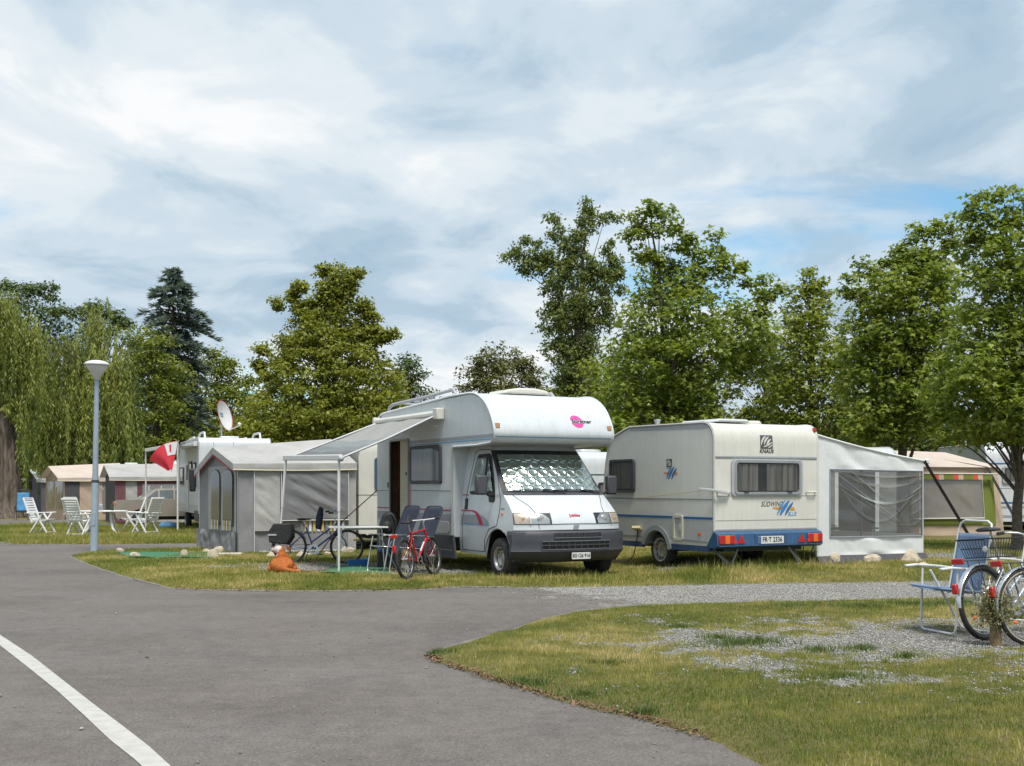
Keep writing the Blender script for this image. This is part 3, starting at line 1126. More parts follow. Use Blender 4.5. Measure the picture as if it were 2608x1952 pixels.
def limb_mesh(trunk, r0, C, nl, seed, mat, root, rtip=0.012, r1=0.05):
    "trunk polyline with limbs reaching towards a choice of clumps"
    rnd = random.Random(seed)
    T = [Vector(p) for p in trunk]
    cum = [0.0]
    for a, b in zip(T, T[1:]):
        cum.append(cum[-1] + (b - a).length)

    def tp(f):
        s = f * cum[-1]
        for i in range(len(T) - 1):
            if s <= cum[i + 1] or i == len(T) - 2:
                u = (s - cum[i]) / (cum[i + 1] - cum[i])
                return T[i].lerp(T[i + 1], min(1, u))
    mb = MB()
    nseg = 14 if mat is not M_BARK2 else 26
    pts, rr = [], []
    for i in range(nseg + 1):
        f = i / nseg
        p = tp(f)
        wob = 0.035 * cum[-1] * 0.12
        p = p + Vector((rnd.uniform(-wob, wob), rnd.uniform(-wob, wob), 0)) * (0 if i == 0 else 1)
        pts.append(p)
        rr.append((r0 * (1 - f) ** 0.8 + rtip) * (1 + 0.5 * max(0, 0.06 - f) / 0.06))
    mb.tube(pts, rr, 10)
    if mat is M_BARK2:                                   # old willows: deep furrows round the stem
        mb = MB()
        mb.tube(pts, rr, 40)
        vv = []
        for i, p in enumerate(mb.v):
            ring, k = divmod(i, 40)
            c = pts[min(ring, len(pts) - 1)]
            d = Vector(p) - c
            vv.append(tuple(c + d * (1 + 0.16 * (sfbm(k * 0.45 + 40, ring * 0.35, 3, 3) - 0.5) * 2 + 0.10 * math.sin(k * 0.94 + ring * 0.25))))
        mb.v = vv
    tr = mb.build('trunk', mat, root, smooth=80)
    idx = list(range(len(C)))
    rnd.shuffle(idx)
    base_z = T[0].z
    mb = MB()
    for i in idx[:nl]:
        c = Vector(C[i])
        hz = (c.z - base_z) / max(0.1, T[-1].z - base_z)
        f = max(0.18, min(0.97, hz - rnd.uniform(0.10, 0.30)))
        p = tp(f)
        q = c
        mid = p.lerp(q, 0.5) + Vector((rnd.uniform(-.12, .12), rnd.uniform(-.12, .12), rnd.uniform(-.1, .3))) * (q - p).length * 0.4
        rb = max(rtip * 1.1, min(r0 * 0.38 * (1 - f), 0.012 * (q - p).length + 0.010))
        P_ = []
        for k in range(7):
            u = k / 6
            P_.append(p * (1 - u) ** 2 + mid * 2 * u * (1 - u) + q * u * u)
        mb.tube(P_, [rb * (1 - 0.8 * k / 6) + rtip * 0.3 for k in range(7)], 5, cap=False)
    mb.build('limbs', mat, root, smooth=80)
    return tr


def tree(name, label, D, base_px, C, per, rad, leaf, shape, mat, trunk_top, r0, group=None, flat=0.45, upish=0.9, nl=70, seed=1, bark=None, z0=0.0, vshift=0.0, trunk=None, cat='tree'):
    bx = (base_px - CX) / F_PX * D
    root = thing(name, label, cat, (bx, D, z0), 0, group)
    off = np.array([bx, D, z0])
    tp = trunk or [(bx, D, z0), (bx, D, (z0 + trunk_top[1]) * 0.5), (trunk_top[0], D, trunk_top[1])]
    tp = [Vector(p) - Vector(off) for p in tp]
    Rd = (np.full(len(C), rad) if not hasattr(rad, '__len__') else np.concatenate([np.full(rad[2], rad[0]), np.full(len(C) - rad[2], rad[1])])) * RNG.uniform(0.65, 1.35, len(C))
    p, nr, ci, d = clump_leaves(C - off, Rd, per, flat, upish)
    ctone = RNG.normal(0, 0.16, len(C))
    v = 0.5 + vshift + ctone[ci] + RNG.normal(0, 0.17, len(p))
    leaves('crown', p, nr, leaf * RNG.uniform(0.7, 1.25, len(p)), shape, v, mat, root)
    limb_mesh(tp, r0, C - off, nl, seed, bark or M_BARK, root)
    return root


M_LINDEN = leaf_mat('linden_leaves', (0.105, 0.132, 0.019), (0.36, 0.36, 0.060), 0.42)
M_MAPLE = leaf_mat('maple_leaves', (0.095, 0.148, 0.021), (0.32, 0.365, 0.064), 0.45)
M_MAPLE_Y = leaf_mat('young_maple_leaves', (0.105, 0.150, 0.022), (0.335, 0.365, 0.062), 0.42)
M_DARKL = leaf_mat('dark_leaves', (0.040, 0.072, 0.020), (0.145, 0.185, 0.048), 0.3)
M_BROWNL = leaf_mat('olive_leaves', (0.070, 0.080, 0.026), (0.20, 0.195, 0.065), 0.3)
M_IVYL = leaf_mat('ivy_leaves', (0.072, 0.108, 0.026), (0.25, 0.285, 0.080), 0.35)
M_MIDL = leaf_mat('mid_green_leaves', (0.085, 0.125, 0.017), (0.27, 0.29, 0.045), 0.40)
M_WILL = leaf_mat('willow_leaves', (0.085, 0.130, 0.026), (0.34, 0.36, 0.09), 0.38)
M_NEED = leaf_mat('cedar_needles', (0.085, 0.125, 0.120), (0.29, 0.345, 0.33), 0.18)
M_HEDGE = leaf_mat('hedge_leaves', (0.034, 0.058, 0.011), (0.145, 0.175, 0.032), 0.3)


def tz(py, D): return CAM_H - (py - HOR) / F_PX * D
def txw(px, D): return (px - CX) / F_PX * D


# --- linden behind the grey tent
D = 50
C = np.concatenate([profile_clumps([(672, 856, 870), (700, 842, 890), (745, 815, 905), (790, 760, 905), (830, 725, 920), (870, 705, 945), (910, 690, 985), (950, 672, 1015), (1000, 655, 1050), (1050, 600, 1065), (1100, 570, 1075), (1150, 570, 1075)], D, 1100, 0.8, 0.45, 1.0, 4),
                    lobe_clumps([(760, 735, 18, 24), (745, 760, 14, 22), (905, 705, 16, 24), (825, 690, 14, 22), (925, 790, 26, 24), (945, 805, 20, 14), (930, 850, 40, 30), (965, 860, 30, 22), (998, 850, 20, 14), (780, 790, 30, 30), (850, 740, 40, 40), (880, 720, 26, 30), (705, 780, 14, 20), (668, 890, 16, 20), (660, 930, 14, 26)], D, 30)])
tree('linden_tree', 'bell shaped yellow green linden behind the grey awning tent', D, 850, C, 46, (0.50, 0.34, 1000), 0.165, LEAF_OVAL, M_LINDEN, (txw(862, D), tz(690, D)), 0.22, seed=2, nl=110)

# --- ivy-clad tree with bare arms
D = 50
lob = [(1430, 700, 52, 60), (1460, 640, 42, 45), (1500, 700, 40, 60), (1545, 700, 42, 55), (1420, 790, 45, 70), (1470, 800, 60, 80), (1540, 790, 40, 60), (1425, 880, 40, 70), (1480, 900, 60, 80), (1440, 980, 50, 70), (1510, 1000, 55, 80), (1440, 1080, 70, 60), (1500, 1090, 70, 60),
       (1390, 655, 35, 22), (1350, 660, 28, 28), (1310, 648, 26, 20), (1285, 656, 12, 8), (1340, 612, 14, 16), (1370, 622, 14, 14), (1335, 690, 22, 16), (1375, 690, 20, 22), (1405, 600, 12, 12), (1398, 552, 10, 8), (1415, 565, 9, 12), (1425, 595, 12, 18), (1435, 625, 14, 18),
       (1475, 600, 18, 26), (1480, 570, 16, 20), (1495, 540, 9, 20), (1494, 520, 6, 12), (1508, 545, 10, 12), (1500, 580, 18, 14), (1525, 562, 18, 10), (1550, 553, 16, 9), (1575, 554, 10, 6), (1545, 640, 14, 16), (1556, 618, 7, 12), (1560, 660, 12, 20), (1575, 700, 14, 10), (1580, 740, 12, 14), (1385, 740, 10, 8), (1380, 835, 12, 8)]
C = lobe_clumps(lob, D, 22, 0.8)
tree('ivy_tree', 'gnarled tree wrapped in ivy with outstretched leafy arms', D, 1470, C, 34, 0.30, 0.14, LEAF_OVAL, M_IVYL, (txw(1490, D), tz(560, D)), 0.3, flat=0.75, upish=0.35, nl=60, seed=3)

# --- round brownish tree in the distance
D = 66
C = profile_clumps([(880, 1262, 1280), (900, 1215, 1325), (930, 1190, 1365), (970, 1170, 1390), (1010, 1150, 1410), (1060, 1145, 1420), (1110, 1145, 1420)], D, 300)
tree('round_tree', 'round brownish olive tree above the motorhome roof', D, 1280, C, 60, 0.62, 0.19, LEAF_OVAL, M_BROWNL, (txw(1272, D), tz(905, D)), 0.3, seed=4)

# --- maples behind the caravans
D = 33
C = np.concatenate([profile_clumps([(690, 1620, 1800), (720, 1610, 1850), (760, 1600, 1920), (800, 1570, 1960), (860, 1550, 1990), (920, 1530, 1960), (1000, 1510, 1870), (1080, 1490, 1880), (1150, 1490, 1900)], D, 640, 0.7, 0.5, 1.35, 18),
                    lobe_clumps([(1657, 528, 18, 20), (1622, 560, 24, 26), (1700, 560, 28, 30), (1610, 600, 22, 30), (1655, 590, 30, 34), (1720, 600, 22, 36), (1640, 650, 44, 34), (1750, 630, 28, 26), (1700, 670, 60, 40), (1822, 600, 20, 16), (1822, 635, 20, 24), (1830, 690, 44, 36), (1880, 710, 36, 30), (1780, 680, 32, 36),
                                 (1942, 720, 26, 20), (1945, 760, 30, 30), (1930, 810, 40, 40), (1640, 545, 12, 22), (1672, 530, 10, 24), (1760, 610, 14, 26), (1790, 650, 14, 24), (1850, 650, 14, 24), (1895, 680, 12, 20), (1965, 745, 12, 16), (1900, 900, 50, 40), (1925, 960, 44, 34), (1950, 900, 40, 40)], D, 13)])
tree('maple_tree', 'tall maple with twin pointed tops behind the blue trimmed caravan', D, 1700, C, 30, (0.44, 0.27, 640), 0.18, LEAF_MAPLE, M_MAPLE, (txw(1660, D), tz(540, D)), 0.10, 'maples behind the caravans', flat=0.5, upish=1.1, nl=90, seed=5)
D = 38
C = np.concatenate([profile_clumps([(740, 1990, 2105), (780, 1965, 2130), (840, 1945, 2170), (900, 1940, 2200), (1000, 1950, 2220), (1080, 1920, 2220), (1150, 1900, 2220)], D, 430, 0.8, 0.5, 1.35, 16),
                    lobe_clumps([(2062, 695, 18, 16), (2060, 730, 26, 24), (2000, 735, 24, 14), (2090, 740, 24, 30)], D, 20)])
tree('maple_tree', 'slim pale green maple between the two larger maples', D, 2065, C, 30, (0.50, 0.28, 430), 0.185, LEAF_MAPLE, M_MAPLE_Y, (txw(2062, D), tz(700, D)), 0.09, 'maples behind the caravans', flat=0.5, upish=1.1, nl=60, seed=6)
D = 31
C = np.concatenate([profile_clumps([(640, 2300, 2440), (690, 2230, 2460), (720, 2170, 2470), (760, 2150, 2470), (830, 2130, 2470), (900, 2120, 2450), (1000, 2110, 2430), (1060, 2115, 2420), (1125, 2130, 2400)], D, 640, 0.75, 0.5, 1.35, 18),
                    lobe_clumps([(2312, 615, 20, 16), (2360, 600, 22, 18), (2420, 585, 18, 16), (2420, 625, 40, 30), (2330, 650, 40, 26), (2262, 670, 28, 20), (2170, 705, 22, 14), (2225, 690, 22, 16), (2160, 745, 22, 24), (2385, 580, 10, 18), (2340, 590, 12, 16), (2290, 640, 12, 20), (2200, 670, 10, 16), (2440, 560, 10, 18)], D, 18)])
tree('maple_tree', 'broad dense maple rising behind the white awning tent', D, 2300, C, 30, (0.44, 0.26, 640), 0.175, LEAF_MAPLE, M_MAPLE, (txw(2330, D), tz(630, D)), 0.12, 'maples behind the caravans', flat=0.5, upish=1.1, nl=90, seed=7)
D = 25
C = np.concatenate([profile_clumps([(600, 2450, 2660), (660, 2435, 2700), (700, 2430, 2740), (800, 2420, 2780), (860, 2390, 2800), (930, 2365, 2820), (1000, 2350, 2820), (1060, 2360, 2820), (1132, 2390, 2800)], D, 560, 0.75, 0.5, 1.35, 18),
                    lobe_clumps([(2510, 500, 40, 14), (2565, 500, 40, 20), (2475, 535, 22, 20), (2490, 560, 40, 26), (2590, 560, 40, 40), (2540, 600, 60, 40), (2465, 600, 24, 30), (2630, 520, 30, 30), (2430, 960, 60, 50, -1), (2500, 1040, 70, 50, -1), (2400, 1040, 40, 40)], D, 22)])
tree('maple_tree', 'nearest maple at the right edge with a bare grey trunk', D, 2596, C, 32, (0.40, 0.24, 560), 0.16, LEAF_MAPLE, M_MAPLE, (txw(2560, D), tz(520, D)), 0.10, 'maples behind the caravans', flat=0.5, upish=1.1, nl=45, seed=8,
     trunk=[(txw(2594, D), D, 0), (txw(2592, D), D, 2.4), (txw(2585, D), D, 4.5), (txw(2560, D), D, tz(520, D))])

# --- trees on the left
D = 76
C = np.concatenate([profile_clumps([(740, 0, 120), (775, -20, 150), (820, -30, 175), (880, -30, 190), (1000, -30, 200), (1130, -30, 200)], D, 260),
                    lobe_clumps([(12, 725, 14, 12), (50, 735, 14, 12), (90, 735, 18, 16), (125, 745, 16, 20), (150, 790, 16, 16)], D, 12)])
tree('broadleaf_tree', 'dark broadleaf tree behind the large willow', D, 90, C, 36, 0.8, 0.28, LEAF_MAPLE, M_DARKL, (txw(70, D), tz(750, D)), 0.3, 'trees behind the tents', seed=9)
C = np.concatenate([profile_clumps([(810, 195, 330), (850, 185, 350), (900, 180, 370), (1000, 180, 400), (1130, 180, 400)], D, 170),
                    lobe_clumps([(242, 785, 18, 14), (210, 800, 16, 14), (280, 800, 20, 16), (310, 820, 20, 16)], D, 12)])
tree('broadleaf_tree', 'dark broadleaf tree showing over the drooping willow', D, 260, C, 36, 0.8, 0.28, LEAF_MAPLE, M_DARKL, (txw(250, D), tz(800, D)), 0.3, 'trees behind the tents', seed=10)
D = 66
C = profile_clumps([(835, 330, 410), (870, 320, 425), (920, 330, 460), (960, 340, 478), (1020, 340, 480), (1100, 340, 485), (1200, 340, 490)], D, 230)
tree('broadleaf_tree', 'mid green broadleaf tree left of the blue cedar trunk', D, 400, C, 42, 0.7, 0.21, LEAF_OVAL, M_MIDL, (txw(380, D), tz(860, D)), 0.25, 'trees behind the tents', seed=11)
D = 86
C = np.concatenate([profile_clumps([(905, 505, 560), (940, 480, 600), (990, 480, 650), (1050, 480, 680), (1130, 480, 700)], D, 210), lobe_clumps([(540, 900, 20, 14), (580, 925, 18, 14), (630, 970, 24, 14)], D, 10)])
tree('broadleaf_tree', 'distant green tree between the cedar and the linden', D, 560, C, 40, 0.9, 0.26, LEAF_OVAL, M_MIDL, (txw(550, D), tz(920, D)), 0.3, 'trees behind the tents', seed=12)
D = 64
C = profile_clumps([(908, 1022, 1046), (935, 1010, 1068), (975, 1000, 1085), (1020, 990, 1100), (1090, 980, 1105)], D, 120)
tree('broadleaf_tree', 'small dark tree just right of the linden', D, 1045, C, 34, 0.6, 0.2, LEAF_OVAL, M_DARKL, (txw(1040, D), tz(930, D)), 0.2, 'trees behind the tents', seed=13)
D = 60
C = profile_clumps([(1075, 640, 700), (1110, 560, 760), (1150, 540, 800), (1200, 540, 800)], D, 130)
tree('shrub', 'yellow green shrub under the linden behind the motorhome', D, 660, C, 40, 0.6, 0.18, LEAF_OVAL, M_LINDEN, (txw(660, D), tz(1100, D)), 0.1, None, seed=14, cat='shrub')
D = 62
C = profile_clumps([(985, 1385, 1450), (1010, 1360, 1520), (1060, 1340, 1560), (1120, 1340, 1580)], D, 170)
tree('shrub', 'leafy undergrowth at the foot of the ivy tree', D, 1440, C, 40, 0.6, 0.18, LEAF_OVAL, M_MIDL, (txw(1440, D), tz(1010, D)), 0.12, None, seed=15, cat='shrub')


# --- willows: strands hanging from a dome
def willow(name, label, D, base_px, starts, trunk, r0, per, group, seed):
    bx = (base_px - CX) / F_PX * D
    root = thing(name, label, 'willow', (bx, D, 0), 0, group)
    off = np.array([bx, D, 0])
    n = len(starts)
    ln = starts[:, 3]
    i = np.repeat(np.arange(n), per)
    t = np.tile(np.linspace(0, 1, per), n)
    sw = RNG.normal(0, 0.10, (n, 2))
    arch = RNG.uniform(-0.35, 0.35, (n, 2))
    P_ = np.stack([starts[i, 0] + (arch[i, 0] * np.minimum(t * 3, 1)) + sw[i, 0] * t * ln[i] * 0.5 + RNG.normal(0, 0.03, len(t)),
                   starts[i, 1] + (arch[i, 1] * np.minimum(t * 3, 1)) + sw[i, 1] * t * ln[i] * 0.5 + RNG.normal(0, 0.03, len(t)),
                   starts[i, 2] - t * ln[i]], 1)
    nr = np.stack([np.cos(RNG.uniform(0, 6.28, len(t))), np.sin(RNG.uniform(0, 6.28, len(t))), RNG.normal(0.2, 0.3, len(t))], 1)
    tone = RNG.normal(0, 0.10, n) + RNG.normal(0, 0.24, 4000)[starts[:, 4].astype(int)]
    v = 0.5 + tone[i] + RNG.normal(0, 0.12, len(t)) + 0.12 * (1 - t)
    # leaves point downwards along the strand
    nz = nr / np.linalg.norm(nr, axis=1)[:, None]
    yaw = -np.pi / 2 + RNG.normal(0, 0.35, len(t))
    leaves('crown', P_ - off, nr, RNG.uniform(0.18, 0.30, len(t)), LEAF_NARROW * np.array([1, 1.25, 1]), v, M_WILL, root, yaw)
    limb_mesh([Vector(p) - Vector(off) for p in trunk], r0, starts[:, :3] - off, 60, seed, M_BARK2, root)
    return root


def dome_starts(prof, D, n, bottom, shell=0.5, depth=0.8):
    "strand tops over a crown outline; bottom(px) gives the pixel row where strands end"
    nb = max(20, n // 11)
    B_ = profile_clumps(prof, D, nb, depth, shell)
    bid = RNG.integers(0, nb, n)
    C = B_[bid] + RNG.normal(0, 1, (n, 3)) * np.array([0.26, 0.26, 0.30])
    px = CX + F_PX * C[:, 0] / D
    zb = CAM_H - (np.array([bottom(p) for p in px]) - HOR) / F_PX * D
    l = np.minimum(C[:, 2] - zb, RNG.uniform(1.6, 5.0, n))
    l = np.maximum(l, 0.4) * RNG.uniform(0.75, 1.05, n)
    return np.concatenate([C, l[:, None], bid[:, None]], 1)


D = 55
S = dome_starts([(735, -60, 30), (750, -100, 60), (790, -150, 78), (850, -160, 85), (950, -170, 86), (1040, -170, 84)], D, 620, lambda p: 1010 + 60 * (p > 55) + (120 if p > 62 else 0) + random.uniform(-40, 40), 0.4, 0.5)
willow('willow_tree', 'large weeping willow with a thick furrowed trunk at the left edge', D, 22, S, [(txw(22, D), D, 0), (txw(24, D), D, 2.0), (txw(20, D), D, 4.0), (txw(-30, D), D, 6.5), (txw(-60, D), D, 9.5)], 0.50, 64, 'weeping willows', 20)
D = 60
S = dome_starts([(775, 236, 262), (800, 205, 290), (850, 190, 300), (880, 110, 320), (905, 95, 335), (960, 86, 352), (1050, 82, 362), (1150, 80, 366), (1220, 85, 360)], D, 1150, lambda p: 1190 + 60 * math.sin(p * 0.045) + random.uniform(-10, 70) - (60 if p > 280 else 0), 0.38, 0.7)
willow('willow_tree', 'weeping willow trailing its strands behind the street lamp', D, 235, S, [(txw(235, D), D, 0), (txw(238, D), D, 3.0), (txw(242, D), D, 6.0), (txw(250, D), D, 10.2)], 0.45, 64, 'weeping willows', 21)


# --- blue cedar
def cedar():
    D = 74
    bx = txw(440, D)
    root = thing('cedar_tree', 'blue grey conical cedar standing above the other trees', 'conifer', (bx, D, 0))
    H_ = tz(684, D)
    rnd = random.Random(5)
    wood = MB()
    wood.tube([(0, 0, 0), (0, 0, H_ * 0.5), (0.05, 0, H_)], [0.32, 0.2, 0.02], 10)
    wood.build('trunk', M_BARK, root, smooth=80)
    br = MB()
    pts, nrm, yaw = [], [], []
    prof = [(684, 8), (700, 20), (730, 42), (760, 62), (800, 84), (835, 100), (880, 92), (930, 80), (1000, 90), (1100, 80), (1180, 60)]
    z = H_ - 0.2
    while z > 1.5:
        py = HOR - (z - CAM_H) * F_PX / D
        rad = lerp_tab([(a, b * D / F_PX) for a, b in prof], py, 1)
        for k in range(7):
            if rnd.random() < 0.1: continue
            a = rnd.uniform(0, 6.283)
            L_ = rad * rnd.uniform(0.6, 1.12)
            d = Vector((math.cos(a), math.sin(a), 0))
            rise = rnd.uniform(0.05, 0.30)
            P_ = [Vector((0, 0, z)) + d * (L_ * u) + Vector((0, 0, L_ * (rise * u - 0.42 * u * u))) for u in (0, .25, .5, .75, 1)]
            br.tube(P_, [0.05, 0.04, 0.03, 0.02, 0.008], 4, cap=False)
            m = int(26 + 36 * L_)
            sd = Vector((-d.y, d.x, 0))
            for j in range(m):
                u = rnd.random() ** 0.7
                u = 0.12 + 0.9 * u
                c = Vector((0, 0, z)) + d * (L_ * u) + Vector((0, 0, L_ * (rise * u - 0.42 * u * u)))
                w = rnd.uniform(-1, 1) * L_ * 0.28 * (1.15 - u)
                c = c + sd * w + Vector((0, 0, -abs(w) * 0.35 + rnd.uniform(-.06, .06)))
                pts.append(c); nrm.append((rnd.gauss(0, .35), rnd.gauss(0, .35), 1))
                yaw.append((d * 1.0 + sd * (0.9 if w > 0 else -0.9) * rnd.random()))
        z -= rnd.uniform(0.22, 0.36)
    br.build('limbs', M_BARK, root, smooth=80)
    P_ = np.array(pts); Nn = np.array(nrm)
    n = len(P_)
    # needle sprays: narrow leaves laid along the branch
    nz = Nn / np.linalg.norm(Nn, axis=1)[:, None]
    ref = np.where(np.abs(nz[:, 2:3]) > 0.95, np.array([[1.0, 0, 0]]), np.array([[0, 0, 1.0]]))
    ux = np.cross(ref, nz); ux /= np.linalg.norm(ux, axis=1)[:, None]
    uy = np.cross(nz, ux)
    Y_ = np.array(yaw)
    a = np.arctan2((Y_ * uy).sum(1), (Y_ * ux).sum(1))
    leaves('crown', P_, Nn, RNG.uniform(0.35, 0.6, n), LEAF_NARROW * np.array([1, 1.3, 1]), RNG.normal(0.5, 0.22, n), M_NEED, root, a)


cedar()

# --- hedge behind the left tents, and the wood that closes the view
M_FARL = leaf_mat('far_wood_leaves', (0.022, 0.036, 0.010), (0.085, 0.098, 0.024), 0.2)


def hedge(name, label, prof, D, n, per, rad, leaf, mat, kind=None):
    C = profile_clumps(prof, D, n, 0.22, 0.6)
    p, nr, ci, d = clump_leaves(C, np.full(n, rad) * RNG.uniform(0.7, 1.3, n), per, 0.7, 0.6)
    t = RNG.normal(0, 0.16, n)
    if kind:
        o = leaves(name, p, nr, leaf * RNG.uniform(0.7, 1.3, len(p)), LEAF_OVAL, 0.5 + t[ci] + RNG.normal(0, 0.15, len(p)), mat, None)
        return tag(o, label, kind=kind)
    c0 = C.mean(0)
    root = thing(name, label, 'hedge', (c0[0], c0[1], 0))
    leaves('foliage', p - np.array([c0[0], c0[1], 0]), nr, leaf * RNG.uniform(0.7, 1.3, len(p)), LEAF_OVAL, 0.5 + t[ci] + RNG.normal(0, 0.15, len(p)), mat, root)
    mb = MB()
    for k in range(0, n, 6):
        q = Vector(C[k]) - Vector((c0[0], c0[1], 0))
        mb.tube([(q.x * 0.98, q.y, 0), (q.x, q.y, q.z)], [0.03, 0.01], 5)
    tag(mb.build('stems', M_BARK, root), kind='stuff')
    return root


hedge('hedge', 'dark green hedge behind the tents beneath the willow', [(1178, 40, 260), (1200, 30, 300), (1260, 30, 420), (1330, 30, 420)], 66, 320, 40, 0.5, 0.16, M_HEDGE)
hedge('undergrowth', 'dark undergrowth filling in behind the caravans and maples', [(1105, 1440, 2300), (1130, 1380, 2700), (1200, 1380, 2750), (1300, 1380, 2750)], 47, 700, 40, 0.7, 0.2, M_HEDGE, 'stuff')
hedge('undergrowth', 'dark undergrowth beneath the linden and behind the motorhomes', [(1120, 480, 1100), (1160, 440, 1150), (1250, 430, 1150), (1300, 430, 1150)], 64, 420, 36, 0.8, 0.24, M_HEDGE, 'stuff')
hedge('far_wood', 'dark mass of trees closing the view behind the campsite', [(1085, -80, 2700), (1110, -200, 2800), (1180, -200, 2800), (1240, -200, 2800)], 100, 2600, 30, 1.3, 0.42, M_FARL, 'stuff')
C = profile_clumps([(1040, 2230, 2500), (1080, 2200, 2650), (1150, 2200, 2700), (1230, 2200, 2700)], 48, 240, 0.3)
tree('shrub', 'dark green thicket behind the beige tent and the flagpole', 48, 2420, C, 36, 0.6, 0.2, LEAF_OVAL, M_HEDGE, (txw(2420, 48), tz(1080, 48)), 0.15, None, seed=31, cat='shrub')
C = profile_clumps([(860, 1560, 1680), (930, 1500, 1800), (1020, 1480, 1860), (1130, 1480, 1860)], 44, 260, 0.4)
tree('broadleaf_tree', 'yellow green young trees filling in behind the tall maple', 44, 1620, C, 30, 0.6, 0.22, LEAF_MAPLE, M_MAPLE_Y, (txw(1620, 44), tz(880, 44)), 0.12, None, seed=32)

C = np.concatenate([profile_clumps([(870, 1890, 1960), (930, 1870, 1990), (1000, 1950, 2020), (1060, 1860, 2020), (1130, 1860, 2020)], 41, 130, 0.5, 0.6), lobe_clumps([(1870, 980, 26, 40), (1985, 960, 26, 50)], 41, 16)])
tree('broadleaf_tree', 'slender young tree in the gap right of the tall maple', 41, 1960, C, 24, 0.42, 0.2, LEAF_MAPLE, M_MAPLE_Y, (txw(1935, 41), tz(880, 41)), 0.07, None, seed=33)

# distant wooded hill seen through the gap between the maples
M_HILL = pm('far_hill', (0.045, 0.055, 0.050), 1.0, var=0.35, vscale=0.05, bump=1.0, bscale=0.4)
mb = MB()


def hillf(u, v):
    x = -400 + 1300 * u
    h = 30 + 20 * math.sin(u * 5.0 + 0.6) + 5 * math.sin(u * 31)
    d = 620 + 160 * v
    return (x, d, -1 + h * math.sin(min(1, v * 1.0) * math.pi / 2) + 2.2 * (vnoise(x * 0.11, v * 9, 5) + vnoise(x * 0.35, v * 20, 6) * 0.7))


mb.grid(hillf, 260, 14)
o = mb.build('hill', M_HILL, smooth=0)
tag(o, 'far wooded hill behind the trees', kind='structure')
# ================================================================== vehicle materials
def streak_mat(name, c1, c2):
    "thin cloth hanging in folds: light and shade of the folds painted as vertical streaks"
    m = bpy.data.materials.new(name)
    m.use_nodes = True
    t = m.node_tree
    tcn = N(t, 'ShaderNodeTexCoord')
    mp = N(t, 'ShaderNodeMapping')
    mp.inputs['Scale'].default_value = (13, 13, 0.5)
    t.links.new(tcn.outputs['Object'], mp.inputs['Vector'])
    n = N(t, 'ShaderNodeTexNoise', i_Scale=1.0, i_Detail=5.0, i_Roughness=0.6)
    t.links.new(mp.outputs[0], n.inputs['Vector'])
    r_ = ramp(t, [(0.34, c1), (0.62, c2)])  # pale and dark streaks in the colour stand in for fold shading
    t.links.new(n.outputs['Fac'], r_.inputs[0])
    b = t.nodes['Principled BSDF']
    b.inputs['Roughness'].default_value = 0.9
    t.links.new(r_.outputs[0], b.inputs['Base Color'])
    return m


M_WHITE = pm('white_gelcoat', (0.555, 0.585, 0.60), 0.32, var=0.045, vscale=3, coat=0.15, dirt=0.26)
M_WHITE2 = pm('cab_white_paint', (0.555, 0.585, 0.605), 0.25, var=0.03, vscale=3, coat=0.4, dirt=0.12)
M_CREAM = pm('cream_gelcoat', (0.60, 0.585, 0.52), 0.38, var=0.04, vscale=3, dirt=0.24, bump=0.10, bscale=70)
M_CREAM_S = pm('cream_side_panel', (0.66, 0.645, 0.59), 0.42, var=0.04, vscale=3, dirt=0.16, bump=0.10, bscale=70)
M_LGREY = pm('light_grey_panel', (0.45, 0.46, 0.45), 0.45, var=0.05, vscale=4, dirt=0.25)
M_GREYBAND = pm('grey_stripe', (0.28, 0.30, 0.33), 0.4, var=0.04)
M_DGREY = pm('dark_grey_plastic', (0.052, 0.054, 0.064), 0.55, var=0.15, vscale=5, bump=0.1, bscale=200)
M_BLACK = pm('black_plastic', (0.018, 0.018, 0.020), 0.5, var=0.1)
M_RUBBER = pm('rubber', (0.030, 0.029, 0.028), 0.85, var=0.3, vscale=14, bump=0.2, bscale=120)
M_STEEL = pm('steel_rim', (0.42, 0.42, 0.41), 0.4, 0.6, var=0.2, vscale=9)
M_ALU = pm('aluminium', (0.58, 0.58, 0.57), 0.32, 0.85, var=0.08, vscale=20)
M_WTUBE = pm('white_tube', (0.62, 0.62, 0.60), 0.4, var=0.05)
M_TRIM = pm('grey_trim', (0.36, 0.37, 0.38), 0.45, var=0.08)
M_DTRIM = pm('dark_trim', (0.05, 0.055, 0.06), 0.5, var=0.1)
M_RED = pm('red_decal', (0.42, 0.012, 0.045), 0.45, var=0.06)
M_BLUE = pm('blue_decal', (0.02, 0.12, 0.32), 0.45, var=0.06)
M_LBLUE = pm('light_blue_decal', (0.06, 0.28, 0.50), 0.45, var=0.06)
M_PINK = pm('pink_decal', (0.62, 0.05, 0.26), 0.5, var=0.05)
M_INK = pm('black_print', (0.02, 0.02, 0.022), 0.5, var=0.1)
M_GINK = pm('grey_print', (0.07, 0.08, 0.085), 0.5, var=0.1)
M_WINDOW = glass_mat('tinted_window', (0.62, 0.62, 0.60), 0.92, 0.04)
M_CLEAR = glass_mat('clear_glass', (0.93, 0.95, 0.94), 0.94, 0.02)
M_DARKIN = pm('dark_interior', (0.045, 0.042, 0.038), 0.9, var=0.3)
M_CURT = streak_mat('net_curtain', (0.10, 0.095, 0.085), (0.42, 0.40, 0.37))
M_WOOD = pm('brown_veneer', (0.16, 0.085, 0.04), 0.5, var=0.3, vscale=5)
M_CREAMIN = pm('cream_inner_panel', (0.56, 0.50, 0.37), 0.5, var=0.05)
M_LAMPRED = pm('red_lens', (0.42, 0.012, 0.010), 0.15, var=0.08, vscale=30, coat=0.5)
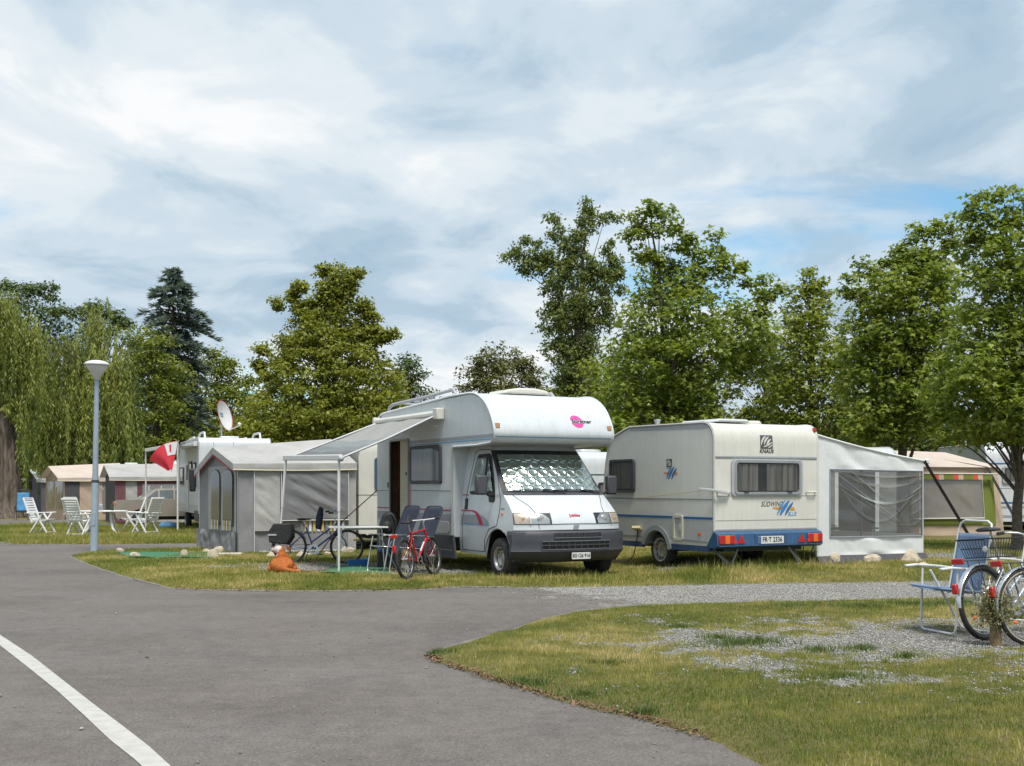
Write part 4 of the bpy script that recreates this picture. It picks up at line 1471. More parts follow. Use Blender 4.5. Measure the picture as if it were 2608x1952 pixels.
M_LAMPOR = pm('orange_lens', (0.70, 0.15, 0.015), 0.15, var=0.08, vscale=30, coat=0.5)
M_PLATE = pm('number_plate', (0.66, 0.66, 0.64), 0.4, var=0.03)
M_PATINA = pm('seam_line', (0.22, 0.23, 0.23), 0.6, var=0.1)


def foil_mat():
    m = bpy.data.materials.new('silver_foil')
    m.use_nodes = True
    t = m.node_tree
    b = t.nodes['Principled BSDF']
    b.inputs['Metallic'].default_value = 0.92
    b.inputs['Base Color'].default_value = (0.60, 0.68, 0.65, 1)
    b.inputs['Roughness'].default_value = 0.24
    tcn = N(t, 'ShaderNodeTexCoord')
    n = N(t, 'ShaderNodeTexNoise', i_Scale=22.0, i_Detail=4.0, i_Distortion=1.0)
    t.links.new(tcn.outputs['Object'], n.inputs['Vector'])
    bp = N(t, 'ShaderNodeBump', i_Strength=0.16, i_Distance=0.03)
    t.links.new(n.outputs['Fac'], bp.inputs['Height'])
    t.links.new(bp.outputs[0], b.inputs['Normal'])
    return m


M_FOIL = foil_mat()


def wheel(parent, x, y, z, r, width, side, rim=None, rim_r=None, holes=8):
    "road wheel on the Y axis; side -1 or 1 is the outer face; wheel > tyre, rim"
    w = bpy.data.objects.new('wheel', None)
    COL.objects.link(w)
    w.parent = parent
    w.location = (x, y, z)
    rr = rim_r or r * 0.56
    M = Matrix.Rotation(R(90) * (1 if side < 0 else -1), 4, 'X')     # local z -> outward
    hw = width / 2
    t = MB().lathe([(rr * 0.96, -hw), (r * 0.90, -hw * 1.02), (r * 0.98, -hw * 0.8), (r, -hw * 0.4), (r, hw * 0.4), (r * 0.98, hw * 0.8), (r * 0.90, hw * 1.02), (rr * 1.02, hw), (rr * 0.96, hw * 0.8)], 32, M)
    t.build('tyre', M_RUBBER, w, smooth=50)
    t = MB().lathe([(0, hw * 0.45), (rr * 0.20, hw * 0.5), (rr * 0.32, hw * 0.42), (rr * 0.42, hw * 0.35), (rr * 0.60, hw * 0.62), (rr * 0.72, hw * 0.60), (rr * 0.82, hw * 0.30), (rr * 0.90, hw * 0.9), (rr * 1.03, hw * 1.0), (rr * 1.0, hw * 0.4), (rr, -hw)], 32, M)
    rm = t.build('rim', rim or M_STEEL, w, smooth=35)
    hb = MB()
    for k in range(holes):
        a = 2 * math.pi * k / holes
        c = M @ Vector((rr * 0.70 * math.cos(a), rr * 0.70 * math.sin(a), hw * 0.60))
        nrm = M @ Vector((0, 0, 1))
        tn = M @ Vector((-math.sin(a), math.cos(a), 0)); rd = M @ Vector((math.cos(a), math.sin(a), 0))
        hb.face([c + nrm * 0.004 + tn * (0.10 * rr * math.cos(q)) + rd * (0.075 * rr * math.sin(q)) for q in [i * math.pi / 4 for i in range(8)]])
    hb.build('vent_holes', M_BLACK, w, smooth=0)
    return w


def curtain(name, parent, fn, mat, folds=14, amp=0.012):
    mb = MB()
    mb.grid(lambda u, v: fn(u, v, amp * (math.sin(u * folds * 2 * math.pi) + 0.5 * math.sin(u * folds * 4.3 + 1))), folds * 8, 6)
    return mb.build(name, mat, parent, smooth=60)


def flat_poly(poly2, y, th, axis='side'):
    "polygon (x, z) on a side plane or (y, z) on an end plane, th thick"
    if axis == 'side':
        return [(a, y, b) for a, b in poly2], (0, th, 0)
    return [(y, a, b) for a, b in poly2], (th, 0, 0)


# ================================================================== motorhome
MH_A = R(27.7)
mh = thing('motorhome', 'white alcove motorhome with silver windscreen cover and striped side awning', 'motorhome', (0.66, 19.45, 0), MH_A - R(90))
W = 1.115
PROF = [(-5.06, 0.63), (-5.06, 2.66), (-5.03, 2.78), (-4.96, 2.86), (-4.84, 2.91), (-4.70, 2.93), (-1.60, 3.055), (-0.80, 3.055), (-0.60, 3.035), (-0.45, 2.99), (-0.30, 2.92), (-0.17, 2.83), (-0.07, 2.73), (0.01, 2.62), (0.075, 2.51), (0.105, 2.43), (0.12, 2.36), (0.105, 2.30), (0.06, 2.24), (-0.02, 2.205), (-0.55, 2.178), (-1.46, 2.178), (-1.48, 0.63)]
DOOR = [(-3.44, 0.63), (-3.44, 2.34), (-3.47, 2.38), (-4.33, 2.38), (-4.36, 2.34), (-4.36, 0.63)]
# skin, then the two side walls
mb = MB()
n = len(PROF)
vs = [(x, -W, z) for x, z in PROF] + [(x, W, z) for x, z in PROF]
mb.add(vs, [(i, (i + 1) % n, n + (i + 1) % n, n + i) for i in range(n)])
mb.build('coach_shell', M_WHITE, mh, smooth=32)
mb = MB()
mb.face([(x, W, z) for x, z in PROF])
mb.build('side_wall', M_WHITE, mh, smooth=0)
mb = MB()
mb.face([(x, -W, z) for x, z in PROF + DOOR])
mb.build('side_wall', M_WHITE, mh, smooth=0)
# door opening: frame, fly door panel, veneered interior
mb = MB()
for a, b in zip(DOOR, DOOR[1:]):
    mb.bar((a[0], -W - 0.004, a[1]), (b[0], -W - 0.004, b[1]), 0.035, 0.045, (0, 1, 0))
fr = mb.build('door_frame', M_TRIM, mh)
mb = MB()
mb.bar((-4.335, -W + 0.01, 0.64), (-4.335, -W + 0.01, 2.35), 0.05, 0.03, (0, 1, 0))
mb.build('door_seal', M_BLACK, fr)
mb = MB().box((-3.9, -0.35, 0.66), (1.3, 1.5, 0.04))
mb.build('cabin_floor', M_WOOD, mh)
mb = MB()
mb.box((-3.9, 0.25, 1.5), (1.4, 0.04, 1.75))
mb.box((-4.42, -0.4, 1.5), (0.04, 1.4, 1.75))
mb.build('cabin_wall', M_WOOD, mh)
mb = MB()
mb.box((-3.70, -1.055, 1.5), (0.54, 0.03, 1.74))
pan = mb.build('cream_panel', M_CREAMIN, mh)
mb = MB()
mb.box((-3.70, -1.075, 1.36), (0.50, 0.012, 0.04)); mb.box((-3.70, -1.075, 1.28), (0.50, 0.012, 0.03)); mb.box((-3.70, -1.08, 0.95), (0.42, 0.01, 0.5))
mb.build('moulding', M_CREAMIN, pan, bevel=0.004)
mb = MB().box((-3.54, -1.10, 1.74), (0.12, 0.05, 0.06))
mb.build('door_handle', M_BLACK, pan, bevel=0.01)
# entry step
mb = MB()
for s in (-0.27, 0.27):
    mb.tube([(-3.9 + s, -1.05, 0.52), (-3.9 + s, -1.18, 0.42), (-3.9 + s, -1.22, 0.30)], 0.015)
mb.box((-3.9, -1.28, 0.29), (0.6, 0.24, 0.025))
mb.build('entry_step', M_ALU, mh)

# edge trim along the profile
for s in (-1, 1):
    mb = MB()
    mb.tube([(x, s * (W + 0.002), z) for x, z in PROF[2:-1]], 0.024, 6)
    t_ = mb.build('edge_trim', M_WHITE, mh, smooth=60)
    mb = MB()
    P_ = [Vector((x, 0, z)) for x, z in PROF[2:-1]]
    ctr = Vector((-2.2, 0, 2.45))
    mb.tube([p + (ctr - p).normalized() * 0.032 + Vector((0, s * (W + 0.006), 0)) for p in P_], 0.008, 5)
    mb.tube([(x, s * (W + 0.012), z + 0.012) for x, z in PROF[2:-1]], 0.007, 5)
    mb.build('trim_line', M_DTRIM, t_)
mb = MB()
mb.tube([(-1.47, -W - 0.004, 2.15), (-1.50, -W - 0.006, 2.05), (-1.50, -W - 0.006, 0.66)], 0.030, 8)
mb.build('corner_strip', M_ALU, mh)


def side_strip(name, x0, x1, z0, z1, mat, y=-W - 0.003, par=None):
    return MB().box(((x0 + x1) / 2, y, (z0 + z1) / 2), (abs(x1 - x0), 0.004, z1 - z0)).build(name, mat, par or mh, smooth=0)


side_strip('stripe', -3.38, 0.07, 2.288, 2.345, M_GREYBAND)
side_strip('stripe', -3.38, 0.05, 2.255, 2.270, M_LBLUE)
side_strip('stripe', -3.40, -1.53, 1.415, 1.428, M_PATINA)
side_strip('stripe', -5.04, -4.40, 1.415, 1.428, M_PATINA)
side_strip('stripe', -3.40, -1.53, 1.075, 1.097, M_RED)
side_strip('stripe', -5.04, -4.40, 1.075, 1.097, M_RED)
side_strip('stripe', -3.40, -1.53, 0.885, 1.02, M_GREYBAND)
side_strip('stripe', -5.04, -4.40, 0.885, 1.02, M_GREYBAND)
side_strip('stripe', -5.04, -4.40, 0.862, 0.876, M_LBLUE)
side_strip('stripe', -3.40, -1.53, 0.862, 0.876, M_LBLUE)
side_strip('stripe', -3.395, -3.33, 0.9, 1.55, pm('faded_red', (0.60, 0.25, 0.23), 0.5, var=0.1))
RX = Matrix.Rotation(R(90), 4, 'X')       # text plane: x -> +X, y -> +Z, facing -Y
text_obj('lettering', 'T 580', 0.15, M_GREYBAND, mh, Matrix.Translation((-4.60, -W - 0.007, 0.955)) @ RX, shear=0.25, bold=0.003)
text_obj('lettering', 'Nexxo', 0.11, M_GREYBAND, mh, Matrix.Translation((-4.62, -W - 0.007, 1.22)) @ RX, shear=0.25, bold=0.003) if False else None
# key plate beside the door, small lamp over it
MB().box((-4.47, -W - 0.008, 1.53), (0.05, 0.012, 0.10)).build('lock', M_DTRIM, mh, bevel=0.006)
MB().ball((-2.15, -W, 2.57), (0.07, 0.03, 0.03)).build('awning_light', pm('opal_lamp', (0.7, 0.7, 0.66), 0.3), mh)


def framed_window(parent, x0, x1, z0, z1, y, s, frame_mat, r=0.06, curt=True, fw=0.035, axis='side', folds=10, gap=None, pane=None):
    "window on a flat wall: dark backing, curtain, pane, frame; s is the outward sign along the wall's normal"
    def T(a, d, b):
        return (a, y + s * d, b) if axis == 'side' else (y + s * d, a, b)
    w = MB().face([T(a, 0.003, b) for a, b in rrect(x0, x1, z0, z1, r)]).build('window', M_DARKIN, parent, smooth=0)
    if curt:
        spans = [(x0 + 0.05, x1 - 0.05)] if gap is None else [(x0 + 0.05, gap[0]), (gap[1], x1 - 0.05)]
        for a0, a1 in spans:
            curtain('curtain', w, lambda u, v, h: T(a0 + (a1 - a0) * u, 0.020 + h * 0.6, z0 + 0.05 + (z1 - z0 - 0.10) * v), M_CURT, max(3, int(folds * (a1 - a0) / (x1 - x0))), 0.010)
    MB().face([T(a, 0.040, b) for a, b in rrect(x0 + 0.01, x1 - 0.01, z0 + 0.01, z1 - 0.01, r)]).build('pane', pane or M_WINDOW, w, smooth=0)
    o_ = rrect(x0 - 0.012, x1 + 0.012, z0 - 0.012, z1 + 0.012, r + 0.01)
    i_ = rrect(x0 + fw, x1 - fw, z0 + fw, z1 - fw, max(0.01, r - 0.01))
    k = len(o_)
    m_ = MB()
    vs = [T(a, 0.001, b) for a, b in o_] + [T(a, 0.045, b) for a, b in o_] + [T(a, 0.045, b) for a, b in i_] + [T(a, 0.006, b) for a, b in i_]
    fs = []
    for lev in range(3):
        for i in range(k):
            j = (i + 1) % k
            fs.append((lev * k + i, lev * k + j, (lev + 1) * k + j, (lev + 1) * k + i))
    m_.add(vs, fs)
    m_.build('frame', frame_mat, w, smooth=30)
    return w


framed_window(mh, -3.29, -1.94, 1.555, 2.225, -W, -1, M_DGREY, 0.05, True, 0.05, folds=7)
# service hatch low on the wall
hp = rrect(-2.18, -1.62, 0.68, 0.89, 0.06)
h_ = MB().prism([(a, -W - 0.002, b) for a, b in hp], (0, -0.012, 0)).build('service_hatch', M_LGREY, mh, bevel=0.004)
# skirts
for x0, x1 in ((-2.72, -1.44), (-5.04, -3.95)):
    mb = MB().prism([(x0, -W + 0.02, 0.26), (x1 + 0.10, -W + 0.02, 0.26), (x1, -W + 0.02, 0.655), (x0, -W + 0.02, 0.655)], (0, -0.035, 0))
    mb.build('side_skirt', M_DGREY, mh, bevel=0.008)
side_strip('skirt_line', -2.6, -1.5, 0.395, 0.403, M_TRIM, -W - 0.018)
mb = MB().prism([(-2.72, W - 0.02, 0.26), (-1.4, W - 0.02, 0.26), (-1.4, W - 0.02, 0.655), (-2.72, W - 0.02, 0.655)], (0, 0.035, 0))
mb.build('side_skirt', M_DGREY, mh)

# ---- cab surface: rows z, nose x, half width, corner set-back
CAB = [(0.28, 0.60, 0.95, 0.30), (0.36, 0.70, 0.97, 0.29), (0.46, 0.745, 0.985, 0.27), (0.62, 0.765, 0.99, 0.26), (0.80, 0.755, 0.985, 0.25), (0.92, 0.735, 0.98, 0.24), (1.00, 0.70, 0.975, 0.23), (1.08, 0.645, 0.965, 0.22), (1.20, 0.50, 0.955, 0.21), (1.34, 0.305, 0.945, 0.20), (1.40, 0.215, 0.94, 0.19), (1.70, -0.06, 0.895, 0.19), (2.06, -0.385, 0.835, 0.18), (2.20, -0.52, 0.815, 0.17)]


def cw(z): return lerp_tab(CAB, z, 2)
def cab_pt(u, z, off=0.0):
    "point on the nose of the cab, u = -1 .. 1 across"
    xf, w, c = (lerp_tab(CAB, z, k) for k in (1, 2, 3))
    return Vector((xf - c * abs(u) ** 3.0 + off, w * u * (1 + off * 0.25), z))


def cab_side_x(z): return lerp_tab(CAB, z, 1) - lerp_tab(CAB, z, 3)


def cab_patch(name, mat, u0, u1, z0, z1, off, nu=24, nv=10, parent=None, solid=0.0, smooth=35):
    mb = MB()
    mb.grid(lambda a, b: cab_pt(u0 + (u1 - u0) * a, z0 + (z1 - z0) * b, off), nu, nv)
    return mb.build(name, mat, parent or mh, smooth=smooth, solid=solid)


cab_patch('cab_nose', M_WHITE2, -1, 1, 0.74, 1.42, 0.0, 40, 24)
cab_patch('cab_roof_front', M_WHITE2, -1, 1, 2.04, 2.20, 0.0, 30, 4)
# side panels with the wheel arch cut out, bent to the cab's tumblehome
for s in (-1, 1):
    poly = [(-1.48, 0.37), (-0.46, 0.37)] + arc(-0.02, 0.36, 0.45, 178, 2, 20) + [(0.44, 0.30)]
    zz = [0.36, 0.46, 0.62, 0.80, 0.92, 1.08, 1.20, 1.40, 1.70, 2.06, 2.20]
    poly += [(cab_side_x(z), z) for z in zz if cab_side_x(z) > -5] + [(-1.48, 2.20)]
    bm = bmesh.new()
    bm.faces.new([bm.verts.new((x, 0, z)) for x, z in poly])
    bmesh.ops.triangulate(bm, faces=bm.faces)
    for z in (0.62, 0.80, 0.92, 1.08, 1.20, 1.40, 1.55, 1.70, 1.88, 2.06):
        bmesh.ops.bisect_plane(bm, geom=bm.verts[:] + bm.edges[:] + bm.faces[:], plane_co=(0, 0, z), plane_no=(0, 0, 1))
    for v in bm.verts:
        v.co.y = s * cw(v.co.z)
    bmesh.ops.recalc_face_normals(bm, faces=bm.faces)
    me = bpy.data.meshes.new('cab_side')
    bm.to_mesh(me); bm.free()
    me.polygons.foreach_set('use_smooth', [True] * len(me.polygons))
    me.set_sharp_from_angle(angle=R(40))
    me.materials.append(M_WHITE2)
    o = bpy.data.objects.new('cab_side', me)
    COL.objects.link(o); o.parent = mh
    # arch liner and lip
    lin = MB()
    A_ = arc(-0.02, 0.36, 0.45, 190, -10, 20)
    m_ = len(A_)
    lin.add([(x, s * 0.98, z) for x, z in A_] + [(x, s * 0.55, z) for x, z in A_], [(i, i + 1, m_ + i + 1, m_ + i) for i in range(m_ - 1)])
    lin.face([(x, s * 0.55, z) for x, z in A_])
    lin.build('arch_liner', M_BLACK, o)
    lip = MB().tube([(x, s * (cw(z) + 0.004), z) for x, z in arc(-0.02, 0.36, 0.455, 182, 60, 18)], 0.012, 5)
    lip.build('arch_lip', M_PATINA, o)


def side_pt(x, z, off=0.006, s=-1): return Vector((x, s * (cw(z) + off), z))


def side_line(name, pts, r, mat, s=-1, par=None):
    "seam drawn on the cab side through (x, z) points"
    P_ = []
    for a, b in zip(pts, pts[1:]):
        for k in range(6):
            P_.append(side_pt(a[0] + (b[0] - a[0]) * k / 6, a[1] + (b[1] - a[1]) * k / 6, 0.002, s))
    P_.append(side_pt(pts[-1][0], pts[-1][1], 0.002, s))
    return MB().tube(P_, r, 5).build(name, mat, par or mh)


# front door of the cab on the near side
side_line('door_seam', [(-1.36, 0.42), (-0.52, 0.42), (-0.50, 0.62), (-0.36, 0.80), (-0.08, 0.86), (-0.02, 1.05), (0.00, 1.30), (-0.12, 1.52), (-0.46, 2.06), (-0.60, 2.11), (-1.05, 2.12), (-1.16, 2.06), (-1.27, 1.40), (-1.38, 0.90), (-1.36, 0.42)], 0.006, M_DTRIM)
for s in (-1, 1):
    WIN = [(-1.17, 1.40), (-1.13, 1.70), (-1.06, 2.00), (-1.02, 2.04), (-0.60, 2.05), (-0.52, 2.01), (-0.36, 1.72), (-0.22, 1.42), (-0.20, 1.27), (-0.26, 1.23), (-0.42, 1.24), (-0.46, 1.36), (-1.12, 1.36)]
    q = MB().face([side_pt(x, z, 0.004, s) for x, z in WIN]).build('cab_window', M_BLACK, mh, smooth=0)
    c0 = Vector((-0.72, 0, 1.68))
    INN = [(-1.12, 1.42), (-1.09, 1.70), (-1.03, 1.97), (-0.64, 2.0), (-0.56, 1.97), (-0.42, 1.70), (-0.30, 1.42)]
    f_ = MB()
    f_.grid(lambda a, b: side_pt((-1.12 + 0.10 * b) + a * ((-0.30 - 0.30 * b ** 1.2) - (-1.12 + 0.10 * b)), 1.42 + 0.55 * b, 0.014 + 0.018 * svn(a * 7 + 3, b * 9, 5) * (0.5 + 0.5 * math.sin(a * 11 + 3 * math.sin(b * 6))), s), 40, 34)
    f_.build('foil_blind', M_FOIL, q, smooth=80)
    f_ = MB().face([side_pt(x, z, 0.034, s) for x, z in INN])
    f_.build('pane', M_CLEAR, q, smooth=0)
    f_ = MB().tube([side_pt(-0.58, 1.40, 0.036, s), side_pt(-0.62, 1.99, 0.036, s)], 0.014, 6)
    f_.build('quarter_bar', M_BLACK, q)
    # mirrors
    mr = MB()
    y0 = s * 1.22
    mr.box((-0.14, y0 + s * 0.02, 1.52), (0.11, 0.19, 0.32))
    o = mr.build('mirror', M_DGREY, mh, bevel=0.03)
    ar = MB().tube([(-0.28, s * 0.93, 1.34), (-0.18, s * 1.08, 1.36), (-0.15, s * 1.16, 1.42)], 0.028, 7)
    ar.build('mirror_arm', M_BLACK, o)
    MB().face([(-0.198, y0 + s * 0.02 - 0.08, 1.38), (-0.198, y0 + s * 0.02 + 0.08, 1.38), (-0.198, y0 + s * 0.02 + 0.08, 1.66), (-0.198, y0 + s * 0.02 - 0.08, 1.66)]).build('mirror_glass', M_ALU, o, smooth=0)
MB().box((-1.26, -cw(1.2) - 0.004, 1.20), (0.085, 0.03, 0.19)).build('door_handle', M_BLACK, mh, bevel=0.01)
side_strip('stripe', -1.44, -1.20, 1.345, 1.362, M_RED, -cw(1.35) - 0.004)


def side_ribbon(name, top, bot, mat, off=0.006):
    mb = MB()
    k = len(top)
    mb.add([side_pt(x, z, off) for x, z in top] + [side_pt(x, z, off) for x, z in bot], [(i, i + 1, k + i + 1, k + i) for i in range(k - 1)])
    return mb.build(name, mat, mh, smooth=0)


side_ribbon('stripe', [(-1.44, 1.02), (-0.9, 1.02), (-0.62, 1.01), (-0.46, 0.96), (-0.36, 0.88)], [(-1.44, 0.87), (-0.9, 0.87), (-0.62, 0.87), (-0.46, 0.87), (-0.355, 0.87)], M_GREYBAND, 0.005)
side_ribbon('stripe', [(-1.44, 0.868), (-0.9, 0.868), (-0.35, 0.868)], [(-1.44, 0.852), (-0.9, 0.852), (-0.35, 0.852)], M_LBLUE, 0.006)
ct = [(-1.44, 1.10), (-1.1, 1.10), (-0.95, 1.095), (-0.84, 1.075), (-0.74, 1.03), (-0.66, 0.97), (-0.60, 0.90), (-0.575, 0.855)]
cb = [(-1.44, 1.078), (-1.1, 1.078), (-0.97, 1.07), (-0.89, 1.045), (-0.82, 1.0), (-0.76, 0.945), (-0.72, 0.89), (-0.70, 0.855)]
side_ribbon('stripe', ct, cb, M_RED, 0.009)
text_obj('lettering', '2.8 i.d.', 0.05, M_INK, mh, Matrix.Translation((0.10, -cw(1.12) - 0.008, 1.135)) @ RX, bold=0.001)
MB().box((0.09, -cw(1.06) - 0.004, 1.055), (0.06, 0.02, 0.035)).build('side_indicator', M_LAMPOR, mh, bevel=0.008)


# seams of the bonnet, drawn on the nose
def nose_line(name, pts, r, mat, off=0.002):
    P_ = []
    for a, b in zip(pts, pts[1:]):
        for k in range(8):
            P_.append(cab_pt(a[0] + (b[0] - a[0]) * k / 8, a[1] + (b[1] - a[1]) * k / 8, off))
    P_.append(cab_pt(*pts[-1], off))
    return MB().tube(P_, r, 5).build(name, mat, mh)


nose_line('bonnet_seam', [(-0.88, 1.38), (-0.82, 1.30), (-0.70, 1.18), (-0.66, 1.07), (-0.64, 0.90), (-0.63, 0.83)], 0.0055, M_DTRIM)
nose_line('bonnet_seam', [(0.88, 1.38), (0.82, 1.30), (0.70, 1.18), (0.66, 1.07)], 0.0055, M_DTRIM)
nose_line('bonnet_seam', [(-0.44, 0.895), (-0.2, 0.90), (0.2, 0.90), (0.44, 0.895)], 0.006, M_DTRIM)
nose_line('bumper_gap', [(-1, 0.795), (-0.5, 0.80), (0, 0.80), (0.5, 0.80), (1, 0.795)], 0.010, M_BLACK)

# bumper
mb = MB()
BZ = [(0.30, 0.015), (0.33, 0.04), (0.40, 0.05), (0.44, 0.055), (0.47, 0.062), (0.50, 0.05), (0.60, 0.045), (0.72, 0.045), (0.77, 0.04), (0.79, 0.02)]
rows = []
US = [-1 + 2 * i / 40 for i in range(41)]
for z, of in BZ:
    row = [Vector((0.44 if z < 0.62 else 0.34, -cw(z) - of * 0.8, z))]
    row += [cab_pt(u, z, of) + Vector((0, (of * 0.8) * (1 if u > 0 else -1) * abs(u) ** 6, 0)) for u in US]
    row += [Vector((0.44 if z < 0.62 else 0.34, cw(z) + of * 0.8, z))]
    rows.append(row)
k = len(rows[0])
mb.add([p for r_ in rows for p in r_], [(j * k + i, j * k + i + 1, (j + 1) * k + i + 1, (j + 1) * k + i) for j in range(len(rows) - 1) for i in range(k - 1)])
bump = mb.build('bumper', M_DGREY, mh, smooth=40)


def bump_box(mbx, y, z, w, h, d, off):
    u = y / cw(z)
    p = cab_pt(u, z, off)
    p2 = cab_pt(u + 0.02, z, off)
    a = math.atan2(p2.x - p.x, p2.y - p.y)
    M = Matrix.Translation(p) @ Matrix.Rotation(-a, 4, 'Z')
    mbx.box((0, 0, 0), (d, w, h), M)


for (y0, y1, z0, z1, nx, nr) in ((-0.40, 0.45, 0.695, 0.758, 8, 1), (-0.60, 0.63, 0.51, 0.625, 11, 2)):
    m1, m2 = MB(), MB()
    m1.grid(lambda a, b: cab_pt((y0 + (y1 - y0) * a) / 0.99, z0 + (z1 - z0) * b, 0.052), 24, 2)
    gr = m1.build('grille', M_BLACK, bump, smooth=60)
    for i in range(nx + 1):
        bump_box(m2, y0 + (y1 - y0) * i / nx, (z0 + z1) / 2, 0.012, z1 - z0, 0.02, 0.052)
    for j in range(1, nr):
        for i in range(24):
            bump_box(m2, y0 + (y1 - y0) * (i + .5) / 24, z0 + (z1 - z0) * j / nr, (y1 - y0) / 24 + 0.004, 0.014, 0.022, 0.055)
    m2.build('grille_bars', M_DGREY, gr, smooth=0)
m1 = MB()
for (y0, y1, z) in ((-0.40, 0.46, 0.685), (-0.60, 0.64, 0.500), (-0.60, 0.64, 0.630)):
    for i in range(24):
        bump_box(m1, y0 + (y1 - y0) * (i + .5) / 24, z, (y1 - y0) / 24 + 0.004, 0.012, 0.03, 0.05)
m1.build('grille_lips', pm('worn_grey_plastic', (0.14, 0.145, 0.155), 0.5, var=0.1), bump, smooth=0)
# number plate
RF = Matrix.Rotation(R(90), 4, 'Z') @ Matrix.Rotation(R(90), 4, 'X')     # text plane facing +X, x -> +Y


def plate(parent, x, yc, zc, w, h, body, size, extra=None, shear=0.0):
    pl = MB().prism([(x, yc + a, zc + b) for a, b in rrect(-w / 2, w / 2, -h / 2, h / 2, 0.015)], (0.008, 0, 0)).build('number_plate', M_PLATE, parent, smooth=0)
    text_obj('lettering', body, size, M_INK, pl, Matrix.Translation((x + 0.011, yc + (0.02 if extra else 0), zc)) @ RF, sx=0.86, bold=0.0022)
    return pl


pl = plate(bump, 0.825, 0.062, 0.395, 0.345, 0.105, 'SG\u00b7126 916', 0.080)
# maker's bars on the nose, model name above
mb = MB()
for i in range(5):
    y = 0.012 + (i - 2) * 0.020
    p = cab_pt(y, 0.85, 0.006)
    mb.prism([(p.x, y - 0.007 - 0.008, 0.81), (p.x, y + 0.007 - 0.008, 0.81), (p.x, y + 0.007 + 0.014, 0.885), (p.x, y - 0.007 + 0.014, 0.885)], (0.006, 0, 0))
mb.build('badge', M_GREYBAND, mh, smooth=0)
text_obj('lettering', 'Jubil\u00e9e', 0.075, M_RED, mh, Matrix.Translation((0.684, 0.03, 1.035)) @ RF @ Matrix.Rotation(R(-32), 4, 'X'), bold=0.002)


# headlamps: reflector, amber corner, clear lens
M_REFL = pm('lamp_reflector', (0.62, 0.63, 0.62), 0.18, 0.85, var=0.15, vscale=25)
M_LENS = glass_mat('lamp_lens', (0.90, 0.92, 0.90), 0.85, 0.05, (0.5, 0.5, 0.48))
for s in (-1, 1):
    hl = cab_patch('headlight', M_BLACK, s * 0.415, s * 1.0, 0.895, 1.075, 0.006, 16, 4)

    def hz(u, v, off, u0, u1):
        uu = u0 + (u1 - u0) * u
        top = 1.065 - 0.10 * max(0, (0.55 - uu) / 0.12) if uu < 0.55 else 1.065
        return cab_pt(s * uu, 0.905 + (top - 0.905) * v, off)
    MB().grid(lambda u, v: hz(u, v, 0.010 + 0.0 * u, 0.455, 0.755), 8, 5).build('reflector', M_REFL, hl, smooth=60)
    MB().grid(lambda u, v: hz(u, v, 0.010, 0.775, 0.985), 8, 5).build('corner_reflector', pm('pale_amber_lens', (0.60, 0.47, 0.38), 0.2, 0.3, var=0.25, vscale=20), hl, smooth=60)
    p = cab_pt(s * 0.86, 0.985, 0.016)
    MB().ball(p, (0.008, 0.03, 0.03), 10, 6).build('bulb', pm('faded_amber', (0.55, 0.28, 0.14), 0.3), hl)
    p = cab_pt(s * 0.60, 0.985, 0.014)
    MB().ball(p, (0.012, 0.065, 0.055), 12, 6).build('bulb', M_ALU, hl)
    MB().grid(lambda u, v: hz(u, v, 0.026, 0.45, 0.985), 14, 5).build('lens', M_LENS, hl, smooth=60)
    MB().grid(lambda u, v: hz(u, v, 0.0295, 0.752, 0.778), 2, 5).build('divider', M_TRIM, hl, smooth=60)

# windscreen: black surround, quilted foil blind, glass, wipers
ws = cab_patch('windscreen', M_BLACK, -1.0, 1.0, 1.365, 2.10, 0.008, 30, 14)


def foil(u, v):
    uu, z = -0.93 + 1.86 * u, 1.43 + 0.60 * v
    p = cab_pt(uu, z, 0.014)
    sx, sz = uu * 4.9 + 0.3, v * 4.4 + 0.35
    row = math.floor(sz)
    cx_ = math.floor(sx + 0.5 * (row % 2)) + 0.5 - 0.5 * (row % 2)
    rr = math.hypot(sx - cx_, (sz - row - 0.5))
    d = (0.010 + 0.006 * svn(cx_ * 1.7, row * 2.3, 3)) * math.exp(-((rr - 0.42) / (0.08 + 0.04 * svn(cx_ * 0.9, row + 7.5, 4))) ** 2) + 0.006 * math.sin(sx * 1.9 + 2 * math.sin(sz * 1.1)) + 0.01
    p.x += max(0.0, d) + 0.004
    return p


MB().grid(foil, 170, 84).build('foil_blind', M_FOIL, ws, smooth=80)
cab_patch('pane', M_CLEAR, -0.955, 0.955, 1.40, 2.065, 0.040, 24, 10, ws, smooth=80)
for (u0, z0, u1, z1) in ((-0.62, 1.39, -0.02, 1.435), (0.10, 1.39, 0.74, 1.43)):
    P_ = [cab_pt(u1 + (u0 - 0.22 - u1) * k / 8, z1 + 0.020 * math.sin(math.pi * k / 8), 0.055) for k in range(9)]
    wp = MB().tube(P_, 0.007, 5)
    wp.tube([cab_pt(u1 + 0.12, 1.385, 0.05), cab_pt((u0 + u1) / 2, z1 + 0.012, 0.07)], 0.008, 5)
    wp.build('wiper', M_BLACK, ws)
cab_patch('scuttle', M_DGREY, -0.97, 0.97, 1.365, 1.395, 0.02, 24, 2, ws)

